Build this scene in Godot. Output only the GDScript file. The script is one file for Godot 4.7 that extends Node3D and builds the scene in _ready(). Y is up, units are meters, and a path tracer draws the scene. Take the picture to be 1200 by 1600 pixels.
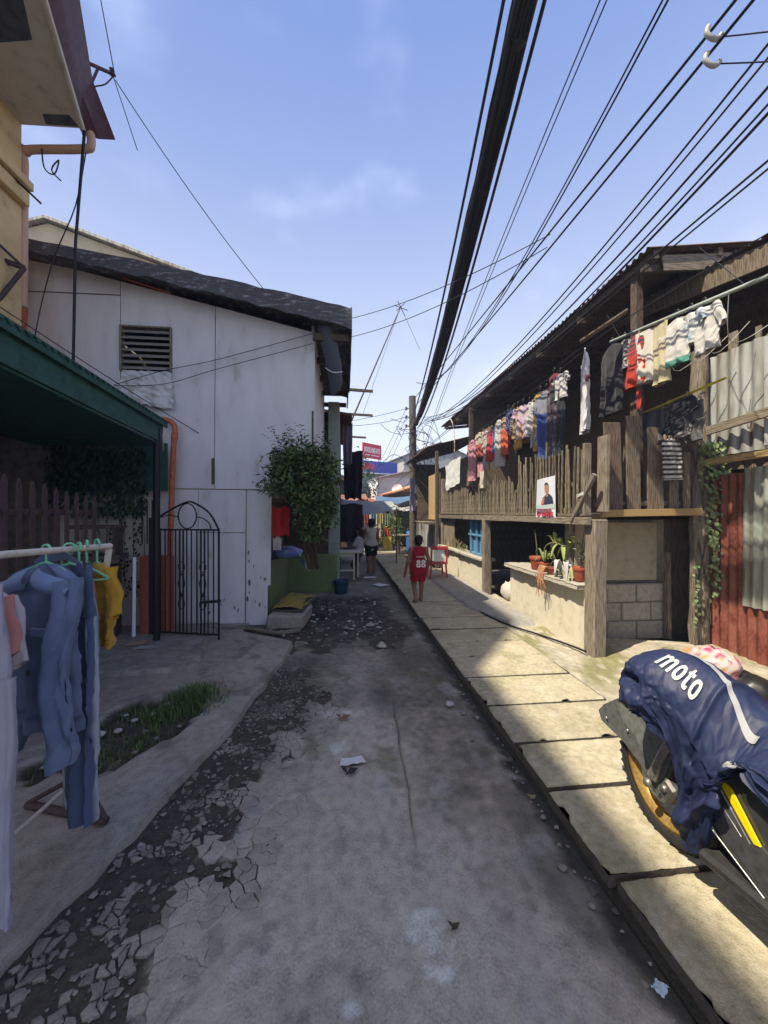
extends Node3D
# An alley between a shaded plywood house and a sunlit timber house.
# World axes: x across the street, y up, -z along the street; V(across, height, along) builds a point.

var rng := RandomNumberGenerator.new()
var M := {}
var T := {}
var ORG := {}
var USED := {}
var n1 := FastNoiseLite.new()
var n2 := FastNoiseLite.new()

func V(p: float, h: float, s: float) -> Vector3:
	return Vector3(p, h, -s)

class MB:
	var v := PackedVector3Array()
	var c := PackedColorArray()
	var ix := PackedInt32Array()
	var uv := PackedVector2Array()
	var col := Color(1, 1, 1)
	func vert(p: Vector3) -> int:
		v.append(p); c.append(col)
		return v.size() - 1
	func trii(a: int, b: int, d: int) -> void:
		ix.append(a); ix.append(d); ix.append(b)
	func tri(a: Vector3, b: Vector3, d: Vector3) -> void:
		trii(vert(a), vert(b), vert(d))
	func quadi(a: int, b: int, d: int, e: int) -> void:
		trii(a, b, d); trii(a, d, e)
	func quad(a: Vector3, b: Vector3, d: Vector3, e: Vector3) -> void:
		quadi(vert(a), vert(b), vert(d), vert(e))
	func box(ctr: Vector3, size: Vector3, bas := Basis.IDENTITY, bev := 0.0) -> void:
		var h := size * 0.5
		var b := minf(bev, minf(h.x, minf(h.y, h.z)) * 0.8)
		if b <= 0.0:
			for ax in 3:
				for sg in [-1.0, 1.0]:
					var n := Vector3.ZERO; n[ax] = sg
					var u := Vector3.ZERO; u[(ax + 1) % 3] = 1.0
					var w := n.cross(u)
					var o: Vector3 = n * h[ax]
					var uu: Vector3 = u * h[(ax + 1) % 3]
					var ww: Vector3 = w * h[(ax + 2) % 3]
					quad(ctr + bas * (o - uu - ww), ctr + bas * (o + uu - ww), ctr + bas * (o + uu + ww), ctr + bas * (o - uu + ww))
			return
		# chamfered: three verts for each corner
		var id := {}
		for sx in [-1, 1]:
			for sy in [-1, 1]:
				for sz in [-1, 1]:
					var s := Vector3(sx, sy, sz)
					for ax in 3:
						var q := Vector3(s.x * h.x, s.y * h.y, s.z * h.z)
						for k in 3:
							if k != ax: q[k] -= s[k] * b
						id[Vector4i(sx, sy, sz, ax)] = ctr + bas * q
		for ax in 3:
			var a1 := (ax + 1) % 3
			var a2 := (ax + 2) % 3
			for sg in [-1, 1]:
				var pts := []
				for e in [[-1, -1], [1, -1], [1, 1], [-1, 1]]:
					var k := [0, 0, 0]
					k[ax] = sg; k[a1] = e[0]; k[a2] = e[1]
					pts.append(id[Vector4i(k[0], k[1], k[2], ax)])
				if sg > 0: quad(pts[0], pts[1], pts[2], pts[3])
				else: quad(pts[3], pts[2], pts[1], pts[0])
			# edges parallel to ax
			for e in [[-1, -1], [1, -1], [1, 1], [-1, 1]]:
				var k0 := [0, 0, 0]; k0[ax] = -1; k0[a1] = e[0]; k0[a2] = e[1]
				var k1 := [0, 0, 0]; k1[ax] = 1; k1[a1] = e[0]; k1[a2] = e[1]
				var p0: Vector3 = id[Vector4i(k0[0], k0[1], k0[2], a1)]
				var p1: Vector3 = id[Vector4i(k1[0], k1[1], k1[2], a1)]
				var p2: Vector3 = id[Vector4i(k1[0], k1[1], k1[2], a2)]
				var p3: Vector3 = id[Vector4i(k0[0], k0[1], k0[2], a2)]
				if e[0] * e[1] > 0: quad(p1, p0, p3, p2)
				else: quad(p0, p1, p2, p3)
		for sx in [-1, 1]:
			for sy in [-1, 1]:
				for sz in [-1, 1]:
					var q0: Vector3 = id[Vector4i(sx, sy, sz, 0)]
					var q1: Vector3 = id[Vector4i(sx, sy, sz, 1)]
					var q2: Vector3 = id[Vector4i(sx, sy, sz, 2)]
					if sx * sy * sz > 0: tri(q0, q1, q2)
					else: tri(q0, q2, q1)
	func bar(a: Vector3, b: Vector3, w: float, t: float, up := Vector3.UP, bev := 0.003) -> void:
		var y := (b - a).normalized()
		var x := y.cross(up)
		if x.length() < 0.01: x = y.cross(Vector3.RIGHT)
		x = x.normalized()
		box((a + b) * 0.5, Vector3(w, (b - a).length(), t), Basis(x, y, x.cross(y)), bev)
	func tube(pts: Array, rad, n := 8, caps := true) -> void:
		var m := pts.size()
		var last := Vector3.ZERO
		var rings := []
		var x := Vector3.ZERO
		for i in m:
			var d: Vector3
			if i == 0: d = pts[1] - pts[0]
			elif i == m - 1: d = pts[m - 1] - pts[m - 2]
			else: d = (pts[i + 1] - pts[i]).normalized() + (pts[i] - pts[i - 1]).normalized()
			d = d.normalized()
			if i == 0:
				x = d.cross(Vector3.UP)
				if x.length() < 0.05: x = d.cross(Vector3.RIGHT)
			else:
				x = x - d * x.dot(d)
			x = x.normalized()
			var y := d.cross(x)
			var r: float = rad[i] if rad is Array else rad
			var ring := []
			for k in n:
				var a := TAU * k / n
				ring.append(vert(pts[i] + (x * cos(a) + y * sin(a)) * r))
			rings.append(ring)
		for i in m - 1:
			for k in n:
				quadi(rings[i][k], rings[i][(k + 1) % n], rings[i + 1][(k + 1) % n], rings[i + 1][k])
		if caps:
			for e in [0, m - 1]:
				var cc: Vector3 = pts[e]
				var ci := vert(cc)
				var rr := []
				for k in n: rr.append(vert(v[rings[e][k]]))
				for k in n:
					if e == 0: trii(ci, rr[(k + 1) % n], rr[k])
					else: trii(ci, rr[k], rr[(k + 1) % n])
	func lathe(org: Vector3, prof: Array, n := 20, bas := Basis.IDENTITY) -> void:
		var rings := []
		for q in prof:
			var ring := []
			for k in n:
				var a := TAU * k / n
				ring.append(vert(org + bas * Vector3(q[0] * cos(a), q[1], -q[0] * sin(a))))
			rings.append(ring)
		for i in prof.size() - 1:
			for k in n:
				quadi(rings[i][k], rings[i][(k + 1) % n], rings[i + 1][(k + 1) % n], rings[i + 1][k])
	func prism(poly: PackedVector2Array, xf: Transform3D, th: float) -> void:
		# poly in xf's xy plane, extruded by th along its z (from -th to 0)
		var p := poly
		if Geometry2D.is_polygon_clockwise(p):
			p = p.duplicate(); p.reverse()
		var t := Geometry2D.triangulate_polygon(p)
		var f := []
		var b := []
		for q in p:
			f.append(vert(xf * Vector3(q.x, q.y, 0)))
		for q in p:
			b.append(vert(xf * Vector3(q.x, q.y, -th)))
		for i in range(0, t.size(), 3):
			var a := p[t[i]]; var bb := p[t[i + 1]]; var cc := p[t[i + 2]]
			if (bb - a).cross(cc - a) > 0:
				trii(f[t[i]], f[t[i + 1]], f[t[i + 2]]); trii(b[t[i]], b[t[i + 2]], b[t[i + 1]])
			else:
				trii(f[t[i]], f[t[i + 2]], f[t[i + 1]]); trii(b[t[i]], b[t[i + 1]], b[t[i + 2]])
		var m := p.size()
		for i in m:
			var j := (i + 1) % m
			quad(v[b[i]], v[b[j]], v[f[j]], v[f[i]])
	func grid(nu: int, nv: int, f: Callable) -> void:
		# f(u, v) -> Vector3 or [Vector3, Color]; front where u x v points
		var st := v.size()
		for j in nv + 1:
			for i in nu + 1:
				var r = f.call(float(i) / nu, float(j) / nv)
				if r is Array:
					v.append(r[0]); c.append(r[1])
				else:
					v.append(r); c.append(col)
		for j in nv:
			for i in nu:
				var a := st + j * (nu + 1) + i
				quadi(a, a + 1, a + nu + 2, a + nu + 1)
	func add(o: MB, xf := Transform3D.IDENTITY) -> void:
		var st := v.size()
		for q in o.v: v.append(xf * q)
		c.append_array(o.c)
		for i in o.ix: ix.append(i + st)
	func mesh(off := Vector3.ZERO) -> ArrayMesh:
		var n := v.size()
		var nn := PackedVector3Array()
		nn.resize(n)
		var vv := PackedVector3Array(v)
		for i in n: vv[i] = v[i] - off
		for i in range(0, ix.size(), 3):
			var a := ix[i]; var b := ix[i + 1]; var d := ix[i + 2]
			var nr := (v[d] - v[a]).cross(v[b] - v[a])
			nn[a] += nr; nn[b] += nr; nn[d] += nr
		for i in n:
			nn[i] = nn[i].normalized() if nn[i].length_squared() > 0 else Vector3.UP
		var arr := []
		arr.resize(Mesh.ARRAY_MAX)
		arr[Mesh.ARRAY_VERTEX] = vv
		arr[Mesh.ARRAY_NORMAL] = nn
		arr[Mesh.ARRAY_COLOR] = c
		if uv.size() == n: arr[Mesh.ARRAY_TEX_UV] = uv
		arr[Mesh.ARRAY_INDEX] = ix
		var am := ArrayMesh.new()
		am.add_surface_from_arrays(Mesh.PRIMITIVE_TRIANGLES, arr)
		return am

# ---------- scene tree helpers ----------
func numbered(called: String) -> String:
	if not USED.has(called):
		USED[called] = 0
		return called
	USED[called] += 1
	return "%s_%03d" % [called, USED[called]]

func thing(called: String, label: String, category: String, at := Vector3.ZERO, group := "") -> Node3D:
	var o := Node3D.new()
	o.name = numbered(called)
	add_child(o)
	o.position = at
	ORG[o] = at
	o.set_meta("label", label); o.set_meta("category", category)
	if group: o.set_meta("group", group)
	return o

func struct(called: String) -> Node3D:
	var o := Node3D.new()
	o.name = numbered(called)
	add_child(o)
	ORG[o] = Vector3.ZERO
	o.set_meta("kind", "structure")
	return o

func part(parent: Node3D, called: String, mb: MB, m: Material, label := "") -> MeshInstance3D:
	var o := MeshInstance3D.new()
	o.name = called
	o.mesh = mb.mesh(ORG[parent])
	o.material_override = m
	parent.add_child(o, true)
	ORG[o] = ORG[parent]
	if label: o.set_meta("label", label)
	return o

func piece(parent: Node3D, called: String, mesh: Mesh, m: Material, xf: Transform3D) -> MeshInstance3D:
	var o := MeshInstance3D.new()
	o.name = called
	o.mesh = mesh
	o.material_override = m
	xf.origin -= ORG[parent]
	o.transform = xf
	parent.add_child(o, true)
	ORG[o] = ORG[parent]
	return o

func single(called: String, label: String, category: String, mb: MB, m: Material, at: Vector3, group := "") -> MeshInstance3D:
	var o := MeshInstance3D.new()
	o.name = numbered(called)
	o.mesh = mb.mesh(at)
	o.material_override = m
	add_child(o)
	o.position = at
	ORG[o] = at
	o.set_meta("label", label); o.set_meta("category", category)
	if group: o.set_meta("group", group)
	return o

# ---------- textures and materials ----------
func noise(freq: float, oct := 4, kind := FastNoiseLite.TYPE_SIMPLEX_SMOOTH, sd := 1) -> FastNoiseLite:
	var n := FastNoiseLite.new()
	n.noise_type = kind
	n.frequency = freq
	n.fractal_octaves = oct
	n.seed = sd
	return n

func tex(size: int, layers: Array, grad: Gradient) -> ImageTexture:
	# layers: [noise, weight] pairs of seamless images, added; the sum is looked up in grad
	var datas := []
	for l in layers:
		datas.append(l[0].get_seamless_image(size, size, false, false, 0.2).get_data())
	var lut := PackedByteArray()
	for i in 256:
		var q := grad.sample(i / 255.0)
		lut.append(q.r8); lut.append(q.g8); lut.append(q.b8)
	var out := PackedByteArray()
	out.resize(size * size * 3)
	var wsum := 0.0
	for l in layers: wsum += l[1]
	for i in size * size:
		var a := 0.0
		for k in layers.size(): a += datas[k][i] * layers[k][1]
		var g := clampi(int(a / wsum), 0, 255) * 3
		out[i * 3] = lut[g]; out[i * 3 + 1] = lut[g + 1]; out[i * 3 + 2] = lut[g + 2]
	var im := Image.create_from_data(size, size, false, Image.FORMAT_RGB8, out)
	return ImageTexture.create_from_image(im)

func streaks(size: int, sd: int, grad: Gradient, stretch := 0.04, freq := 0.05) -> ImageTexture:
	# grain that runs along v
	var n := noise(freq, 4, FastNoiseLite.TYPE_SIMPLEX_SMOOTH, sd)
	var w := noise(0.01, 2, FastNoiseLite.TYPE_SIMPLEX_SMOOTH, sd + 7)
	var out := PackedByteArray()
	out.resize(size * size * 3)
	for y in size:
		var f := absf(float(y) / size * 2.0 - 1.0)
		for x in size:
			var q := 0.5 + 0.75 * n.get_noise_2d(x + 6.0 * w.get_noise_2d(x, f * size * 0.5), f * size * stretch)
			var k := grad.sample(clampf(q, 0.0, 1.0))
			var i := (y * size + x) * 3
			out[i] = k.r8; out[i + 1] = k.g8; out[i + 2] = k.b8
	return ImageTexture.create_from_image(Image.create_from_data(size, size, false, Image.FORMAT_RGB8, out))

func ramp(stops: Array) -> Gradient:
	var g := Gradient.new()
	var o := PackedFloat32Array()
	var k := PackedColorArray()
	for q in stops:
		o.append(q[0])
		k.append(q[1] if q[1] is Color else Color(q[1], q[1], q[1]))
	g.offsets = o
	g.colors = k
	return g

func lin(r: float, g: float, b: float) -> Color:
	return Color(r, g, b).linear_to_srgb()

func mat(key: String, colour: Color, rough: float, t: Texture2D = null, sc := Vector3.ONE, o := {}) -> StandardMaterial3D:
	var m := StandardMaterial3D.new()
	m.resource_name = key
	m.albedo_color = colour.linear_to_srgb()
	m.roughness = rough
	m.metallic_specular = o.get("spec", 0.4)
	m.metallic = o.get("metal", 0.0)
	m.cull_mode = BaseMaterial3D.CULL_DISABLED
	m.vertex_color_use_as_albedo = true
	if t or o.has("bump"):
		m.uv1_triplanar = true
		m.uv1_world_triplanar = o.get("world", true)
		m.uv1_scale = sc
		m.uv1_triplanar_sharpness = 4.0
	if t: m.albedo_texture = t
	if o.has("bump"):
		m.heightmap_enabled = true
		m.heightmap_texture = o.bump
		m.heightmap_scale = o.get("depth", 0.3)
	if o.has("back"):
		m.backlight_enabled = true
		m.backlight = o.back
	if o.has("sheen"):
		m.rim_enabled = true
		m.rim = o.sheen
		m.rim_tint = 0.5
	if o.has("coat"):
		m.clearcoat_enabled = true
		m.clearcoat = o.coat
		m.clearcoat_roughness = o.get("coat_rough", 0.15)
	if o.has("rough_tex"): m.roughness_texture = o.rough_tex
	M[key] = m
	return m

func rr(a: float, b: float) -> float:
	return rng.randf_range(a, b)

func tint(k: Color, amt: float) -> Color:
	var f := 1.0 + rr(-amt, amt)
	return Color(k.r * f, k.g * f * (1.0 + rr(-amt, amt) * 0.15), k.b * f * (1.0 + rr(-amt, amt) * 0.2))

func smooth_path(pts: Array, n: int) -> Array:
	# Catmull-Rom through pts, n steps for each span
	var out := []
	for i in pts.size() - 1:
		var a: Vector3 = pts[max(i - 1, 0)]
		var b: Vector3 = pts[i]
		var d: Vector3 = pts[i + 1]
		var e: Vector3 = pts[min(i + 2, pts.size() - 1)]
		for k in n:
			out.append(b.cubic_interpolate(d, a, e, float(k) / n))
	out.append(pts[-1])
	return out

func sagging(a: Vector3, b: Vector3, sag: float, n := 14) -> Array:
	var out := []
	for i in n + 1:
		var t := float(i) / n
		out.append(a.lerp(b, t) + Vector3(0, -sag * 4.0 * t * (1.0 - t), 0))
	return out

func _ready() -> void:
	rng.seed = 20
	n1 = noise(1.0, 4, FastNoiseLite.TYPE_SIMPLEX_SMOOTH, 3)
	n2 = noise(1.0, 3, FastNoiseLite.TYPE_SIMPLEX_SMOOTH, 9)
	# camera, sky, sun, exposure
	var cam := Camera3D.new()
	cam.name = "camera"
	cam.fov = 106.26
	cam.far = 600.0
	cam.near = 0.02
	cam.position = Vector3(0, 1.6, 0)
	cam.rotation_degrees = Vector3(0, -6.18, 0)
	add_child(cam)
	cam.current = true
	var we := WorldEnvironment.new()
	we.name = "environment"
	var env := Environment.new()
	env.background_mode = Environment.BG_SKY
	var sky := Sky.new()
	var sm := ProceduralSkyMaterial.new()
	sm.sky_top_color = Color(0.375, 0.495, 0.745)
	sm.sky_horizon_color = Color(0.98, 1.0, 1.02)
	sm.sky_curve = 0.34
	sm.sun_angle_max = 70.0
	sm.sun_curve = 0.4
	sm.ground_bottom_color = Color(0.3, 0.28, 0.26)
	sm.ground_horizon_color = Color(0.6, 0.6, 0.6)
	sm.sky_cover = cloud_cover()
	sm.sky_cover_modulate = Color(1, 1, 1, 0.3)
	sky.sky_material = sm
	env.sky = sky
	env.background_energy_multiplier = 0.72
	env.tonemap_mode = Environment.TONE_MAPPER_LINEAR
	env.tonemap_exposure = 2.0
	env.fog_enabled = true
	env.fog_density = 0.003
	env.fog_light_color = Color(0.78, 0.86, 1.0)
	env.sdfgi_enabled = true
	env.ssao_enabled = true
	env.ssil_enabled = true
	we.environment = env
	add_child(we)
	var sun := DirectionalLight3D.new()
	sun.name = "sun"
	sun.light_energy = 1.3
	sun.light_color = Color(1.0, 0.95, 0.85)
	sun.light_angular_distance = 0.55
	sun.shadow_enabled = true
	add_child(sun)
	var to_sun := Vector3(-0.475, 0.85, 0.22).normalized()
	sun.look_at_from_position(Vector3.ZERO, -to_sun, Vector3(0, 0, 1))
	make_textures()
	make_materials()
	# the setting
	ground_and_road()
	pavement()
	driveway()
	tall_neighbours()
	plywood_house()
	yellow_house()
	porch()
	timber_house()
	corrugated_house()
	far_street()
	# street furniture and things
	utility_pole_and_cables()
	gate()
	left_side_things()
	clothes_rack()
	timber_house_laundry()
	planter_things()
	people()
	motorcycle()
	litter_and_grass()

func cloud_cover() -> ImageTexture:
	var w := 1024
	var h := 512
	var n := noise(2.2, 5, FastNoiseLite.TYPE_SIMPLEX_SMOOTH, 41)
	var out := PackedByteArray()
	out.resize(w * h * 4)
	for y in h:
		var el := (0.5 - (y + 0.5) / h) * PI
		for x in w:
			var az := (x + 0.5) / w * TAU
			var d := Vector3(cos(el) * cos(az), sin(el) * 2.2, cos(el) * sin(az))
			var a := 0.0
			if el > 0.0:
				var q := n.get_noise_3dv(d) + 0.25 * n.get_noise_3dv(d * 3.1)
				a = smoothstep(0.08, 0.7, q) * 0.55
			var i := (y * w + x) * 4
			out[i] = 235; out[i + 1] = 238; out[i + 2] = 240
			out[i + 3] = int(a * 255)
	return ImageTexture.create_from_image(Image.create_from_data(w, h, false, Image.FORMAT_RGBA8, out))

func make_textures() -> void:
	var fine := noise(0.11, 4, FastNoiseLite.TYPE_SIMPLEX_SMOOTH, 5)
	var mid := noise(0.018, 4, FastNoiseLite.TYPE_SIMPLEX_SMOOTH, 6)
	var big := noise(0.006, 3, FastNoiseLite.TYPE_SIMPLEX_SMOOTH, 8)
	var cell := noise(0.05, 2, FastNoiseLite.TYPE_CELLULAR, 4)
	T.concrete = tex(768, [[fine, 0.45], [mid, 0.4], [big, 0.15]], ramp([[0.0, 0.6], [0.36, 0.84], [0.5, 0.91], [0.62, 0.955], [1.0, 1.0]]))
	T.grain = tex(512, [[fine, 0.7], [cell, 0.3]], ramp([[0.0, 0.0], [1.0, 1.0]]))
	T.mottle = tex(512, [[mid, 0.7], [fine, 0.3]], ramp([[0.0, 0.6], [0.4, 0.86], [0.6, 0.95], [1.0, 1.0]]))
	T.wood = tex(512, [[noise(0.03, 4, FastNoiseLite.TYPE_SIMPLEX_SMOOTH, 61), 0.75], [fine, 0.25]], ramp([[0.0, Color(0.28, 0.25, 0.23)], [0.36, Color(0.64, 0.60, 0.55)], [0.55, Color(0.86, 0.84, 0.80)], [1.0, Color(1, 0.99, 0.96)]]))
	T.rust = tex(512, [[mid, 0.6], [fine, 0.4]], ramp([[0.0, Color(0.42, 0.25, 0.2)], [0.4, Color(0.82, 0.72, 0.68)], [0.6, Color(0.95, 0.93, 0.9)], [1.0, Color(1, 1, 1)]]))
	T.zinc = streaks(512, 23, ramp([[0.0, Color(0.62, 0.45, 0.36)], [0.25, Color(0.75, 0.72, 0.68)], [0.55, Color(0.88, 0.89, 0.88)], [1.0, Color(1, 1, 1)]]), 0.12, 0.018)
	T.peel = tex(512, [[noise(0.035, 5, FastNoiseLite.TYPE_SIMPLEX_SMOOTH, 15), 0.7], [fine, 0.3]], ramp([[0.0, 0.46], [0.5, 0.55], [0.63, 0.62], [0.69, 0.88], [1.0, 1.0]]))
	T.weave = tex(256, [[noise(0.35, 2, FastNoiseLite.TYPE_SIMPLEX_SMOOTH, 2), 1.0]], ramp([[0.0, 0.72], [0.5, 0.92], [1.0, 1.0]]))
	T.stain = tex(512, [[noise(0.015, 5, FastNoiseLite.TYPE_SIMPLEX_SMOOTH, 77), 0.8], [fine, 0.2]], ramp([[0.0, Color(0.78, 0.76, 0.72)], [0.33, Color(0.94, 0.937, 0.93)], [0.5, Color(0.965, 0.962, 0.955)], [1.0, Color(1, 1, 1)]]))
	T.moss = tex(512, [[noise(0.018, 5, FastNoiseLite.TYPE_SIMPLEX_SMOOTH, 31), 0.75], [fine, 0.25]], ramp([[0.0, Color(0.60, 0.60, 0.44)], [0.36, Color(0.82, 0.81, 0.70)], [0.52, Color(0.94, 0.93, 0.88)], [1.0, Color(1, 0.99, 0.95)]]))

func make_materials() -> void:
	var g := {"bump": T.grain, "depth": 0.4}
	mat("road", Color(1, 1, 1), 0.88, T.concrete, Vector3(0.9, 0.9, 0.9), {"bump": T.grain, "depth": 0.35})
	mat("fragment", Color(1, 1, 1), 0.9, T.concrete, Vector3(1.3, 1.3, 1.3), {"bump": T.grain, "depth": 0.35})
	mat("dirt", Color(1, 1, 1), 0.95, T.concrete, Vector3(1.1, 1.1, 1.1), {"bump": T.grain, "depth": 1.0})
	mat("slab", Color(1, 1, 1), 0.9, T.concrete, Vector3(1.4, 1.4, 1.4), {"bump": T.grain, "depth": 0.4})
	mat("concrete", Color(0.36, 0.335, 0.29), 0.9, T.concrete, Vector3(0.8, 0.8, 0.8), g)
	mat("mossy_wall", Color(0.62, 0.575, 0.46), 0.9, T.stain, Vector3(0.7, 0.7, 0.7), g)
	mat("block", Color(0.46, 0.43, 0.37), 0.95, T.concrete, Vector3(1.2, 1.2, 1.2), {"bump": T.grain, "depth": 0.8})
	mat("white_panel", Color(0.68, 0.685, 0.75), 0.75, T.stain, Vector3(0.45, 0.14, 0.45), {"bump": T.mottle, "depth": 0.1})
	mat("roof_felt", Color(0.33, 0.335, 0.38), 0.85, T.peel, Vector3(0.3, 1.1, 0.3), {"bump": T.grain, "depth": 0.4})
	mat("dark_timber", Color(0.15, 0.125, 0.105), 0.8, T.wood, Vector3(3, 0.5, 3))
	for a in [["up", Vector3(6, 0.3, 6)], ["along", Vector3(6, 6, 0.3)], ["across", Vector3(0.3, 6, 6)]]:
		mat("wood_" + a[0], Color(0.33, 0.30, 0.265), 0.85, T.wood, a[1], {"bump": T.wood, "depth": 0.25})
	mat("bamboo", Color(0.30, 0.27, 0.225), 0.7, T.wood, Vector3(5, 0.6, 5))
	mat("new_lumber", Color(0.66, 0.50, 0.26), 0.75, T.wood, Vector3(6, 6, 0.3))
	mat("rust_red", Color(0.29, 0.11, 0.08), 0.75, T.rust, Vector3(0.8, 0.35, 0.8), {"bump": T.grain, "depth": 0.2})
	mat("zinc", Color(0.46, 0.475, 0.48), 0.5, T.zinc, Vector3(0.9, 0.35, 0.9), {"metal": 0.25, "bump": T.grain, "depth": 0.1})
	mat("rusty_roof", Color(0.13, 0.095, 0.085), 0.85, T.rust, Vector3(0.7, 0.7, 0.7), {"bump": T.grain, "depth": 0.3})
	mat("yellow_plaster", Color(0.68, 0.50, 0.26), 0.85, T.stain, Vector3(0.5, 0.5, 0.5), g)
	mat("soffit", Color(0.62, 0.58, 0.52), 0.85, T.stain, Vector3(0.6, 0.6, 0.6))
	mat("purple_paint", Color(0.115, 0.05, 0.075), 0.6, T.mottle, Vector3(1, 1, 1))
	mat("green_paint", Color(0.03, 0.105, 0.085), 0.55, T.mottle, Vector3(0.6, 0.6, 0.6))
	mat("green_plaster", Color(0.17, 0.24, 0.11), 0.85, T.stain, Vector3(0.9, 0.9, 0.9), g)
	mat("grey_green", Color(0.33, 0.38, 0.36), 0.85, T.stain, Vector3(0.9, 0.9, 0.9), g)
	mat("old_boards", Color(0.19, 0.165, 0.14), 0.9, T.mottle, Vector3(0.7, 0.7, 0.7))
	mat("tan_wall", Color(0.70, 0.62, 0.46), 0.9, T.stain, Vector3(0.25, 0.25, 0.25))
	mat("maroon", Color(0.085, 0.055, 0.058), 0.6, T.mottle, Vector3(2, 2, 2))
	mat("red_plaster", Color(0.36, 0.11, 0.065), 0.8, T.stain, Vector3(1, 1, 1), g)
	mat("orange_pipe", Color(0.60, 0.17, 0.07), 0.45, T.mottle, Vector3(2, 2, 2))
	mat("iron", Color(0.028, 0.026, 0.028), 0.5, T.mottle, Vector3(3, 3, 3), {"metal": 0.3})
	mat("cable", Color(0.012, 0.012, 0.014), 0.5)
	mat("concrete_free", Color(1, 1, 1), 0.85, T.stain, Vector3(0.5, 0.5, 0.5))
	mat("rubber", Color(1, 1, 1), 0.75, T.mottle, Vector3(6, 6, 6))
	mat("gold_paint", Color(1, 1, 1), 0.45, T.mottle, Vector3(5, 5, 5), {"metal": 0.4})
	mat("metal", Color(1, 1, 1), 0.35, T.mottle, Vector3(5, 5, 5), {"metal": 0.7})
	mat("grey_plastic", Color(1, 1, 1), 0.5, T.mottle, Vector3(3, 3, 3))
	mat("gloss_dark", Color(1, 1, 1), 0.3, T.mottle, Vector3(2, 2, 2), {"coat": 0.5})
	mat("nylon", Color(1, 1, 1), 0.55, T.weave, Vector3(20, 20, 20), {"spec": 0.4})
	mat("leaf_stem", Color(0.20, 0.20, 0.09), 0.7)
	mat("skin_free", Color(1, 1, 1), 0.6)
	mat("cloth_free", Color(1, 1, 1), 0.9, T.weave, Vector3(9, 9, 9), {"sheen": 0.2})
	mat("ply", Color(0.40, 0.35, 0.26), 0.85, T.stain, Vector3(0.8, 0.8, 0.8))
	mat("pole_timber", Color(0.17, 0.155, 0.14), 0.85, T.wood, Vector3(4, 0.5, 4))
	mat("pale_paint", Color(0.60, 0.57, 0.50), 0.6, T.stain, Vector3(3, 3, 3))
	mat("blue_paint", Color(0.13, 0.30, 0.50), 0.6, T.mottle, Vector3(2, 2, 2))
	mat("cloth", Color(1, 1, 1), 0.9, T.weave, Vector3(9, 9, 9), {"sheen": 0.25, "back": Color(0.25, 0.25, 0.25)})
	mat("denim", Color(1, 1, 1), 0.9, T.weave, Vector3(22, 22, 22), {"sheen": 0.2, "bump": T.grain, "depth": 0.25})
	mat("plain", Color(1, 1, 1), 0.6)
	mat("plastic", Color(1, 1, 1), 0.4, null, Vector3.ONE, {"spec": 0.5})
	mat("terracotta", Color(0.42, 0.105, 0.055), 0.65, T.mottle, Vector3(4, 4, 4))
	mat("leaf", Color(1, 1, 1), 0.6, null, Vector3.ONE, {"back": Color(0.5, 0.55, 0.3)})
	mat("skin", Color(0.30, 0.15, 0.09), 0.6)
	mat("hair", Color(0.012, 0.01, 0.01), 0.55)
	mat("brown_wood", Color(0.27, 0.232, 0.195), 0.85, T.wood, Vector3(6, 0.3, 6), {"bump": T.wood, "depth": 0.25})

# ---------- ground, road, pavement ----------
func edge_of_driveway(s: float) -> float:
	# where the left concrete apron ends, measured across the street
	var k := [[-2.0, -1.30], [1.45, -1.17], [1.9, -1.05], [2.63, -0.86], [3.3, -0.74], [4.45, -0.58], [4.9, -0.62]]
	if s <= k[0][0]: return k[0][1]
	for i in k.size() - 1:
		if s <= k[i + 1][0]:
			return lerpf(k[i][1], k[i + 1][1], (s - k[i][0]) / (k[i + 1][0] - k[i][0])) + 0.035 * n1.get_noise_1d(s * 2.3)
	return -0.62

func broken(p: float, s: float) -> float:
	# 0 sound concrete .. 1 fully broken up
	var d := p - edge_of_driveway(s)
	var w := 0.80 + 0.35 * n1.get_noise_1d(s * 0.9 + 40.0)
	if s < 1.6: w *= 0.85
	var a := 1.0 - smoothstep(w * 0.3, w, d + 0.3 * n1.get_noise_2d(p * 2.1, s * 2.1))
	if s > 3.6:
		a *= 1.0 - smoothstep(3.7, 4.4, s)
	# the churned stretch in front of the plywood house
	var b := smoothstep(4.2, 4.9, s + 0.5 * n1.get_noise_2d(p * 1.3, s * 1.3)) * (1.0 - smoothstep(6.6, 7.8, s)) * (1.0 - smoothstep(0.55, 1.0, p + 0.3 * n2.get_noise_2d(p, s)))
	return clampf(maxf(a, b), 0.0, 1.0)

func joint_at(s: float) -> float:
	return 0.36 + 0.05 * (s - 1.9) + 0.015 * n1.get_noise_1d(s * 3.0)

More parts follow.
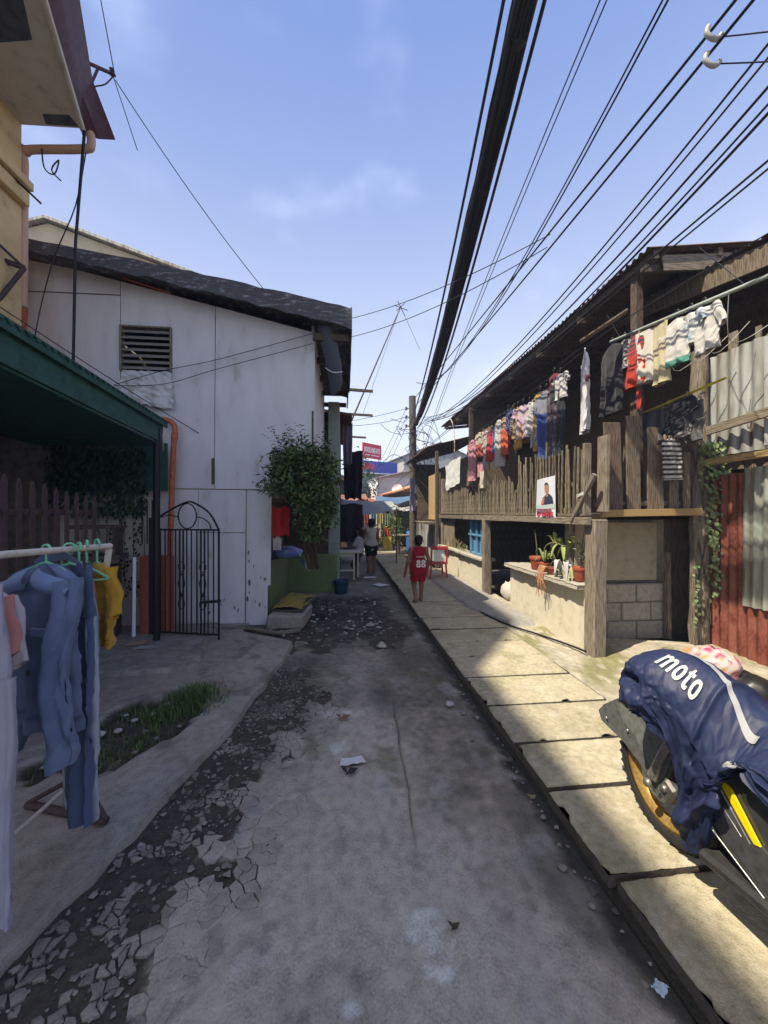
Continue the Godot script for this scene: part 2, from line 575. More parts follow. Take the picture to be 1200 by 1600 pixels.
func road_colour(p: float, s: float) -> Color:
	var a := n1.get_noise_2d(p * 0.7, s * 0.7)
	var b := n2.get_noise_2d(p * 2.6 + 9.0, s * 2.6)
	var c := n1.get_noise_2d(p * 9.0, s * 9.0 + 5.0)
	var g := 0.42 + 0.03 * a + 0.022 * b + 0.03 * c + 0.025 * n2.get_noise_2d(p * 26.0, s * 26.0)
	var k := Color(g * 1.09, g * 0.975, g * 0.83)
	# mud film and darker run-off on the side next to the slabs
	var mud := smoothstep(0.1, 0.55, n2.get_noise_2d(p * 1.1 + 30.0, s * 0.55) + 0.55 * smoothstep(0.45, 1.05, p) - 0.1)
	k = k.lerp(Color(0.11, 0.1, 0.09), mud * 0.7)
	if s > 3.1:
		k = k.lerp(Color(0.125, 0.115, 0.1), 0.85 * smoothstep(2.9, 3.7, s + 0.7 * b) * (0.7 + 0.6 * a))
	# the rougher, browner half beyond the joint
	var rgh := smoothstep(0.0, 0.12, p - joint_at(s) + 0.10 * b) * smoothstep(1.75, 2.1, s + 0.3 * a)
	k = k.lerp(Color(0.20, 0.175, 0.135), rgh * (0.42 + 0.35 * smoothstep(-0.2, 0.3, n1.get_noise_2d(p * 5.0 + 2.0, s * 5.0)) - 0.25 * smoothstep(0.2, 0.4, n2.get_noise_2d(p * 8.0, s * 8.0))))
	# moss
	var ms := smoothstep(0.22, 0.5, n1.get_noise_2d(p * 1.7 + 70.0, s * 1.7))
	if s > 2.2 or p > 0.75: k = k.lerp(Color(0.13, 0.14, 0.06), ms * 0.55)
	# worn, whiter cement spots
	var w := smoothstep(0.30, 0.55, n2.get_noise_2d(p * 2.2 - 20.0, s * 2.2) + 0.15 * c)
	k = k.lerp(Color(0.40, 0.39, 0.38), w * 0.5)
	for q in [[0.30, 1.47, 0.10, 0.07], [0.36, 1.31, 0.07, 0.035], [0.33, 1.40, 0.08, 0.05], [-0.03, 2.62, 0.1, 0.08], [-0.05, 3.05, 0.16, 0.07], [0.02, 1.24, 0.06, 0.04]]:
		var d := Vector2((p - q[0]) / q[2], (s - q[1]) / q[3]).length()
		k = k.lerp(Color(0.66, 0.64, 0.60), 0.9 * (1.0 - smoothstep(0.3, 1.1, d + 0.9 * n1.get_noise_2d(p * 14.0, s * 14.0))))
	# dark scuffs
	var sc := smoothstep(0.34, 0.5, n2.get_noise_2d(p * 6.0 + 3.0, s * 4.0))
	k = k.lerp(Color(0.08, 0.075, 0.07), sc * 0.3)
	# broad damp patches
	k = k * (1.0 - 0.28 * smoothstep(0.05, 0.4, n1.get_noise_2d(p * 0.9 + 120.0, s * 0.6) + 0.25 * c))
	return k

func ground_and_road() -> void:
	var g := struct("ground")
	var mb := MB.new()
	mb.col = Color(0.12, 0.10, 0.08)
	mb.quad(Vector3(-300, -0.12, 300), Vector3(300, -0.12, 300), Vector3(300, -0.12, -300), Vector3(-300, -0.12, -300))
	part(g, "earth", mb, M.dirt)
	var r := struct("road")
	# two lengths of surface: fine near the camera, coarser farther off
	for seg in [[-1.6, 4.6, 0.02], [4.6, 17.0, 0.05]]:
		var m := MB.new()
		var cols := []
		var x := -1.75
		while x < 1.13:
			cols.append(x)
			x += seg[2]
		cols.append(1.13)
		var rows := int((seg[1] - seg[0]) / seg[2])
		var st := 0
		var jd := [-0.010, -0.004, 0.004, 0.010]
		for j in rows + 1:
			var s: float = lerpf(seg[0], seg[1], float(j) / rows)
			var pj := joint_at(s)
			for i in cols.size():
				var p: float = cols[i]
				var deep := 0.0
				# four columns close up on the joint line
				if s < 4.55:
					var near: int = int(floor((pj + 1.75) / seg[2])) - 1
					if i >= near and i < near + 4:
						p = pj + jd[i - near]
						if i == near + 1 or i == near + 2:
							deep = 0.028 * smoothstep(1.7, 2.0, s) * (1.0 - smoothstep(3.0, 3.3, s))
				var br := broken(p, s)
				var h := 0.006 * n1.get_noise_2d(p * 2.0, s * 2.0) + 0.004 * n2.get_noise_2d(p * 7.0, s * 7.0)
				var k := road_colour(p, s)
				if br > 0.02:
					var soil := Color(0.075, 0.065, 0.052) * (1.0 + 0.5 * n1.get_noise_2d(p * 20.0, s * 20.0))
					k = k.lerp(soil, smoothstep(0.25, 0.55, br + 0.25 * n2.get_noise_2d(p * 5.0, s * 5.0)))
					h -= 0.014 * smoothstep(0.25, 0.6, br) - 0.008 * n1.get_noise_2d(p * 16.0, s * 16.0)
				if p > 1.0:
					h -= 0.03 * smoothstep(1.0, 1.1, p + 0.05 * n1.get_noise_1d(s * 4.0))
					k = k.lerp(Color(0.06, 0.055, 0.045), smoothstep(0.98, 1.08, p + 0.08 * n1.get_noise_1d(s * 5.0)))
				k.a = 1.0
				m.v.append(V(p, h - deep, s)); m.c.append(k)
		var nc := cols.size()
		for j in rows:
			for i in nc - 1:
				var a := st + j * nc + i
				m.quadi(a, a + 1, a + nc + 1, a + nc)
		part(r, "road_surface", m, M.road)
	fragments(r)

func clip_half(poly: PackedVector2Array, mid: Vector2, nrm: Vector2) -> PackedVector2Array:
	var out := PackedVector2Array()
	var m := poly.size()
	for i in m:
		var a := poly[i]
		var b := poly[(i + 1) % m]
		var da := (a - mid).dot(nrm)
		var db := (b - mid).dot(nrm)
		if da <= 0.0: out.append(a)
		if (da < 0.0 and db > 0.0) or (da > 0.0 and db < 0.0):
			out.append(a.lerp(b, da / (da - db)))
	return out

func fragments(r: Node3D) -> void:
	# broken concrete: Voronoi cells, coarser toward the sound slab
	var seeds := []
	var grid := {}
	for t in 40000:
		var s := rr(0.75, 7.4)
		if t > 12000: s = rr(0.75, 4.6)
		var p := rr(-1.3, 1.0)
		var br := broken(p, s)
		if br < 0.04: continue
		var gap := lerpf(0.10, 0.026, smoothstep(0.1, 0.9, br)) * rr(0.55, 2.4)
		if s > 4.3: gap = lerpf(0.26, 0.10, smoothstep(0.2, 0.9, br)) * rr(0.7, 2.0)
		var q := Vector2(p, s)
		var ok := true
		var ck := Vector2i(int(floor(p / 0.2)), int(floor(s / 0.2)))
		for dx in [-1, 0, 1]:
			for dy in [-1, 0, 1]:
				for o in grid.get(ck + Vector2i(dx, dy), []):
					if q.distance_to(o) < gap:
						ok = false
						break
				if not ok: break
			if not ok: break
		if ok:
			if not grid.has(ck): grid[ck] = []
			grid[ck].append(q)
			seeds.append(q)
	var stones := []
	for q in seeds:
		var br := broken(q.x, q.y)
		if q.x < edge_of_driveway(q.y) + 0.02 and q.y < 4.6: continue
		# where it is worst most cells have crumbled away altogether
		var gone := n2.get_noise_2d(q.x * 3.0 + 11.0, q.y * 3.0) + 0.5 * n1.get_noise_2d(q.x * 11.0, q.y * 11.0)
		if gone > lerpf(0.75, -0.12, smoothstep(0.35, 0.85, br)): continue
		var poly := PackedVector2Array([q + Vector2(-0.2, -0.2), q + Vector2(0.2, -0.2), q + Vector2(0.2, 0.2), q + Vector2(-0.2, 0.2)])
		var ck := Vector2i(int(floor(q.x / 0.2)), int(floor(q.y / 0.2)))
		for dx in range(-2, 3):
			for dy in range(-2, 3):
				for o in grid.get(ck + Vector2i(dx, dy), []):
					if o == q: continue
					var dl: Vector2 = o - q
					if dl.length() > 0.42: continue
					poly = clip_half(poly, (q + o) * 0.5 - dl.normalized() * lerpf(0.0006, 0.0026, br), dl.normalized())
		if poly.size() < 3: continue
		var open := false
		for w in poly:
			if maxf(absf(w.x - q.x), absf(w.y - q.y)) > 0.199: open = true
		if open: continue
		# crooked edges: neighbours bend alike, so cracks stay narrow
		var bent := PackedVector2Array()
		var m := poly.size()
		for i in m:
			var e0 := poly[i]
			var e1 := poly[(i + 1) % m]
			var cnt := clampi(int(e0.distance_to(e1) / 0.02), 1, 7)
			for j in cnt:
				var w := e0.lerp(e1, float(j) / cnt)
				bent.append(w + Vector2(n1.get_noise_2d(w.x * 9.0, w.y * 9.0) + 0.5 * n2.get_noise_2d(w.x * 31.0, w.y * 31.0), n2.get_noise_2d(w.x * 9.0 + 40.0, w.y * 9.0) + 0.5 * n1.get_noise_2d(w.x * 31.0 + 7.0, w.y * 31.0)) * 0.03)
		stones.append([q, bent, br])
	stones.sort_custom(func(a, b): return a[0].y < b[0].y)
	var rest := MB.new()
	var n := 0
	for st in stones:
		var q: Vector2 = st[0]
		var mb: MB = MB.new() if n < 290 else rest
		var worn: float = smoothstep(0.45, 0.9, st[2])
		var f := rr(0.80, 0.98) - 0.24 * worn + rr(-0.12, 0.12) * worn
		if q.y > 4.3: f *= rr(0.5, 0.95)
		var lift: float = rr(-0.006, 0.001) * st[2] - 0.006 * worn
		var tilt: Vector2 = Vector2(rr(-1, 1), rr(-1, 1)) * 0.05 * st[2]
		if q.y > 4.3: lift += rr(-0.008, 0.012)
		var c := Vector2.ZERO
		for w in st[1]: c += w
		c /= st[1].size()
		var cut := []
		for w in st[1]: cut.append(w.lerp(c, rr(0.0, 0.22) * worn))
		var top := []
		var low := []
		var base := []
		for w in cut:
			var k := road_colour(w.x, w.y)
			mb.col = Color(k.r * f, k.g * f, k.b * f)
			var dd: Vector2 = w - q
			var h: float = lift + dd.dot(tilt) + 0.006 * n1.get_noise_2d(w.x * 2.0, w.y * 2.0) + 0.003
			var inn: Vector2 = w.lerp(c, 0.04)
			top.append(mb.vert(V(inn.x, h + 0.0015 * n2.get_noise_2d(w.x * 40.0, w.y * 40.0), inn.y)))
			low.append(mb.vert(V(w.x, h - 0.003, w.y)))
			base.append(mb.vert(V(w.x, -0.045, w.y)))
		var kc := road_colour(c.x, c.y)
		mb.col = Color(kc.r * f, kc.g * f, kc.b * f)
		var ci := mb.vert(V(c.x, lift + 0.004 + 0.006 * n1.get_noise_2d(c.x * 2.0, c.y * 2.0), c.y))
		var m: int = cut.size()
		for i in m:
			var j := (i + 1) % m
			mb.trii(ci, top[i], top[j])
			mb.quadi(low[i], low[j], top[j], top[i])
			mb.quadi(base[i], base[j], low[j], low[i])
		if n < 290: part(r, "concrete_fragment", mb, M.road)
		n += 1
	if rest.v.size() > 0:
		part(r, "small_fragments", rest, M.road).set_meta("kind", "stuff")
	# grit and pebbles in the broken strip
	var gr := MB.new()
	for t in 9000:
		var s := rr(0.8, 7.4) if t % 3 == 0 else rr(0.8, 4.4)
		var p := rr(-1.25, 1.1)
		var br := broken(p, s)
		if p > 1.0: br = 0.5
		if rng.randf() > br * br * 1.1: continue
		if p < edge_of_driveway(s) + 0.01 and s < 4.6: continue
		var z := rr(0.003, 0.009) * (1.0 + 1.6 * pow(rng.randf(), 3.0))
		var k := rr(0.08, 0.32)
		if s > 4.5 and rng.randf() < 0.25:
			z *= rr(1.5, 3.2)
			k = rr(0.15, 0.5)
		gr.col = Color(k * 1.06, k * 0.98, k * 0.86)
		var o := V(p, -0.014 + z * 0.4 + 0.010 * rng.randf() * (1.0 - br), s)
		var ring := []
		for e in 5:
			var a := TAU * e / 5.0 + rr(-0.4, 0.4)
			ring.append(gr.vert(o + Vector3(cos(a) * z * rr(0.7, 1.4), rr(-0.2, 0.3) * z, sin(a) * z * rr(0.7, 1.4))))
		var ti := gr.vert(o + Vector3(rr(-0.3, 0.3) * z, z * rr(0.5, 0.9), rr(-0.3, 0.3) * z))
		for e in 5: gr.trii(ti, ring[(e + 1) % 5], ring[e])
	part(r, "grit", gr, M.fragment).set_meta("kind", "stuff")

func pavement() -> void:
	var pv := struct("pavement")
	var joints := [-0.6, -0.05, 0.48, 1.0, 1.53, 2.05, 2.48, 2.98, 3.5, 4.0, 4.5, 5.0]
	while joints[-1] < 16.0: joints.append(joints[-1] + rr(0.48, 0.56))
	for i in joints.size() - 1:
		var a: float = joints[i]
		var b: float = joints[i + 1]
		var mb := MB.new()
		var drop := rr(-0.008, 0.008)
		var t1 := rr(-0.008, 0.008)
		var t2 := rr(-0.008, 0.008)
		var l := 1.15 + rr(-0.012, 0.012)
		var rgt := 2.2 + rr(-0.03, 0.03)
		var g := rr(0.009, 0.018)
		var base := Color(0.47, 0.42, 0.30) * rr(0.93, 1.07)
		var f := func(u: float, w: float):
			var p := lerpf(l, rgt, u)
			var s := lerpf(a + g, b - g, w)
			var e := minf(minf(u, 1.0 - u) * (rgt - l), minf(w, 1.0 - w) * (b - a))
			var ch := 0.012 * n1.get_noise_2d(p * 9.0, s * 9.0)
			var h := 0.045 + drop + t1 * (u - 0.5) + t2 * (w - 0.5) + 0.003 * n2.get_noise_2d(p * 6.0, s * 6.0)
			if e < 0.016:
				h -= (0.012 + absf(ch)) * (1.0 if e < 0.001 else 0.15)
				var chip := 0.012 * absf(n2.get_noise_2d(p * 5.0 + 3.0, s * 5.0)) + 0.03 * smoothstep(0.25, 0.6, n1.get_noise_2d(p * 3.0, s * 3.0 + 20.0))
				if w < 0.001: s += chip
				if w > 0.999: s -= chip
				if u < 0.001: p += chip
				if u > 0.999: p -= chip
			var k := base * (1.0 + 0.16 * n1.get_noise_2d(p * 3.0, s * 3.0) + 0.10 * n2.get_noise_2d(p * 11.0, s * 11.0))
			var ms := smoothstep(0.1, 0.5, n2.get_noise_2d(p * 1.3 + 17.0, s * 1.3) + 0.35 * n1.get_noise_2d(p * 14.0, s * 14.0))
			k = k.lerp(Color(0.27, 0.26, 0.14), 0.5 * ms)
			k = k * (1.0 + 0.12 * n2.get_noise_2d(p * 33.0, s * 33.0))
			k = k.lerp(Color(0.55, 0.52, 0.44), 0.5 * smoothstep(0.3, 0.55, n1.get_noise_2d(p * 5.0, s * 5.0 + 50.0)))
			k.a = 1.0
			return [V(p, h, s), k]
		mb.grid(60, 30, f)
		# sides
		mb.col = Color(0.16, 0.14, 0.115)
		for e in [[l, a + g, l, b - g], [rgt, b - g, rgt, a + g], [rgt, a + g, l, a + g], [l, b - g, rgt, b - g]]:
			var n := 8
			for k in n:
				var p0 := V(lerpf(e[0], e[2], float(k) / n), 0, lerpf(e[1], e[3], float(k) / n))
				var p1 := V(lerpf(e[0], e[2], (k + 1.0) / n), 0, lerpf(e[1], e[3], (k + 1.0) / n))
				mb.quad(p0 + Vector3(0, -0.07, 0), p1 + Vector3(0, -0.07, 0), p1 + Vector3(0, 0.034 + drop, 0), p0 + Vector3(0, 0.034 + drop, 0))
		part(pv, "slab", mb, M.slab)
	# dark soil in the joints
	var so := MB.new()
	so.col = Color(0.05, 0.045, 0.035)
	so.grid(8, 60, func(u: float, w: float): return V(lerpf(1.12, 2.3, u), -0.02 + 0.008 * n1.get_noise_2d(u * 9.0, w * 90.0), lerpf(-1.0, 16.2, w)))
	part(pv, "joint_soil", so, M.dirt)
	# rough cement verge between the slabs and the house, opening out where the motorcycle stands
	var vg := struct("verge")
	var v := MB.new()
	v.grid(70, 150, func(u: float, w: float):
		var s := lerpf(-1.0, 10.4, w)
		var wide := lerpf(4.5, 2.85, smoothstep(3.9, 4.5, s))
		var p := lerpf(2.2, wide, u)
		var h := 0.03 + 0.02 * n1.get_noise_2d(p * 2.0, s * 2.0) + 0.006 * n2.get_noise_2d(p * 9.0, s * 9.0) + 0.05 * smoothstep(2.5, 3.0, p) * smoothstep(3.4, 4.4, s)
		var k := Color(0.42, 0.38, 0.30) * (1.0 + 0.22 * n1.get_noise_2d(p * 3.3, s * 3.3) + 0.15 * n2.get_noise_2d(p * 12.0, s * 12.0))
		var ms := smoothstep(-0.05, 0.4, n2.get_noise_2d(p * 1.1 + 5.0, s * 1.1) + 0.55 * exp(-pow((s - 3.5) / 0.5, 2.0) - pow((p - 2.75) / 0.4, 2.0)))
		k = k.lerp(Color(0.20, 0.20, 0.07), 0.75 * ms)
		k = k.lerp(Color(0.62, 0.58, 0.50), 0.7 * smoothstep(0.28, 0.5, n1.get_noise_2d(p * 6.0 + 8.0, s * 6.0)))
		k.a = 1.0
		return [V(p, h, s), k])
	part(vg, "verge_surface", v, M.road)
	# the smooth cement ramp along the far wall
	var rm := MB.new()
	rm.grid(20, 60, func(u: float, w: float):
		var s := lerpf(5.0, 9.7, w)
		var p := lerpf(1.98 + 0.3 * smoothstep(0.25, 0.0, w), 2.64, u)
		var h := 0.075 + 0.03 * u
		if u < 0.01 or w < 0.005: h = 0.0
		var g := 0.33 * (1.0 + 0.12 * n1.get_noise_2d(p * 4.0, s * 4.0))
		return [V(p, h, s), Color(g, g * 0.97, g * 0.9)])
	part(vg, "cement_ramp", rm, M.road)

func driveway() -> void:
	var d := struct("driveway")
	var mb := MB.new()
	mb.grid(150, 230, func(u: float, w: float):
		var s := lerpf(-1.5, 5.75, w)
		var e := edge_of_driveway(s)
		if s > 4.7: e = lerpf(e, -1.3, smoothstep(4.7, 5.3, s))
		var p := lerpf(-4.6, e, pow(u, 0.6))
		var h := 0.035 + 0.01 * n1.get_noise_2d(p * 1.6, s * 1.6) + 0.003 * n2.get_noise_2d(p * 8.0, s * 8.0)
		if u > 0.995: h = -0.05
		# the bare patch where the concrete never was poured
		var hole := bare_patch(p, s)
		h -= 0.05 * hole
		var g := 0.26 + 0.045 * n1.get_noise_2d(p * 1.1, s * 1.1) + 0.035 * n2.get_noise_2d(p * 4.0, s * 4.0) + 0.025 * n1.get_noise_2d(p * 13.0, s * 13.0)
		g += 0.05
		var k := Color(g * 1.08, g * 0.97, g * 0.84)
		var pale := smoothstep(-0.1, 0.35, n2.get_noise_2d(p * 1.6 + 60.0, s * 1.6)) * smoothstep(0.75, 0.2, e - p)
		k = k.lerp(Color(0.40, 0.385, 0.355), 0.6 * pale)
		k = k.lerp(Color(0.13, 0.12, 0.115), 0.6 * smoothstep(0.2, 0.5, n1.get_noise_2d(p * 1.9 + 22.0, s * 1.9)))
		k = k.lerp(Color(0.05, 0.043, 0.035), smoothstep(0.2, 0.7, hole))
		k.a = 1.0
		return [V(p, h, s), k])
	part(d, "driveway_surface", mb, M.road)
	# the thicker entrance slab before the gate, its edge worn
	var es := MB.new()
	es.grid(60, 50, func(u: float, w: float):
		var s := lerpf(3.82 + 0.10 * u, 5.5, w)
		var p := lerpf(-3.4, -1.42 - 0.25 * w, u)
		var e := minf(minf(u, 1.0 - u), w)
		if e < 0.001:
			s += 0.02 * n1.get_noise_2d(p * 6.0, s * 6.0)
			p += 0.02 * n2.get_noise_2d(p * 6.0, s * 6.0)
		var h := 0.078 + 0.008 * n1.get_noise_2d(p * 1.6, s * 1.6) + 0.003 * n2.get_noise_2d(p * 9.0, s * 9.0)
		if e < 0.001: h = 0.0
		elif e < 0.03: h -= 0.006
		var g := 0.27 + 0.05 * n1.get_noise_2d(p * 1.5, s * 1.5) + 0.05 * n2.get_noise_2d(p * 5.0, s * 5.0) + 0.03 * n1.get_noise_2d(p * 20.0, s * 20.0)
		var k := Color(g * 1.08, g * 0.97, g * 0.85).lerp(Color(0.42, 0.40, 0.37), 0.6 * smoothstep(0.22, 0.42, n2.get_noise_2d(p * 3.0 + 9.0, s * 6.0)))
		return [V(p, h, s), k])
	part(d, "entrance_slab", es, M.road)

func bare_patch(p: float, s: float) -> float:
	var a := 1.0 - smoothstep(0.75, 1.05, Vector2((p + 1.52 - 0.32 * (s - 3.0)) / 0.42, (s - 2.98) / 0.58).length() + 0.25 * n1.get_noise_2d(p * 4.0, s * 4.0))
	return a

# ---------- the shaded side of the street ----------
func tall_neighbours() -> void:
	# outside the frame: the tall block whose shadow lies over the left of the street
	var t := thing("apartment_block", "tall pale apartment block with added tower shaped to cast shade, unseen beyond the yellow house", "building", V(-11, 0, -1))
	var mb := MB.new()
	mb.box(V(-9.15, 8.0, -2.6), Vector3(3.0, 16.0, 4.12))
	part(t, "wall", mb, M.tan_wall)
	var tw := MB.new()
	# added tower: roof slope and length shaped to shade the street and plywood house
	tw.prism(PackedVector2Array([Vector2(-0.53, 0), Vector2(-0.53, 16.1), Vector2(0.5, 18.1), Vector2(4.6, 18.1), Vector2(4.6, 0)]), Transform3D(Basis(Vector3(0, 0, -1), Vector3.UP, Vector3(1, 0, 0)), V(-7.64, 0, 0)), 2.5)
	part(t, "shade_tower", tw, M.tan_wall)
	var pp := MB.new()
	pp.box(V(-7.78, 16.1, -2.6), Vector3(0.26, 0.2, 4.1))
	part(t, "parapet", pp, M.concrete)
	for fl in 5:
		for k in 2:
			var w := MB.new()
			w.box(V(-7.66, 2.0 + fl * 3.0, -3.6 + k * 2.0), Vector3(0.1, 1.3, 1.5), Basis.IDENTITY, 0.01)
			part(t, "window", w, M.blue_paint)
	# the cream gable that shows above the plywood house
	var g := thing("gabled_building", "cream building gable showing above the dark roof of the plywood house", "building", V(-7.6, 0, 12.5))
	var a := MB.new()
	a.prism(PackedVector2Array([Vector2(-11.5, 0), Vector2(-4.2, 0), Vector2(-4.2, 8.06), Vector2(-7.7, 9.2), Vector2(-11.5, 7.9)]), Transform3D(Basis.IDENTITY, V(0, 0, 11.0)), 4.0)
	part(g, "wall", a, M.tan_wall)
	var rf := MB.new()
	for e in [[-11.7, 7.88, -7.7, 9.26], [-7.7, 9.26, -4.0, 8.04]]:
		var d := Vector3(e[2] - e[0], e[3] - e[1], 0)
		rf.box(V((e[0] + e[2]) * 0.5, (e[1] + e[3]) * 0.5 + 0.02, 13.0), Vector3(d.length(), 0.09, 4.3), Basis(d.normalized(), Vector3(-d.y, d.x, 0).normalized(), Vector3(0, 0, 1)), 0.01)
	part(g, "roof", rf, M.zinc)

func rake(p: float) -> float:
	return 4.18 - 0.219 * (p + 0.41)

func plywood_house() -> void:
	var F := 5.6
	var t := thing("plywood_house", "two-storey house clad in grey white boards under a dark peeling roof", "house", V(-2.2, 0, 7.3))
	var xf := Transform3D(Basis.IDENTITY, V(0, 0, F))
	var polys := [
		[Vector2(-4.45, 1.935), Vector2(-3.018, 1.935), Vector2(-3.018, 4.552), Vector2(-4.45, 4.535)],
		[Vector2(-4.45, 4.55), Vector2(-3.018, 4.568), Vector2(-3.018, rake(-3.018)), Vector2(-4.45, rake(-4.45))],
		[Vector2(-3.006, 1.935), Vector2(-1.786, 1.925), Vector2(-1.772, rake(-1.772)), Vector2(-3.006, rake(-3.006)), Vector2(-3.006, 4.14), Vector2(-2.345, 4.13), Vector2(-2.345, 3.52), Vector2(-3.006, 3.52)],
		[Vector2(-1.776, 1.925), Vector2(-0.41, 1.915), Vector2(-0.41, rake(-0.41)), Vector2(-1.76, rake(-1.76))],
		[Vector2(-4.45, 0.03), Vector2(-2.01, 0.03), Vector2(-2.0, 1.913), Vector2(-4.45, 1.92)],
		[Vector2(-1.992, 1.318), Vector2(-1.358, 1.312), Vector2(-1.352, 1.907), Vector2(-1.99, 1.912)],
		[Vector2(-1.998, 0.04), Vector2(-1.372, 0.03), Vector2(-1.36, 1.3), Vector2(-1.994, 1.306)],
		[Vector2(-1.352, 0.0), Vector2(-1.06, 0.0), Vector2(-1.055, 0.55), Vector2(-1.015, 0.56), Vector2(-1.0, 1.9), Vector2(-1.342, 1.905)]]
	for i in polys.size():
		var mb := MB.new()
		mb.col = Color(1, 1, 1) * rr(0.93, 1.04)
		var off := rr(0.0, 0.006)
		var bs := Basis(Vector3.UP, rr(-0.0022, 0.0022))
		mb.prism(PackedVector2Array(polys[i]), Transform3D(bs, V(0, 0, F - off)), 0.012)
		part(t, "wall_panel", mb, M.white_panel)
	var bk := MB.new()
	# the backing is framed round the window opening
	for q in [[Vector2(-4.45, 0), Vector2(-1.08, 0), Vector2(-1.08, 1.95), Vector2(-4.45, 1.95)], [Vector2(-4.45, 1.95), Vector2(-3.0, 1.95), Vector2(-3.0, 4.70), Vector2(-4.45, 5.02)], [Vector2(-2.345, 1.95), Vector2(-0.44, 1.95), Vector2(-0.44, 4.15), Vector2(-2.345, 4.56)], [Vector2(-3.0, 1.95), Vector2(-2.345, 1.95), Vector2(-2.345, 3.52), Vector2(-3.0, 3.52)], [Vector2(-3.0, 4.14), Vector2(-2.345, 4.14), Vector2(-2.345, 4.56), Vector2(-3.0, 4.70)]]:
		bk.prism(PackedVector2Array(q), Transform3D(Basis.IDENTITY, V(0, 0, F + 0.024)), 0.06)
	part(t, "backing_wall", bk, M.ply)
	# street side
	var sd := MB.new()
	sd.box(V(-0.428, 3.1, 7.32), Vector3(0.03, 2.4, 3.36), Basis.IDENTITY, 0.002)
	part(t, "side_wall", sd, M.white_panel)
	var fl := MB.new()
	fl.box(V(-2.4, 1.86, 7.4), Vector3(3.98, 0.12, 3.4))
	part(t, "upper_floor", fl, M.ply)
	var bw := MB.new()
	bw.prism(PackedVector2Array([Vector2(-4.48, 0), Vector2(-0.42, 0), Vector2(-0.42, 4.3), Vector2(-4.48, 5.02)]), Transform3D(Basis.IDENTITY, V(0, 0, 9.0)), 0.05)
	bw.box(V(-4.46, 2.5, 7.3), Vector3(0.05, 5.0, 3.5))
	part(t, "rear_wall", bw, M.ply)
	# flaked paint on the lowest boards
	for i in 34:
		var fl2 := MB.new()
		var px := rr(-1.34, -1.07) if i % 3 else rr(-1.9, -1.4)
		var hy := rr(0.1, 1.1) if i % 3 else rr(0.05, 0.6)
		var sz := rr(0.012, 0.035)
		var pts := PackedVector2Array()
		for e in 7:
			var an := TAU * e / 7.0
			pts.append(Vector2(px + cos(an) * sz * rr(0.4, 1.1) * 0.6, hy + sin(an) * sz * rr(0.6, 1.7)))
		fl2.col = Color(1.1, 1.1, 1.05) if i % 2 else Color(0.22, 0.20, 0.19)
		fl2.prism(pts, Transform3D(Basis.IDENTITY, V(0, 0, F - 0.0105)), 0.003)
		part(t, "paint_flake", fl2, M.white_panel)
	# ragged corner battens and a seam strip
	for q in [[-1.795, 2.17, 0.035, 0.36], [-0.425, 2.55, 0.022, 1.0]]:
		var bt := MB.new()
		bt.box(V(q[0], q[1], F - 0.02), Vector3(q[2], q[3], 0.012), Basis.IDENTITY, 0.003)
		part(t, "seam_strip", bt, M.dark_timber)
	var tr := MB.new()
	tr.box(V(-0.402, 3.2, F + 0.02), Vector3(0.014, 1.9, 0.06), Basis.IDENTITY, 0.003)
	part(t, "corner_trim", tr, M.white_panel)
	# roof: a thick felted slab with a ragged verge
	var n := 26
	var top := PackedVector2Array()
	var low := []
	for i in n + 1:
		var p := lerpf(-4.42, 0.13, float(i) / n)
		var hp := 5.10 - 0.135 * (p + 4.42) - 0.005 * pow(p + 4.42, 2.0)
		top.append(Vector2(p, hp + rr(-0.012, 0.012)))
		var lp := minf(p, 0.05)
		low.append(Vector2(p, lerpf(4.94, 4.10, pow(float(i) / n, 1.15)) + rr(-0.018, 0.018)))
	low.reverse()
	var poly := top.duplicate()
	poly.append_array(PackedVector2Array(low))
	var roof := MB.new()
	var slab := top.duplicate()
	for i in range(n, -1, -1): slab.append(top[i] + Vector2(0, -0.10))
	roof.prism(slab, Transform3D(Basis.IDENTITY, V(0, 0, 5.3)), 3.75)
	var rf := part(t, "roof", roof, M.roof_felt)
	var vg := MB.new()
	vg.prism(poly, Transform3D(Basis.IDENTITY, V(0, 0, 5.255)), 0.035)
	part(rf, "verge_board", vg, M.roof_felt)
	var ev := MB.new()
	# eave boards hang ragged along the street
	var s := 5.3
	while s < 9.0:
		var l := rr(0.5, 0.8)
		var hh := rr(0.36, 0.50)
		ev.box(V(0.11 + rr(-0.012, 0.02), 4.42 - hh * 0.5, s + l * 0.5), Vector3(0.022, hh, l - 0.01), Basis.IDENTITY, 0.002)
		s += l
	part(rf, "eave_board", ev, M.dark_timber)
	for k in 5:
		var so := MB.new()
		so.box(V(-0.16, 4.05, 5.45 + k * 0.85), Vector3(0.5, 0.09, 0.06))
		part(rf, "rafter_end", so, M.dark_timber)
	# strip of orange rag caught under the verge
	var rg := MB.new()
	rg.col = Color(0.45, 0.12, 0.05)
	rg.bar(V(-2.95, 4.765, 5.55), V(-2.35, 4.60, 5.55), 0.03, 0.012)
	part(rf, "flashing", rg, M.plain)
	# louvred window
	var w := MB.new()
	for e in [[-3.0, 3.835, 0.025, 0.62], [-2.352, 3.835, 0.025, 0.62]]:
		w.box(V(e[0], e[1], F - 0.012), Vector3(e[2], e[3], 0.05), Basis.IDENTITY, 0.003)
	w.box(V(-2.676, 4.135, F - 0.012), Vector3(0.62, 0.022, 0.05), Basis.IDENTITY, 0.003)
	var win := part(t, "window", w, M.wood_up)
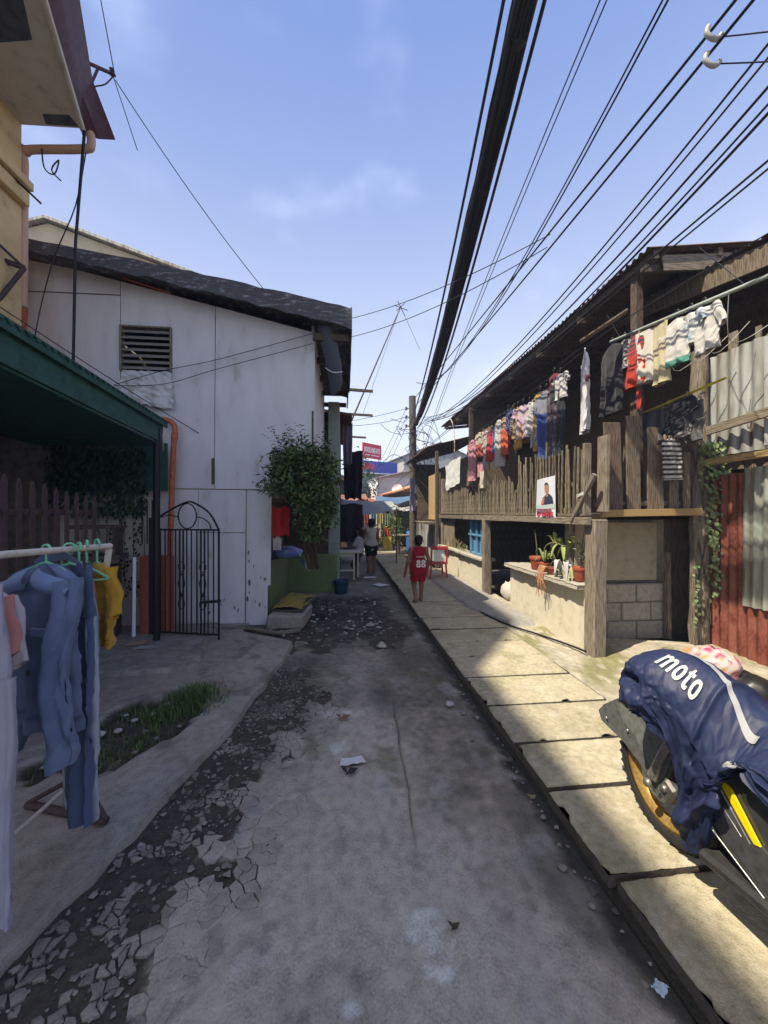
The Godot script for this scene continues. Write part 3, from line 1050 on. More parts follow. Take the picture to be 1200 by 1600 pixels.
	for k in 7:
		var sl := MB.new()
		sl.col = Color(0.42, 0.42, 0.46)
		sl.box(V(-2.676, 4.075 - k * 0.083, F - 0.005), Vector3(0.62, 0.078, 0.006), Basis(Vector3.RIGHT, -0.75), 0.001)
		part(win, "louvre_slat", sl, M.pale_paint)
	# white sheet stuffed under the louvres
	var cl := MB.new()
	cl.grid(26, 22, func(u: float, v: float):
		var p := lerpf(-2.98, -2.345 + 0.06 * v, u) + 0.02 * n1.get_noise_2d(v * 3.0, 4.0)
		var h := 3.53 - (0.40 + 0.14 * u + 0.05 * n1.get_noise_1d(u * 4.0)) * v
		var z := F - 0.03 - 0.06 * v - 0.035 * v * sin(u * 17.0 + 3.0 * v) - 0.05 * n2.get_noise_2d(u * 5.0, v * 5.0)
		return [V(p, h, z), Color(0.74, 0.75, 0.78)])
	single("window_sheet", "crumpled white plastic sheet hanging below the louvred window", "sheet", cl, M.cloth, V(-2.65, 3.0, F - 0.05))
	# bundle of rolled tarpaulin tied under the eave corner
	var rt := MB.new()
	rt.col = Color(0.10, 0.11, 0.15)
	rt.tube(smooth_path([V(-0.24, 4.24, 5.5), V(-0.20, 4.05, 5.52), V(-0.13, 3.75, 5.62), V(-0.10, 3.5, 5.75), V(-0.15, 3.36, 5.8)], 4), [0.10, 0.11, 0.12, 0.11, 0.115, 0.12, 0.115, 0.11, 0.12, 0.11, 0.10, 0.105, 0.09, 0.08, 0.05, 0.035, 0.02], 12)
	var rl := single("rolled_tarpaulin", "dark rolled tarpaulin tied under the roof corner of the plywood house", "tarpaulin", rt, M.cloth, V(-0.2, 3.36, 5.6))
	var tie := MB.new()
	tie.col = Color(0.6, 0.62, 0.65)
	tie.tube(smooth_path([V(-0.24, 3.66, 5.55), V(-0.13, 3.58, 5.49), V(0.0, 3.62, 5.56)], 4), 0.008, 6)
	part(rl, "tie", tie, M.plain)

func yellow_house() -> void:
	var t := thing("yellow_house", "yellow plastered house with a purple roof edge and beige soffit", "house", V(-5.2, 0, 4.0))
	var w := MB.new()
	w.box(V(-5.5, 4.5, 4.05), Vector3(3.6, 3.4, 1.7), Basis.IDENTITY, 0.02)
	# the open ground-floor room behind the porch
	var gr := MB.new()
	gr.box(V(-7.3, 1.4, 3.8), Vector3(0.1, 2.8, 3.6))
	gr.box(V(-5.5, 1.4, 2.05), Vector3(3.6, 2.8, 0.1))
	gr.box(V(-5.5, 1.4, 5.46), Vector3(3.6, 2.8, 0.08))
	gr.box(V(-5.5, 2.77, 3.8), Vector3(3.6, 0.06, 3.5))
	part(t, "ground_floor_boards", gr, M.old_boards)
	part(t, "wall", w, M.yellow_plaster)
	var md := MB.new()
	md.box(V(-3.64, 5.37, 4.05), Vector3(0.14, 0.1, 1.68), Basis.IDENTITY, 0.01)
	md.box(V(-3.66, 5.22, 4.05), Vector3(0.09, 0.16, 1.68), Basis.IDENTITY, 0.01)
	part(t, "moulding", md, M.yellow_plaster)
	var rd := MB.new()
	rd.tube([V(-3.66, 5.34, 4.7), V(-3.38, 5.08, 4.72)], 0.012, 6)
	part(t, "iron_rod", rd, M.iron)
	# soffit slab, wider toward the camera
	var so := MB.new()
	var pl := PackedVector2Array([Vector2(-3.75, 4.89), Vector2(-3.03, 4.86), Vector2(-2.59, 3.65), Vector2(-2.5, 3.2), Vector2(-3.75, 3.2)])
	so.prism(pl, Transform3D(Basis(Vector3.RIGHT, Vector3(0, 0, -1), Vector3.UP), Vector3(0, 6.13, 0)), 0.03)
	var sf := part(t, "soffit", so, M.soffit)
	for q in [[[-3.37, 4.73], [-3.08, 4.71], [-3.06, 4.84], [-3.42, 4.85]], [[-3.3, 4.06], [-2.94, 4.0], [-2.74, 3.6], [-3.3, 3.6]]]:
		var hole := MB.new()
		hole.col = Color(0.10, 0.13, 0.30) / 0.19  # dark blue sheet paints the gloom of an opening in the soffit
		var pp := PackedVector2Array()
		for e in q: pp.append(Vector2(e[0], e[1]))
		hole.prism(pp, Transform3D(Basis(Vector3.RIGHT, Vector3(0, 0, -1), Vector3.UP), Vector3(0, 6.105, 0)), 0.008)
		part(sf, "painted_hole", hole, M.old_boards)
	# fascia, a folded painted sheet
	var fa := MB.new()
	var lo := [V(-3.06, 6.06, 4.9), V(-2.97, 6.08, 4.68), V(-2.59, 6.08, 3.65), V(-2.5, 6.08, 3.4), V(-2.46, 6.08, 3.2)]
	var mi := [V(-2.93, 6.12, 5.0), V(-2.88, 6.24, 4.62), V(-2.48, 6.2, 3.68), V(-2.40, 6.2, 3.4), V(-2.36, 6.2, 3.2)]
	var hi := [V(-2.80, 6.22, 5.1), V(-2.80, 6.47, 4.66), V(-2.38, 6.44, 3.72), V(-2.32, 6.44, 3.4), V(-2.28, 6.44, 3.2)]
	for i in 4:
		fa.quad(lo[i], lo[i + 1], mi[i + 1], mi[i])
		fa.quad(mi[i], mi[i + 1], hi[i + 1], hi[i])
		fa.quad(hi[i], hi[i + 1], hi[i + 1] + Vector3(-1.6, 0.5, 0), hi[i] + Vector3(-1.2, 0.45, 0))
	part(t, "fascia", fa, M.purple_paint)
	var trm := MB.new()
	trm.tube([V(-3.04, 6.095, 4.88), V(-2.6, 6.095, 3.66), V(-2.47, 6.095, 3.2)], 0.03, 6)
	part(t, "soffit_trim", trm, M.soffit)
	# brown gutter pipe back to the wall
	var gp := MB.new()
	gp.col = Color(0.55, 0.35, 0.25)
	gp.tube(smooth_path([V(-2.99, 6.12, 4.93), V(-2.98, 5.98, 4.93), V(-3.06, 5.92, 4.93), V(-3.6, 5.86, 4.93), V(-3.68, 5.82, 4.93), V(-3.71, 5.7, 4.93), V(-3.72, 4.0, 4.93)], 3), 0.045, 10)
	part(t, "gutter_pipe", gp, M.plain)
	var tw := MB.new()
	tw.tube(smooth_path([V(-3.5, 5.9, 4.9), V(-3.46, 5.62, 4.88), V(-3.35, 5.55, 4.88), V(-3.3, 5.72, 4.88), V(-3.38, 5.6, 4.88), V(-3.28, 5.48, 4.88)], 4), 0.008, 5)
	part(t, "loose_wire", tw, M.cable)
	# brackets near the porch roof and the pipe stub
	var bk := MB.new()
	bk.tube([V(-4.0, 4.45, 4.6), V(-3.55, 4.34, 4.72)], 0.03, 6)
	bk.tube([V(-3.55, 4.34, 4.72), V(-3.85, 3.55, 4.5)], 0.025, 6)
	bk.tube([V(-3.55, 4.34, 4.72), V(-3.8, 4.62, 4.4)], 0.015, 6)
	part(t, "iron_bracket", bk, M.maroon)
	# leaning rod against the eave, and the old aerial on the roof edge
	var md2 := MB.new()
	md2.tube([V(-2.96, 6.0, 4.78), V(-3.12, 4.77, 4.88), V(-3.13, 3.12, 4.85)], 0.017, 6)
	single("leaning_rod", "thin dark metal rod running from purple eave down to green porch roof", "rod", md2, M.iron, V(-3.13, 3.12, 4.85))
	var a := thing("roof_aerial", "old wooden aerial mast on the purple roof edge", "aerial", V(-3.1, 6.4, 5.0))
	var am := MB.new()
	am.bar(V(-3.2, 6.45, 5.05), V(-3.06, 7.2, 5.2), 0.03, 0.03)
	part(a, "mast", am, M.purple_paint)
	var ac := MB.new()
	ac.bar(V(-3.22, 7.26, 5.2), V(-2.86, 7.13, 5.2), 0.035, 0.03)
	part(a, "cross_bar", ac, M.purple_paint)
	var ai := MB.new()
	ai.lathe(V(-2.9, 7.12, 5.2), [[0.0, 0.0], [0.03, 0.01], [0.02, 0.05], [0.03, 0.08], [0.0, 0.1]], 8)
	ai.tube(smooth_path([V(-2.88, 7.12, 5.2), V(-2.95, 6.95, 5.15), V(-3.05, 6.85, 5.1), V(-3.12, 6.7, 5.05)], 3), 0.008, 5)
	part(a, "insulator", ai, M.cable)
	# lamp cord that droops beside the leaning rod
	var dc := MB.new()
	dc.tube(smooth_path([V(-2.99, 5.8, 4.85), V(-3.12, 5.2, 4.88), V(-3.36, 4.6, 4.9), V(-3.55, 4.0, 4.95), V(-3.62, 3.35, 4.9)], 4), 0.007, 5)
	single("drooping_wire", "thin black wire drooping beside the leaning metal rod", "wire", dc, M.cable, V(-3.3, 3.35, 4.9))

func porch() -> void:
	var t := thing("green_porch", "green painted porch roof with a dark open space beneath it", "porch", V(-3.2, 0, 2.6))
	var f := MB.new()
	f.prism(PackedVector2Array([Vector2(2.2, 2.585), Vector2(4.92, 2.44), Vector2(4.94, 2.66), Vector2(2.2, 2.82)]), Transform3D(Basis(Vector3(0, 0, -1), Vector3.UP, Vector3(1, 0, 0)), V(-2.17, 0, 0)), 0.03)
	part(t, "fascia", f, M.green_paint)
	var rf := MB.new()
	rf.grid(220, 2, func(u: float, v: float):
		var s := lerpf(2.2, 4.98, u)
		var p := lerpf(-2.12, -3.72, v)
		var h := lerpf(2.845, 2.69, u) + 0.40 * v + 0.014 * sin(s / 0.076 * TAU)
		return V(p, h, s))
	part(t, "roof_sheet", rf, M.green_paint)
	var lip := MB.new()
	lip.prism(PackedVector2Array([Vector2(2.2, 2.79), Vector2(4.97, 2.63), Vector2(4.97, 2.71), Vector2(2.2, 2.875)]), Transform3D(Basis(Vector3(0, 0, -1), Vector3.UP, Vector3(1, 0, 0)), V(-2.13, 0, 0)), 0.02)
	part(t, "roof_edge", lip, M.green_paint)
	for q in [[4.84, -2.2, 0.05], [3.0, -3.5, 0.05], [2.3, -2.2, 0.05]]:
		var ps := MB.new()
		ps.tube([V(q[1], 0.03, q[0]), V(q[1], 2.6, q[0])], q[2] * 0.8, 8)
		part(t, "post", ps, M.iron)
	var cap := MB.new()
	cap.col = Color(0.5, 0.52, 0.52)
	cap.box(V(-2.17, 2.44, 4.9), Vector3(0.03, 0.2, 0.03), Basis(Vector3.RIGHT, 0.2), 0.004)
	part(t, "metal_strap", cap, M.zinc)
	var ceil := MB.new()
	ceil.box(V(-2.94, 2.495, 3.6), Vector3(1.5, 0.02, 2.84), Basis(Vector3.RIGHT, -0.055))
	part(t, "ceiling_board", ceil, M.green_paint)  # dark green puts the deep shade under the porch roof into the colour
	# added sheet behind the climbing plant; its dark green paints the porch shade
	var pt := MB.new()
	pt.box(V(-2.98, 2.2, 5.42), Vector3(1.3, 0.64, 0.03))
	part(t, "shade_sheet", pt, M.green_paint)
	var st := MB.new()
	st.col = Color(1.2, 1.0, 0.85)
	st.box(V(-2.9, 2.45, 4.6), Vector3(0.16, 0.04, 0.02))
	part(t, "batten", st, M.new_lumber)
	# maroon picket fence on a low red wall
	var fe := thing("picket_fence", "maroon steel picket fence on a low red plastered wall under the green porch", "fence", V(-2.2, 0, 2.6))
	var lw := MB.new()
	lw.box(V(-2.26, 0.5, 2.9), Vector3(0.14, 1.0, 1.6), Basis.IDENTITY, 0.01)
	part(fe, "low_wall", lw, M.red_plaster)
	var k := 0
	var s := 2.2
	while s < 3.72:
		var hh := 1.83 - 0.11 * (s - 2.9) + rr(-0.015, 0.015)
		var pk := MB.new()
		var pts := PackedVector2Array([Vector2(s - 0.018, 1.0), Vector2(s + 0.018, 1.0), Vector2(s + 0.018, hh - 0.05), Vector2(s, hh), Vector2(s - 0.018, hh - 0.05)])
		pk.prism(pts, Transform3D(Basis(Vector3(0, 0, -1), Vector3.UP, Vector3(1, 0, 0)), V(-2.2, 0, 0)), 0.014)
		part(fe, "picket", pk, M.maroon)
		s += 0.115
	for h in [1.12, 1.6]:
		var rl := MB.new()
		rl.box(V(-2.222, h, 2.95), Vector3(0.014, 0.04, 1.6), Basis.IDENTITY, 0.002)
		part(fe, "rail", rl, M.maroon)
	# white painted boards in the porch that carry the creeper
	var wb := MB.new()
	wb.box(V(-3.15, 0.95, 5.50), Vector3(1.15, 1.75, 0.02), Basis.IDENTITY, 0.003)
	wb.col = Color(0.25, 0.55, 0.33)
	wb.box(V(-2.95, 1.88, 5.492), Vector3(0.62, 0.13, 0.02), Basis.IDENTITY, 0.003)
	part(t, "white_board", wb, M.pale_paint)
	var cr := thing("creeper", "dark leafy creeper, thickened to darken the porch, hanging over white boards", "plant", V(-3.0, 0.1, 5.45))
	var lf := MB.new()
	for i in 420:  # small dark leaves stand for the dark perforations of the pale wall
		var p := -2.65 - 0.95 * pow(rng.randf(), 1.5)
		var h := 2.5 - 2.0 * rng.randf()
		if rng.randf() < 0.3: p = snappedf(p, 0.16) + rr(-0.02, 0.02)
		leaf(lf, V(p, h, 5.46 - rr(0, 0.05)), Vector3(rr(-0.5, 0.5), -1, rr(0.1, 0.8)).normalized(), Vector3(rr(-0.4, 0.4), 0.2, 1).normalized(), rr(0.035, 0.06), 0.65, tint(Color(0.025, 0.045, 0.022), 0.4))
	for i in 1500:  # leaf mass added to darken the space under the porch
		var p := -2.55 - 1.15 * rng.randf()
		var h := 2.52 - 0.95 * pow(rng.randf(), 1.4)
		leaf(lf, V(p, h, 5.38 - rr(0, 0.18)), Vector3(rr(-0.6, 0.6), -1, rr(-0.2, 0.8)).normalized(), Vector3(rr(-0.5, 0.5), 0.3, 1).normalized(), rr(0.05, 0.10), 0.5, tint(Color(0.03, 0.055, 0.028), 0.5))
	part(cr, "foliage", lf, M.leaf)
	var sm := MB.new()
	for i in 9:
		var p := -2.68 - i * 0.1
		sm.tube(smooth_path([V(p, 2.5, 5.47), V(p + rr(-0.04, 0.04), 1.9, 5.46), V(p + rr(-0.05, 0.05), 1.2, 5.46), V(p + rr(-0.05, 0.05), 0.6, 5.46)], 3), 0.004, 5)
	part(cr, "stem", sm, M.dark_timber)
	# clutter in the doorway of the porch
	var ck := thing("wooden_crate_shelf", "dark wooden shelf box standing in the porch before the creeper", "shelf", V(-2.95, 0.03, 5.0))
	var c := MB.new()
	c.box(V(-2.95, 0.5, 5.0), Vector3(0.42, 0.9, 0.3), Basis(Vector3.UP, 0.2), 0.01)
	part(ck, "body", c, M.dark_timber)
	var ct := MB.new()
	ct.box(V(-2.95, 1.06, 5.0), Vector3(0.56, 0.05, 0.36), Basis(Vector3.UP, 0.2), 0.006)
	ct.box(V(-2.95, 1.42, 5.02), Vector3(0.5, 0.04, 0.3), Basis(Vector3.UP, 0.2), 0.006)
	ct.box(V(-2.73, 1.25, 5.02), Vector3(0.03, 0.34, 0.28), Basis(Vector3.UP, 0.2), 0.004)
	part(ck, "shelf_board", ct, M.dark_timber)

func leaf(mb: MB, at: Vector3, dir: Vector3, nrm: Vector3, l: float, w: float, k: Color) -> void:
	# a folded leaf: four triangles
	var side := dir.cross(nrm).normalized() * l * w * 0.5
	var up := side.cross(dir).normalized() * l * 0.12
	mb.col = k
	var a := mb.vert(at)
	var b := mb.vert(at + dir * l * 0.45 + side + up)
	var c := mb.vert(at + dir * l * 0.5)
	var d := mb.vert(at + dir * l * 0.45 - side + up)
	var e := mb.vert(at + dir * l)
	mb.trii(a, b, c); mb.trii(a, c, d); mb.trii(b, e, c); mb.trii(c, e, d)

# ---------- the sunlit side of the street ----------
func corrugated(mb: MB, o: Vector3, along: Vector3, ridge: Vector3, out: Vector3, w: float, l: float, pitch: float, amp: float, nv := 2, bend := 0.0) -> void:
	# o: corner; waves follow along, ridges run with ridge
	var ph := rr(0, TAU)
	var jag := rr(0, 50)
	mb.grid(int(w / pitch * 8.0), nv, func(u: float, v: float):
		var e := 0.008 * n1.get_noise_1d(u * w * 14.0 + jag)
		return o + along * (u * w) + ridge * (v * l + (e if v < 0.01 or v > 0.99 else 0.0)) + out * (amp * sin(u * w / pitch * TAU + ph) + bend * n2.get_noise_2d(u * w * 1.4 + jag, v * 2.0)))

func plank(parent: Node3D, called: String, a: Vector3, b: Vector3, w: float, t: float, m: Material, face := Vector3.UP, shade := 0.32) -> MeshInstance3D:
	# a sawn board from a to b, w wide across face x length, with uneven ends
	var mb := MB.new()
	var k := rr(1.0 - shade, 1.0 + shade)
	mb.col = Color(k, k * rr(0.95, 1.02), k * rr(0.9, 1.03))
	mb.bar(a, b, w, t, face, 0.003)
	for i in mb.v.size():
		mb.v[i] += Vector3(n1.get_noise_3dv(mb.v[i] * 9.0), n1.get_noise_3dv(mb.v[i] * 9.0 + Vector3(5, 5, 5)), n1.get_noise_3dv(mb.v[i] * 9.0 + Vector3(9, 2, 1))) * 0.007
	return part(parent, called, mb, m)

func timber_house() -> void:
	var t := thing("timber_house", "weathered two-storey timber house with bamboo balcony and rusty corrugated roof", "house", V(4.0, 0, 7.0))
	# low walls along the street
	var lw := MB.new()
	lw.grid(2, 60, func(u: float, v: float): return V(2.7 + 0.012 * n1.get_noise_2d(v * 9.0, u * 3.0), lerpf(0.0, 0.735, u), lerpf(4.02, 5.9, v)))
	lw.box(V(2.775, 0.367, 4.96), Vector3(0.13, 0.735, 1.88))
	lw.box(V(2.73, 0.37, 5.87), Vector3(0.1, 0.74, 0.1), Basis.IDENTITY, 0.01)
	var w1 := part(t, "planter_wall", lw, M.mossy_wall)
	var cap := MB.new()
	cap.grid(10, 70, func(u: float, v: float):
		var p := lerpf(2.585, 3.0, u) + 0.02 * n1.get_noise_2d(v * 12.0, 1.0)
		return V(p, 0.785 + 0.012 * n2.get_noise_2d(u * 4.0, v * 14.0), lerpf(4.0, 5.95, v)))
	cap.grid(2, 70, func(u: float, v: float): return V(2.585 + 0.02 * n1.get_noise_2d(v * 12.0, 1.0) + 0.008 * u, lerpf(0.735, 0.785, u) , lerpf(4.0, 5.95, v)))
	cap.box(V(2.8, 0.758, 4.975), Vector3(0.4, 0.045, 1.93))
	part(w1, "ledge", cap, M.block)
	var fw := MB.new()
	fw.box(V(2.76, 0.33, 8.65), Vector3(0.14, 0.66, 3.2), Basis.IDENTITY, 0.008)
	var w2 := part(t, "far_wall", fw, M.mossy_wall)
	var fc := MB.new()
	for k in 8:
		fc.box(V(2.74 + rr(-0.03, 0.02), 0.685 + rr(-0.01, 0.01), 7.25 + k * 0.4), Vector3(0.3, 0.06, 0.41), Basis(Vector3.UP, rr(-0.04, 0.04)), 0.012)
	part(w2, "ledge", fc, M.block)
	# posts
	var pa := MB.new()
	pa.box(V(2.745, 0.76, 3.92), Vector3(0.15, 1.52, 0.18), Basis(Vector3(0, 0, 1), -0.012), 0.012)
	for i in pa.v.size(): pa.v[i] += Vector3(1, 0, 1) * 0.006 * n1.get_noise_3dv(pa.v[i] * 8.0)
	part(t, "corner_post", pa, M.wood_up)
	plank(t, "post", V(2.68, 0.0, 6.95), V(2.68, 1.47, 6.95), 0.13, 0.12, M.wood_up, Vector3.RIGHT)
	plank(t, "post", V(2.76, 0.0, 10.25), V(2.76, 2.5, 10.25), 0.16, 0.14, M.wood_up, Vector3.RIGHT)
	plank(t, "post", V(2.79, 1.6, 3.86), V(2.80, 2.42, 3.86), 0.15, 0.035, M.wood_up, Vector3.RIGHT)
	plank(t, "post", V(2.68, 1.56, 3.98), V(2.69, 2.36, 3.98), 0.08, 0.045, M.wood_up, Vector3.FORWARD)
	plank(t, "post", V(3.55, 1.6, 4.3), V(3.55, 4.45, 4.3), 0.1, 0.1, M.dark_timber, Vector3.RIGHT)
	plank(t, "post", V(3.5, 1.6, 10.2), V(3.5, 4.4, 10.2), 0.1, 0.1, M.dark_timber, Vector3.RIGHT)
	# balcony: floor, beams, bamboo pickets
	var fl := MB.new()
	fl.box(V(4.45, 1.568, 7.15), Vector3(3.6, 0.03, 6.3))
	part(t, "balcony_floor", fl, M.brown_wood)
	plank(t, "beam", V(2.64, 1.5, 3.87), V(2.64, 1.5, 6.0), 0.05, 0.085, M.wood_along, Vector3.UP)
	plank(t, "beam", V(2.645, 1.495, 6.02), V(2.65, 1.485, 8.2), 0.05, 0.09, M.wood_along, Vector3.UP)
	plank(t, "beam", V(2.64, 1.49, 8.22), V(2.65, 1.48, 10.3), 0.05, 0.085, M.wood_along, Vector3.UP)
	plank(t, "rail", V(2.72, 1.62, 4.0), V(2.72, 1.62, 10.3), 0.04, 0.05, M.wood_along, Vector3.UP)
	plank(t, "rail", V(2.73, 1.93, 4.0), V(2.73, 1.9, 10.3), 0.03, 0.04, M.wood_along, Vector3.UP)
	var s := 4.06
	while s < 10.2:
		var hh := 2.36
		if s > 5.75: hh = 2.14
		if s > 6.9: hh = 1.98
		if s > 8.15: hh = 2.16
		hh += rr(-0.07, 0.05)
		if s > 5.45 and s < 5.62: hh = rr(2.35, 2.5)
		if s > 5.62 and s < 5.85: hh = rr(1.9, 2.1)
		if rng.randf() < 0.08: hh += 0.18
		var r := rr(0.013, 0.021)
		var lean := rr(-0.03, 0.03)
		var mb := MB.new()
		var k := rr(0.6, 1.2)
		if s < 5.2 : k *= 0.8
		mb.col = Color(k, k * rr(0.95, 1.02), k * rr(0.85, 1.02))
		var base := 1.53
		var pts := []
		var rad := []
		for q in 7:
			var f := q / 6.0
			pts.append(V(2.685 + 0.01 * n1.get_noise_1d(s * 9.0 + f * 2.0), lerpf(base, hh, f), s + lean * f))
			rad.append(r * (1.0 - 0.25 * f) * (1.08 if q % 2 == 0 else 1.0))
		mb.tube(pts, rad, 7)
		part(t, "bamboo_picket", mb, M.bamboo)
		s += rr(0.052, 0.082) if s > 5.7 else rr(0.058, 0.105)
	# plank guard across the end of the balcony
	for q in [[2.92, 3.12, 2.60], [3.17, 3.34, 2.68], [3.42, 3.55, 2.56], [3.56, 3.62, 2.35], [3.69, 3.80, 2.47], [3.86, 3.94, 2.28]]:
		plank(t, "guard_board", V((q[0] + q[1]) * 0.5, 1.56, 3.99), V((q[0] + q[1]) * 0.5 + rr(-0.025, 0.025), q[2], 3.99 + rr(-0.015, 0.015)), q[1] - q[0], 0.02, M.brown_wood, Vector3(0, 0, 1), 0.35)
	plank(t, "guard_board", V(3.28, 1.58, 4.12), V(3.3, 2.5, 4.12), 0.12, 0.02, M.brown_wood, Vector3(0, 0, 1))
	plank(t, "end_beam", V(2.82, 1.585, 3.93), V(4.02, 1.605, 3.93), 0.05, 0.075, M.new_lumber, Vector3.UP)
	plank(t, "end_rail", V(2.8, 1.69, 4.03), V(4.0, 1.7, 4.03), 0.03, 0.05, M.wood_across, Vector3.UP)
	plank(t, "strut", V(2.62, 1.50, 4.16), V(2.655, 2.0, 3.80), 0.05, 0.045, M.wood_up, Vector3.RIGHT)
	var tie := MB.new()
	tie.col = Color(0.45, 0.45, 0.42)
	for k in 4: tie.tube([V(2.60, 1.76 + k * 0.009, 4.03), V(2.62, 1.79 + k * 0.009, 3.94), V(2.67, 1.77 + k * 0.009, 3.97)], 0.005, 5)
	part(t, "cord_lashing", tie, M.plain)
	# inside: dark board walls, ceiling and doors
	var inn := MB.new()
	inn.box(V(6.3, 2.4, 8.5), Vector3(0.05, 4.9, 9.4))
	inn.box(V(5.6, 0.75, 7.4), Vector3(0.05, 1.5, 5.8))
	inn.box(V(4.9, 3.1, 10.32), Vector3(2.8, 3.0, 0.05))
	inn.box(V(4.2, 0.75, 10.3), Vector3(2.9, 1.5, 0.05))
	inn.box(V(4.85, 0.75, 4.62), Vector3(1.5, 1.5, 0.05))
	part(t, "inner_wall", inn, M.brown_wood)
	var df := MB.new()
	df.col = Color(1.6, 1.7, 1.7)
	for q in [[5.0, 0.95], [5.3, 0.95], [5.6, 0.95]]:
		df.box(V(4.6, 0.55, q[0]), Vector3(0.04, 1.1, 0.05), Basis.IDENTITY, 0.004)
	df.box(V(4.6, 1.1, 5.3), Vector3(0.04, 0.05, 0.7), Basis.IDENTITY, 0.004)
	part(t, "door_frame", df, M.dark_timber)
	# weathered boards and the blue window on the far half of the ground floor
	for k in 5:
		plank(t, "wall_board", V(2.74, 0.7, 9.3 + k * 0.19), V(2.74, 1.46, 9.3 + k * 0.19), 0.18, 0.02, M.wood_up, Vector3.RIGHT)
	var bw := MB.new()
	for q in [[7.12, 0.03], [7.4, 0.022], [7.68, 0.022], [8.05, 0.03]]:
		bw.box(V(2.77, 1.07, q[0]), Vector3(0.05, 0.74, q[1] * 1.6), Basis.IDENTITY, 0.004)
	bw.box(V(2.765, 1.12, 7.62), Vector3(0.045, 0.04, 1.1), Basis.IDENTITY, 0.004)
	bw.box(V(2.77, 0.74, 7.6), Vector3(0.05, 0.04, 0.98), Basis.IDENTITY, 0.004)
	var win := part(t, "window", bw, M.blue_paint)
	for k in 3:
		var pn := MB.new()
		pn.box(V(2.81, 1.07, [7.26, 7.54, 7.86][k]), Vector3(0.015, 0.68, [0.2, 0.2, 0.3][k]), Basis.IDENTITY, 0.002)
		part(win, "shutter_panel", pn, M.blue_paint)
	# block wall and ply panel under the end of the balcony
	var ew := MB.new()
	ew.box(V(3.5, 0.75, 4.62), Vector3(1.3, 1.5, 0.1))
	var ewn := part(t, "end_wall", ew, M.block)
	var hrow := 0.0
	for row in 3:
		var p := 2.86 - (0.2 if row % 2 else 0.0)
		while p < 4.06:
			var a := maxf(p, 2.84)
			var b := minf(p + 0.392, 4.1)
			var bl := MB.new()
			var k := rr(0.85, 1.15)
			bl.col = Color(k, k, k * 0.98)
			bl.box(V((a + b) * 0.5, 0.12 + row * 0.235, 4.5 + rr(-0.006, 0.006)), Vector3(b - a - 0.012, 0.222, 0.14), Basis.IDENTITY, 0.012)
			if b - a > 0.08: part(ewn, "concrete_block", bl, M.block)
			p += 0.4
	var mo := MB.new()
	mo.box(V(3.47, 0.35, 4.53), Vector3(1.24, 0.7, 0.14))
	part(ewn, "mortar", mo, M.concrete)
	var py := MB.new()
	py.box(V(3.4, 1.11, 4.46), Vector3(1.1, 0.72, 0.015), Basis(Vector3(0, 0, 1), -0.01), 0.002)
	py.box(V(3.05, 1.44, 4.5), Vector3(0.5, 0.24, 0.015), Basis(Vector3(0, 0, 1), 0.01), 0.002)
	part(ewn, "plywood_panel", py, M.ply)
	plank(t, "door_post", V(4.02, 0.03, 4.36), V(4.01, 1.1, 4.36), 0.06, 0.05, M.wood_up, Vector3.RIGHT)
	# roof
	var rf := MB.new()
	corrugated(rf, V(3.40, 4.56, 3.93), Vector3(0, 0, -1), Vector3(0.994, 0.115, 0).normalized(), Vector3(-0.115, 0.994, 0).normalized(), 9.1, 3.6, 0.105, 0.02, 3, 0.02)
	var roof := part(t, "roof", rf, M.rusty_roof)
	var pu := MB.new()
	for q in [[3.5, 4.49], [4.3, 4.58], [5.1, 4.68]]:
		pu.box(V(q[0], q[1], 8.4), Vector3(0.06, 0.09, 8.9))
	for k in 8:
		pu.box(V(4.5, 4.5, 4.05 + k * 1.2), Vector3(2.2, 0.08, 0.05), Basis(Vector3(0, 0, 1), 0.115))
	part(roof, "purlin", pu, M.dark_timber)
	var gp := MB.new()
	gp.prism(PackedVector2Array([Vector2(3.62, 4.33), Vector2(4.72, 4.43), Vector2(4.72, 4.62), Vector2(3.58, 4.5)]), Transform3D(Basis.IDENTITY, V(0, 0, 3.97)), 0.015)
	part(roof, "gable_board", gp, M.wood_across)
	var eb := MB.new()
	eb.bar(V(2.95, 3.72, 4.5), V(3.35, 3.98, 4.2), 0.1, 0.02, Vector3.UP)
	part(roof, "loose_batten", eb, M.brown_wood)
	# rough trunk post that carries the vine
	var pb := MB.new()
	var pts := []
	var rad := []
	for q in 16:
		var f := q / 15.0
		pts.append(V(4.2 + 0.03 * n1.get_noise_1d(f * 5.0), lerpf(0.0, 3.5, f), 4.12 + 0.03 * n2.get_noise_1d(f * 5.0)))
		rad.append(0.10 - 0.012 * f + 0.012 * n1.get_noise_1d(f * 17.0 + 3.0))
	pb.tube(pts, rad, 10)
	for i in pb.v.size(): pb.v[i] += Vector3(1, 0, 1) * 0.014 * n2.get_noise_3dv(pb.v[i] * Vector3(16, 3, 16))
	part(t, "trunk_post", pb, M.wood_up)
	plank(t, "post", V(4.04, 0.03, 4.03), V(4.04, 1.6, 4.03), 0.07, 0.05, M.wood_up, Vector3.RIGHT)

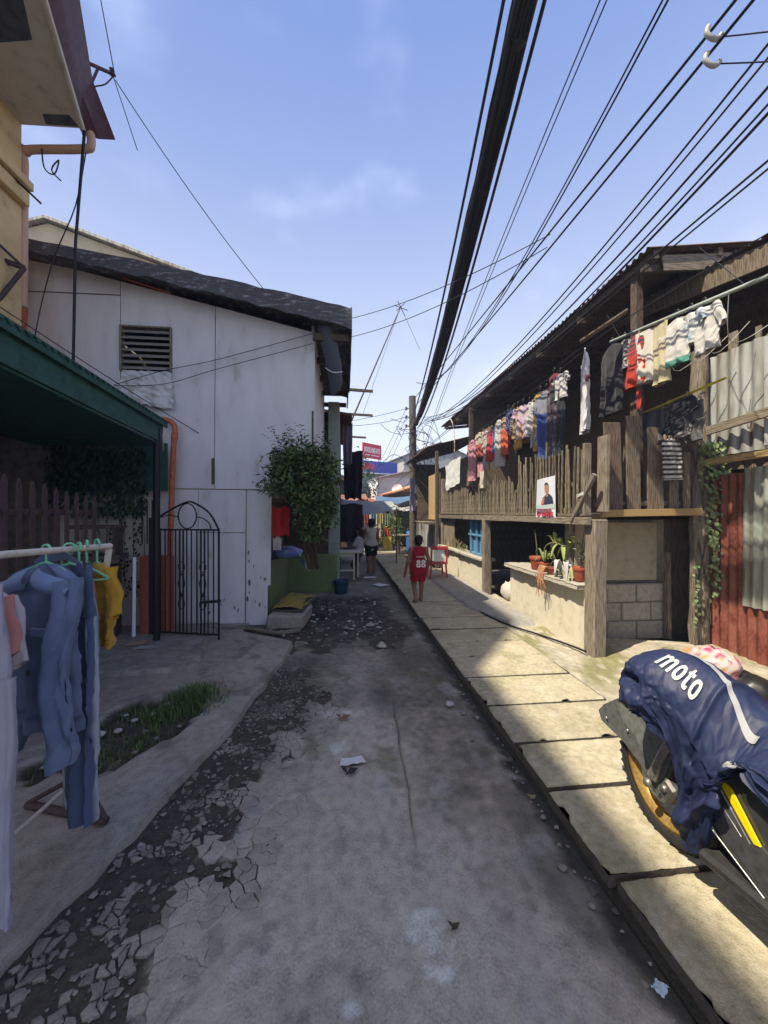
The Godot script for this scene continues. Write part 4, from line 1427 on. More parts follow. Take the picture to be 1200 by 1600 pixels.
func corrugated_house() -> void:
	var t := thing("corrugated_house", "set-back house of rusty red and grey corrugated sheets behind the motorcycle", "house", V(5.5, 0, 2.6))
	# lower red sheets, upper zinc sheets: each sheet is a piece
	var s := 4.1
	for k in 4:
		var mb := MB.new()
		var f := rr(0.85, 1.15)
		mb.col = Color(f, f * rr(0.85, 1.1), f)
		corrugated(mb, V(4.3 + 0.012 * (k % 2), 0.02, s), Vector3(0, 0, 1), Vector3.UP, Vector3.LEFT, 0.86, 2.02 + rr(-0.02, 0.02), 0.1, 0.013, 10, 0.012)
		part(t, "red_sheet", mb, M.rust_red)
		s -= 0.78
	var gz := MB.new()
	gz.col = Color(0.92, 0.95, 0.88)
	corrugated(gz, V(4.272, 0.60, 3.69), Vector3(0, 0, 1), Vector3(0, 1, 0.01).normalized(), Vector3.LEFT, 0.7, 1.47, 0.1, 0.013, 8, 0.008)
	part(t, "grey_sheet", gz, M.zinc)
	s = 4.08
	for k in 4:
		var mb := MB.new()
		mb.col = Color(1, 1, 1) * rr(0.9, 1.1)
		corrugated(mb, V(4.31 - 0.012 * (k % 2), 2.27 + rr(-0.03, 0.03), s), Vector3(0, 0, 1), Vector3.UP, Vector3.LEFT, 0.66, 1.13 + rr(-0.05, 0.05), 0.13, 0.018, 6, 0.01)
		# rust runs follow the valleys of the sheet
		for i in mb.v.size():
			var q := mb.v[i]
			var run := smoothstep(0.35, 0.6, n1.get_noise_2d(q.z * 9.0 + 31.0, q.y * 0.7))
			mb.c[i] = mb.c[i].lerp(Color(0.42, 0.12, 0.07), 0.9 * run)
		part(t, "zinc_sheet", mb, M.zinc)
		s -= 0.6
	for q in [[3.86, 0.1, 3.62], [3.6, 0.06, 3.56]]:
		plank(t, "split_board", V(4.36, 2.3, q[0]), V(4.36, q[2], q[0]), q[1], 0.02, M.wood_up, Vector3.RIGHT)
	plank(t, "rail", V(4.20, 2.52, 4.2), V(4.24, 2.68, 2.6), 0.035, 0.1, M.wood_along, Vector3.UP)
	plank(t, "lumber_rail", V(4.16, 2.165, 4.22), V(4.18, 2.20, 2.4), 0.05, 0.065, M.new_lumber, Vector3.UP)
	# roof with a deep board fascia
	var f := MB.new()
	f.prism(PackedVector2Array([Vector2(5.4, 4.40), Vector2(3.34, 4.02), Vector2(0.0, 3.6), Vector2(0.0, 3.85), Vector2(3.34, 4.24), Vector2(5.4, 4.66)]), Transform3D(Basis(Vector3(0, 0, -1), Vector3.UP, Vector3(1, 0, 0)), V(4.17, 0, 0)), 0.03)
	part(t, "fascia", f, M.brown_wood)
	var rf := MB.new()
	rf.grid(220, 2, func(u: float, v: float):
		var q := lerpf(5.0, 0.0, u)
		return V(lerpf(4.1, 7.5, v), 3.88 + 0.125 * q + 0.5 * v + 0.016 * sin(q / 0.1 * TAU), q))
	part(t, "roof_sheet", rf, M.rusty_roof)
	var w := MB.new()
	w.box(V(6.6, 2.2, 2.3), Vector3(0.06, 4.6, 5.0))
	w.box(V(5.5, 2.2, -0.2), Vector3(2.4, 4.4, 0.06))
	w.box(V(5.5, 1.0, 4.3), Vector3(2.3, 2.0, 0.06))
	part(t, "inner_wall", w, M.brown_wood)
	var fl := MB.new()
	fl.box(V(5.5, 2.1, 2.2), Vector3(2.2, 0.04, 4.2))
	part(t, "upper_floor", fl, M.brown_wood)

# ---------- the far end of the street ----------
func far_street() -> void:
	# shack beyond the plywood house, with purlins that stick out over the alley
	var t := thing("dark_shack", "dark timber shack beyond the plywood house, with poles jutting over the alley", "house", V(-1.5, 0, 11.2))
	var a := MB.new()
	a.box(V(-1.6, 1.9, 11.3), Vector3(3.1, 3.8, 3.8))
	part(t, "wall", a, M.dark_timber)
	var rf := MB.new()
	rf.box(V(-1.5, 4.15, 11.3), Vector3(3.5, 0.06, 4.2), Basis(Vector3(0, 0, 1), -0.13))
	part(t, "roof", rf, M.rusty_roof)
	for q in [[9.05, 4.45, 0.72], [11.0, 4.37, 0.86], [13.0, 4.12, 0.8]]:
		plank(t, "jutting_pole", V(-0.5, q[1] + 0.05, q[0]), V(q[2], q[1], q[0]), 0.06, 0.06, M.pole_timber, Vector3.UP)
	# grey green column between the two
	var c := MB.new()
	c.box(V(-0.19, 2.05, 8.9), Vector3(0.26, 4.1, 0.26), Basis.IDENTITY, 0.015)
	single("concrete_column", "grey green concrete column beside the bush, holding up the dark eave", "column", c, M.grey_green, V(-0.19, 0, 8.9))
	# cloths hung from the shack
	cloth_sheet("black_blanket", "black blanket hung from the poles jutting over the alley", "blanket", V(0.02, 3.32, 10.9), V(0.58, 3.34, 11.0), 1.35, Color(0.012, 0.013, 0.018), 0.05)
	cloth_sheet("patterned_curtain", "narrow faded mauve curtain hung above the black blanket", "curtain", V(0.0, 3.98, 10.2), V(0.27, 3.98, 10.25), 1.12, Color(0.20, 0.16, 0.22), 0.04)
	cloth_sheet("dark_jacket_bundle", "dark bundle of clothes hung in front of the shack above the white table", "clothes", V(-0.28, 1.82, 9.7), V(0.52, 1.80, 9.95), 0.98, Color(0.035, 0.025, 0.032), 0.07)
	# grey tarpaulin awning
	var tp := MB.new()
	tp.grid(30, 14, func(u: float, v: float):
		var p := lerpf(-0.15, 1.62, u)
		var s := lerpf(12.6, 11.4, v)
		var h := 2.02 - 0.42 * v - 0.05 * u + 0.16 * pow(u, 2.0) * v - 0.10 * sin(u * PI) * (0.4 + 0.6 * v) + 0.03 * n1.get_noise_2d(u * 6.0, v * 5.0)
		return [V(p, h, s), Color(0.34, 0.38, 0.39) * (1.0 + 0.2 * n2.get_noise_2d(u * 4.0, v * 4.0))])
	var tr := single("tarpaulin_awning", "sagging grey tarpaulin awning stretched across the alley", "awning", tp, M.cloth, V(0.7, 1.5, 12.0))
	var ep := MB.new()
	ep.tube([V(1.62, 0.0, 11.5), V(1.62, 1.75, 11.42)], 0.02, 6)
	part(tr, "support_stick", ep, M.pole_timber)
	# the house beyond the timber house
	var h := thing("far_house", "low house beyond the utility pole with pale sheet wall and plywood panel", "house", V(3.4, 0, 12.4))
	var wl := MB.new()
	corrugated(wl, V(2.72, 0.05, 14.2), Vector3(0, 0, 1), Vector3.UP, Vector3.LEFT, 3.7, 1.15, 0.2, 0.03, 2)
	part(h, "sheet_wall", wl, M.zinc)
	var pn := MB.new()
	pn.box(V(2.72, 2.05, 11.45), Vector3(0.03, 1.35, 0.9), Basis.IDENTITY, 0.003)
	part(h, "plywood_panel", pn, M.new_lumber)
	var pn2 := MB.new()
	pn2.col = Color(0.75, 0.72, 0.7)
	pn2.box(V(2.70, 1.95, 10.62), Vector3(0.03, 1.5, 0.35), Basis.IDENTITY, 0.003)
	part(h, "board_panel", pn2, M.wood_up)
	var bk := MB.new()
	bk.box(V(3.6, 1.6, 12.6), Vector3(0.05, 3.2, 4.0))
	bk.box(V(3.2, 1.7, 14.3), Vector3(0.9, 3.4, 0.05))
	part(h, "inner_wall", bk, M.brown_wood)
	var fr := MB.new()
	corrugated(fr, V(2.35, 3.42, 10.5), Vector3(0, 0, -1), Vector3(0.97, 0.25, 0).normalized(), Vector3(-0.25, 0.97, 0), 4.2, 2.0, 0.12, 0.02, 2)
	part(h, "roof", fr, M.rusty_roof)
	var sh := MB.new()
	sh.box(V(2.5, 1.3, 11.2), Vector3(0.5, 0.03, 1.4), Basis(Vector3(0, 0, 1), -0.05))
	part(h, "shelf", sh, M.wood_along)
	plank(h, "post", V(2.62, 0.0, 10.5), V(2.62, 3.3, 10.5), 0.09, 0.08, M.pole_timber, Vector3.RIGHT)
	# far roofs and shops, each a building
	far_building("teal_shop", "teal shop building with a blue sign board at the end of the alley", V(2.0, 0, 30), 4.6, 4.3, 4.0, Color(0.20, 0.30, 0.31), 0.45, Color(0.28, 0.32, 0.34))
	far_building("white_walled_house", "white walled house behind the rusty roofs at the alley end", V(4.2, 0, 25.5), 4.2, 3.75, 3.0, Color(0.72, 0.68, 0.70), 0.1, Color(0.5, 0.45, 0.42))
	far_building("rusty_roofed_house", "low house with orange rusty roof beside the utility pole, far down the alley", V(4.1, 0, 20.5), 3.2, 2.6, 3.0, Color(0.10, 0.08, 0.09), 0.15, Color(0.52, 0.24, 0.14))
	far_building("grey_roofed_building", "grey roofed building rising behind the tangle of cables", V(8.4, 0, 37), 7.0, 6.6, 5.0, Color(0.42, 0.42, 0.43), 0.2, Color(0.33, 0.34, 0.36), 1.4)
	far_building("cream_wall_house", "small cream house behind the sunlit shrubs at the bend", V(1.2, 0, 21.5), 2.4, 1.9, 2.5, Color(0.62, 0.56, 0.45), -0.3, Color(0.35, 0.14, 0.09))
	far_building("brown_house", "brown board house closing the alley behind the tarpaulin", V(-1.6, 0, 19.0), 3.6, 3.0, 3.0, Color(0.12, 0.09, 0.07), 0.0, Color(0.20, 0.13, 0.10))
	# signs
	var sg := thing("red_billboard", "red billboard with white lettering above the shops at the alley end", "billboard", V(2.3, 5.0, 30.0))
	var bs := Basis(Vector3.UP, 0.75)
	var rb := MB.new()
	rb.col = Color(0.62, 0.035, 0.06)
	rb.box(V(2.3, 6.35, 30.0), Vector3(2.15, 1.15, 0.08), bs, 0.01)
	part(sg, "board", rb, M.plain)
	lettering(sg, "BOOCHMI-ATE", V(2.3, 6.42, 30.0), bs, 1.8, 0.42, Color(0.9, 0.88, 0.86), 0.05)
	var ln := MB.new()
	ln.col = Color(0.85, 0.75, 0.72)
	ln.box(V(2.3, 6.02, 30.0) + bs * Vector3(0, 0, 0.05), Vector3(1.6, 0.07, 0.01), bs)
	part(sg, "white_line", ln, M.plain)
	for k in [-0.9, 0.9]:
		var lg := MB.new()
		lg.tube([V(2.3, 4.3, 30.0) + bs * Vector3(k, 0, -0.08), V(2.3, 6.4, 30.0) + bs * Vector3(k, 0, -0.08)], 0.04, 6)
		part(sg, "leg", lg, M.iron)
	var bl := thing("blue_shop_sign", "blue shop sign with red lettering on the teal shop", "sign", V(2.5, 4.1, 28.2))
	var b2 := Basis(Vector3.UP, 0.45)
	var bb := MB.new()
	bb.col = Color(0.06, 0.09, 0.42)
	bb.box(V(2.6, 4.85, 27.9), Vector3(3.3, 0.85, 0.12), b2, 0.01)
	part(bl, "board", bb, M.plain)
	var wt := MB.new()
	wt.col = Color(0.75, 0.8, 0.85)
	wt.box(V(2.6, 4.40, 27.9) + b2 * Vector3(0, 0, 0.03), Vector3(3.3, 0.08, 0.12), b2)
	part(bl, "white_edge", wt, M.plain)
	lettering(bl, "JUPAL", V(2.6, 4.8, 27.9) + b2 * Vector3(-0.85, 0, 0.0), b2, 1.1, 0.6, Color(0.75, 0.03, 0.05), 0.075)
	for q in [[1.95, 3.35, 24.0, 0.35], [3.1, 2.85, 21.5, 0.3]]:
		var ds := thing("satellite_dish", "small white satellite dish standing on the roofs at the alley end", "dish", V(q[0], q[1] - 0.5, q[2]), "satellite dishes at the alley end")
		var dm := MB.new()
		dm.col = Color(0.8, 0.8, 0.8)
		dm.lathe(V(q[0], q[1], q[2]), [[0.0, 0.0], [q[3] * 0.5, 0.03], [q[3] * 0.85, 0.10], [q[3], 0.16]], 14, Basis(Vector3.RIGHT, 1.1) * Basis(Vector3(0, 0, 1), 0.4))
		part(ds, "bowl", dm, M.plain)
		var ar := MB.new()
		ar.tube([V(q[0], q[1] - 0.55, q[2] + 0.05), V(q[0], q[1], q[2] + 0.05)], 0.03, 6)
		part(ds, "mount", ar, M.iron)
	# sunlit shrubs and cloths along the bend
	shrub("far_shrub", "sunlit leafy shrub by the bend in the alley", V(2.1, 0.0, 15.6), Vector3(0.35, 0.75, 0.4), 420, Color(0.16, 0.22, 0.06), "shrubs by the bend")
	shrub("far_shrub", "sunlit leafy shrub by the bend in the alley", V(2.55, 0.0, 16.4), Vector3(0.5, 0.95, 0.5), 520, Color(0.12, 0.18, 0.06), "shrubs by the bend")
	shrub("far_shrub", "sunlit leafy shrub by the bend in the alley", V(1.5, 0.0, 17.2), Vector3(0.5, 0.6, 0.5), 420, Color(0.18, 0.22, 0.08), "shrubs by the bend")
	shrub("roof_tree", "dark tree crown behind the tarpaulin awning", V(1.0, 0.0, 23.5), Vector3(1.1, 2.7, 1.2), 1100, Color(0.05, 0.08, 0.03), "")
	cloth_sheet("red_cloth", "red cloth hung on the far fence by the shrubs", "cloth", V(1.68, 0.98, 15.3), V(1.92, 0.98, 15.3), 0.45, Color(0.55, 0.08, 0.07), 0.02)
	cloth_sheet("yellow_cloth", "yellow cloth hung below the red cloth by the shrubs", "cloth", V(1.6, 0.62, 15.25), V(1.98, 0.60, 15.25), 0.55, Color(0.62, 0.45, 0.14), 0.03)
	cloth_sheet("lilac_towel", "pale lilac towel hung beside the utility pole", "towel", V(2.30, 2.75, 12.9), V(2.52, 2.75, 13.1), 1.1, Color(0.42, 0.40, 0.62), 0.03)
	var ft := thing("rough_table", "rough timber table standing among pots by the far shrubs", "table", V(2.35, 0, 14.2))
	var ftop := MB.new()
	ftop.box(V(2.35, 0.72, 14.2), Vector3(0.7, 0.05, 0.6), Basis.IDENTITY, 0.005)
	part(ft, "top", ftop, M.wood_across)
	for q in [[2.08, 13.95], [2.62, 13.95], [2.08, 14.45], [2.62, 14.45]]:
		plank(ft, "leg", V(q[0], 0, q[1]), V(q[0], 0.7, q[1]), 0.06, 0.06, M.wood_up, Vector3.RIGHT)
	# more clutter toward the bend
	for q in [[2.2, 2.3, 16.2, 1.5, 0.9, Color(0.08, 0.16, 0.30), "blue_awning", "faded blue tarpaulin awning beyond the utility pole"], [0.3, 2.35, 15.2, 1.3, 1.2, Color(0.30, 0.13, 0.09), "rusty_awning", "rusty sheet awning beyond the grey tarpaulin"], [2.9, 2.0, 18.6, 1.8, 1.2, Color(0.40, 0.40, 0.38), "pale_awning", "pale sheet awning shading the bend in the alley"]]:
		var aw := thing(q[6], q[7], "awning", V(q[0], 0, q[2]))
		var am := MB.new()
		am.grid(24, 6, func(u: float, v: float): return [V(q[0] + (u - 0.5) * q[3], q[1] - 0.25 * v + 0.05 * sin(u * 9.0) * v - 0.06 * sin(u * PI), q[2] + (0.5 - v) * q[4]), q[5] * (1.0 + 0.3 * n1.get_noise_2d(u * 5.0, v * 5.0 + q[2]))])
		part(aw, "sheet", am, M.cloth_free)
		for e in [-0.5, 0.5]:
			var pm := MB.new()
			pm.tube([V(q[0] + e * q[3], 0, q[2] - q[4] * 0.45), V(q[0] + e * q[3], q[1] - 0.25, q[2] - q[4] * 0.45)], 0.025, 6)
			part(aw, "post", pm, M.pole_timber)
	var dr := thing("water_drum", "blue plastic water drum standing by the rough timber table", "drum", V(2.75, 0, 14.9))
	var dm2 := MB.new()
	dm2.col = Color(0.05, 0.12, 0.30)
	dm2.lathe(V(2.75, 0, 14.9), [[0.0, 0.0], [0.25, 0.0], [0.27, 0.08], [0.26, 0.3], [0.275, 0.33], [0.26, 0.36], [0.265, 0.6], [0.28, 0.63], [0.26, 0.66], [0.25, 0.85], [0.0, 0.86]], 18)
	part(dr, "body", dm2, M.plastic)
	var kk := [Color(0.55, 0.52, 0.5), Color(0.35, 0.08, 0.08), Color(0.12, 0.2, 0.35), Color(0.5, 0.42, 0.2), Color(0.2, 0.3, 0.2)]
	var nm := ["white", "maroon", "blue", "ochre", "green"]
	for i in 5:
		cloth_sheet("far_washing", "%s cloth on the line beyond the grey tarpaulin awning" % nm[i], "cloth", V(0.55 + i * 0.26, 1.55 + 0.03 * (i % 2), 14.4), V(0.75 + i * 0.26, 1.56, 14.4), 0.4 + 0.06 * (i % 3), kk[i], 0.02, "washing beyond the tarpaulin")
	# bamboo aerial leaning out from the shack roof
	var an := thing("bamboo_aerial", "long leaning bamboo pole with a small television aerial at its top", "aerial", V(0.3, 4.3, 12.0))
	var mp := MB.new()
	mp.tube([V(0.20, 4.25, 12.0), V(1.84, 8.1, 12.0)], [0.03, 0.018], 6)
	part(an, "pole", mp, M.pole_timber)
	var ae := MB.new()
	ae.tube([V(1.62, 8.12, 12.0), V(2.05, 7.98, 12.0)], 0.012, 5)
	ae.tube([V(1.70, 7.95, 12.0), V(1.96, 8.2, 12.0)], 0.012, 5)
	ae.tube([V(1.72, 8.2, 11.9), V(1.98, 7.85, 12.1)], 0.012, 5)
	part(an, "aerial", ae, M.iron)
	var gy := MB.new()
	gy.tube([V(1.84, 8.05, 12.0), V(2.5, 6.9, 12.3)], 0.006, 5)
	gy.tube([V(1.8, 8.0, 12.0), V(0.6, 4.5, 11.5)], 0.006, 5)
	part(an, "stay_wire", gy, M.cable)

func far_building(called: String, label: String, at: Vector3, w: float, h: float, d: float, k: Color, turn: float, rk: Color, rise := 0.5) -> void:
	var t := thing(called, label, "building", at)
	var bs := Basis(Vector3.UP, turn)
	var a := MB.new()
	a.col = k
	a.box(at + Vector3(0, h * 0.5, 0), Vector3(w, h, d), bs)
	part(t, "wall", a, M.concrete_free)
	var r := MB.new()
	r.col = rk
	for e in [-1.0, 1.0]:
		var lo := Vector3(e * (w * 0.5 + 0.25), h - 0.05, 0)
		var hi := Vector3(0, h + rise, 0)
		var dv := hi - lo
		r.box(at + bs * ((lo + hi) * 0.5), Vector3(dv.length(), 0.06, d + 0.4), bs * Basis(dv.normalized(), Vector3(-dv.y, dv.x, 0).normalized() * signf(dv.x), Vector3(0, 0, 1) ), 0.0)
	r.prism(PackedVector2Array([Vector2(-w * 0.5, h), Vector2(w * 0.5, h), Vector2(0, h + rise)]), Transform3D(bs, at + bs * Vector3(0, 0, d * 0.5)), d)
	part(t, "roof", r, M.concrete_free)
	var n := int(w / 1.3)
	for i in n:
		var wn := MB.new()
		wn.col = Color(0.03, 0.035, 0.04)
		wn.box(at + bs * Vector3((i + 0.5) / n * w - w * 0.5, h * 0.62, d * 0.5 + 0.01), Vector3(0.6, 0.75, 0.06), bs, 0.005)
		part(t, "window", wn, M.plastic)

func lettering(parent: Node3D, words: String, at: Vector3, bs: Basis, w: float, h: float, k: Color, off: float) -> void:
	var tm := TextMesh.new()
	var f := SystemFont.new()
	f.font_names = PackedStringArray(["Droid Sans"])
	f.font_weight = 800
	tm.font = f
	tm.text = words
	tm.font_size = 64
	tm.pixel_size = 0.01
	tm.depth = 0.02
	var bx := tm.get_aabb()
	var o := MeshInstance3D.new()
	o.name = "lettering"
	o.mesh = tm
	var m := StandardMaterial3D.new()
	m.albedo_color = k.linear_to_srgb()
	m.roughness = 0.6
	o.material_override = m
	var sc := Basis.from_scale(Vector3(w / bx.size.x, h / bx.size.y, 1.0))
	o.transform = Transform3D(bs * sc, at - ORG[parent] + bs * Vector3(0, 0, off) - bs * sc * (bx.position + bx.size * 0.5) * Vector3(1, 1, 0) )
	parent.add_child(o, true)

func cloth_sheet(called: String, label: String, cat: String, a: Vector3, b: Vector3, l: float, k: Color, wave: float, group := "") -> MeshInstance3D:
	var mb := MB.new()
	var sd := rr(0, 50)
	var nrm := (b - a).normalized().cross(Vector3.UP)
	mb.grid(22, 18, func(u: float, v: float):
		var q := a.lerp(b, 0.5 + (u - 0.5) * (1.0 - 0.12 * v)) + Vector3(0, -l * v * (1.0 + 0.06 * n1.get_noise_1d(u * 3.0 + sd)), 0)
		q += nrm * (wave * (0.25 + 0.75 * v) * (sin(u * 13.0 + sd) + 1.2 * n1.get_noise_2d(u * 4.0 + sd, v * 2.0)))
		q.y += 0.02 * sin(u * 9.0 + sd) * (1.0 - v)
		return [q, k * (1.0 + 0.12 * n2.get_noise_2d(u * 5.0 + sd, v * 5.0))])
	return single(called, label, cat, mb, M.cloth, (a + b) * 0.5 + Vector3(0, -l, 0), group)

func shrub(called: String, label: String, at: Vector3, r: Vector3, n: int, k: Color, group: String) -> void:
	var t := thing(called, label, "tree" if called.contains("tree") else "shrub", at, group)
	var fo := MB.new()
	var st := MB.new()
	for i in 7:
		var d := Vector3(rr(-1, 1) * r.x * 0.7, r.y * rr(1.0, 1.7), rr(-1, 1) * r.z * 0.7)
		st.tube(smooth_path([at, at + d * 0.5 + Vector3(0, 0.05, 0), at + d], 3), [0.02, 0.018, 0.016, 0.014, 0.012, 0.01, 0.006], 5)
	part(t, "trunk", st, M.dark_timber)
	for i in n:
		var q := Vector3(rr(-1, 1), rr(-1, 1), rr(-1, 1))
		if q.length() > 1.0: q = q.normalized() * rr(0.7, 1.05)
		var lump := 1.0 + 0.35 * n1.get_noise_3dv(q * 1.6 + at)
		var pos := at + Vector3(q.x * r.x * lump, r.y * 1.05 + q.y * r.y * lump, q.z * r.z * lump)
		leaf(fo, pos, Vector3(rr(-1, 1), rr(-0.8, 0.6), rr(-1, 1)).normalized(), Vector3(rr(-1, 1), 1, rr(-1, 1)).normalized(), rr(0.07, 0.16) * (0.7 + r.y * 0.4), 0.5, tint(k, 0.45))
	part(t, "crown", fo, M.leaf)

func utility_pole_and_cables() -> void:
	var at := V(2.5, 0, 13.5)
	var t := thing("utility_pole", "weathered wooden utility pole wrapped in cables", "utility pole", at)
	var mb := MB.new()
	mb.tube([at, at + Vector3(0.02, 2.8, 0), at + Vector3(-0.02, 5.72, 0)], [0.14, 0.13, 0.125], 9)
	part(t, "pole", mb, M.pole_timber)
	for h in [5.28, 4.98, 4.66]:
		var i := MB.new()
		i.col = Color(0.10, 0.08, 0.08)
		i.lathe(at + Vector3(-0.24, h - 0.06, 0), [[0.0, 0.0], [0.045, 0.01], [0.03, 0.05], [0.05, 0.08], [0.03, 0.12], [0.0, 0.13]], 10)
		i.tube([at + Vector3(-0.24, h, 0), at + Vector3(0.02, h, 0)], 0.014, 6)
		part(t, "insulator", i, M.plastic)
	for q in [[2.4, 0.2, 0.3], [1.9, 0.25, 0.2]]:
		var bx := MB.new()
		bx.col = Color(0.3, 0.3, 0.3)
		bx.box(at + Vector3(-0.02, q[0], 0.2), Vector3(q[1], q[2], 0.12), Basis.IDENTITY, 0.01)
		part(t, "meter_box", bx, M.plastic)
	var tg := MB.new()
	for i in 34:
		var h0 := rr(2.6, 4.6)
		var a := at + Vector3(rr(-0.15, 0.15), h0, 0.15)
		var side := rr(-1, 1)
		var b := a + Vector3(side * rr(0.2, 1.1), rr(-0.8, 0.4), rr(-0.3, 1.2))
		var c := b + Vector3(rr(-0.5, 0.5), rr(-0.9, 0.3), rr(-0.4, 0.4))
		tg.tube(smooth_path([a, (a + b) * 0.5 + Vector3(rr(-0.2, 0.2), rr(-0.1, 0.5), 0), b, c], 4), 0.009, 4, false)
	part(t, "cable_tangle", tg, M.cable)
	# the thick black bundle overhead
	var b := thing("cable_bundle", "thick black bundle of telephone cables overhead, ending at the utility pole", "cable", V(2.5, 4.5, 13.4))
	var bm := MB.new()
	for k in 30:
		var ox := rr(-0.085, 0.085)
		var oy := rr(-0.05, 0.05)
		var ph := rr(0, 50)
		var pts := []
		for i in 30:
			var s := lerpf(-1.5, 13.3, pow(i / 29.0, 0.9))
			var pin := 1.0 - 0.5 * smoothstep(8.0, 13.0, s)
			pts.append(V(1.2 + 1.3 * s / 13.5 + (ox + 0.03 * n1.get_noise_1d(s * 0.5 + ph)) * pin, 6.902 - 0.429 * s + 0.019 * s * s + (oy + 0.03 * n2.get_noise_1d(s * 0.5 + ph)) * pin, s))
		bm.tube(pts, rr(0.012, 0.022), 6, false)
	part(b, "strands", bm, M.cable)
	var bd := MB.new()
	for i in 9:
		var s := 3.2 + i * 1.15
		bd.tube([V(1.2 + 1.3 * s / 13.5, 6.902 - 0.429 * s + 0.019 * s * s, s - 0.03), V(1.2 + 1.3 * s / 13.5, 6.902 - 0.429 * s + 0.019 * s * s, s + 0.03)], 0.085, 10)
	part(b, "lashing", bd, M.cable)
	# single lines: [plane across at 0, at 13.5, h0, h1, h2, radius, across offset, up offset, end]
	var g := "overhead lines along the alley"
	for q in [
		[1.2, 2.5, 6.902, -0.429, 0.019, 0.016, -0.17, 0.05, 13.4, "black line strung close beside the thick cable bundle"], [1.2, 2.5, 6.902, -0.429, 0.019, 0.018, 0.16, 0.0, 13.4, "black line strung close beside the thick cable bundle"],
		[1.8, 2.6, 5.826, -0.086, -0.009, 0.006, 0.0, 0.0, 13.4, "very thin line of the pair between the cable bundle and the thicker pairs"], [1.8, 2.6, 5.826, -0.086, -0.009, 0.006, 0.06, 0.02, 13.4, "very thin line of the pair between the cable bundle and the thicker pairs"],
		[1.9, 2.6, 5.349, -0.286, 0.026, 0.007, 0.0, 0.0, 13.4, "thin line of the pair hung just above the service wires"], [1.9, 2.6, 5.349, -0.286, 0.026, 0.008, 0.045, 0.02, 13.4, "thin line of the pair hung just above the service wires"],
		[2.4, 2.55, 4.64, 0.061, 0.001, 0.011, 0.0, 0.0, 13.4, "thick line of the pair that carries the grey clamps"], [2.45, 2.6, 4.673, 0.03, 0.002, 0.011, 0.02, -0.02, 13.4, "thick line of the pair that carries the grey clamps"],
		[2.8, 2.75, 5.163, -0.248, 0.016, 0.009, 0.0, 0.0, 13.0, "line of the pair strung above the trio over the rusty eave"], [2.8, 2.75, 5.163, -0.248, 0.016, 0.008, 0.05, -0.03, 13.0, "line of the pair strung above the trio over the rusty eave"],
		[2.8, 2.75, 4.89, -0.262, 0.02, 0.010, 0.0, 0.0, 13.0, "line of the trio strung close over the rusty eave"], [2.8, 2.75, 4.89, -0.262, 0.02, 0.008, 0.04, -0.07, 13.0, "line of the trio strung close over the rusty eave"], [2.8, 2.75, 4.89, -0.262, 0.02, 0.011, 0.05, -0.12, 13.0, "line of the trio strung close over the rusty eave"],
		[2.8, 2.75, 3.959, -0.018, 0.0, 0.008, 0.0, 0.0, 12.0, "line of the low pair crossing in front of the rusty roof"], [2.8, 2.75, 3.959, -0.018, 0.0, 0.007, 0.03, -0.03, 12.0, "line of the low pair crossing in front of the rusty roof"],
		[3.0, 2.95, 3.263, 0.173, -0.019, 0.005, 0.0, 0.0, 5.0, "lowest thin line strung in front of the gable board"]]:
		var m := MB.new()
		var pts := []
		for i in 33:
			var s := lerpf(-1.5, q[8], i / 32.0)
			pts.append(V(q[0] + (q[1] - q[0]) * s / 13.5 + q[6], q[2] + q[3] * s + q[4] * s * s + q[7], s))
		m.tube(pts, q[5], 6, false)
		single("overhead_line", q[9], "cable", m, M.cable, pts[-1], g)
	# service drops
	for q in [
		[V(2.50, 4.96, 4.4), V(0.10, 5.3, 7.4), 0.12, 0.006, "thin black service wire crossing to the plywood house roof"],
		[V(2.46, 4.80, 4.4), V(0.12, 4.95, 7.4), 0.14, 0.006, "thin black service wire crossing to the plywood house roof"],
		[V(-2.86, 7.07, 5.2), V(-1.2, 5.2, 6.6), 0.1, 0.006, "thin wire running down from the roof aerial to the plywood house"],
		[V(-2.86, 7.1, 5.2), V(-3.0, 9.5, 4.4), 0.0, 0.006, "thin wire rising from the roof aerial"],
		[V(-2.88, 7.1, 5.2), V(-2.62, 6.25, 5.25), 0.0, 0.005, "short loose wire hanging from the roof aerial"],
		[V(-3.62, 3.78, 4.5), V(-1.1, 2.18, 6.2), 0.05, 0.006, "black wire sloping from the porch roof down past the wall boards"],
		[V(2.26, 5.28, 13.5), V(-0.4, 4.6, 13.2), 0.05, 0.008, "far service wire from a pole insulator to the dark shack"],
		[V(2.26, 4.98, 13.5), V(-0.4, 4.3, 12.2), 0.1, 0.008, "far service wire from a pole insulator to the dark shack"],
		[V(2.26, 5.28, 13.5), V(1.2, 2.6, 24.0), 0.1, 0.008, "far service wire from a pole insulator to the alley end"],
		[V(2.26, 4.98, 13.5), V(1.6, 2.6, 24.0), 0.1, 0.008, "far service wire from a pole insulator to the alley end"],
		[V(2.26, 4.66, 13.5), V(2.0, 2.8, 24.0), 0.1, 0.008, "far service wire from a pole insulator to the alley end"]]:
		var m := MB.new()
		m.tube(sagging(q[0], q[1], q[2], 16), q[3], 5, false)
		single("service_wire", q[4], "wire", m, M.cable, q[1], "service wires between the houses")
	for o in [[0.0, "upper"], [-0.13, "lower"]]:
		var m := MB.new()
		m.tube(smooth_path([V(-3.05, 3.31 + o[0] * 0.1, 5.52), V(-2.4, 3.52 + o[0] * 1.4, 5.5), V(-1.7, 3.71 + o[0], 5.52), V(-0.42, 4.12 + o[0] * 1.1, 5.5)], 6), 0.005, 5)
		single("wall_wire", "%s of two thin wires strung across the grey white wall boards" % o[1], "wire", m, M.cable, V(-1.7, 3.6, 5.5), "wires on the wall boards")
	# curved conduit by the far eave
	var cd := MB.new()
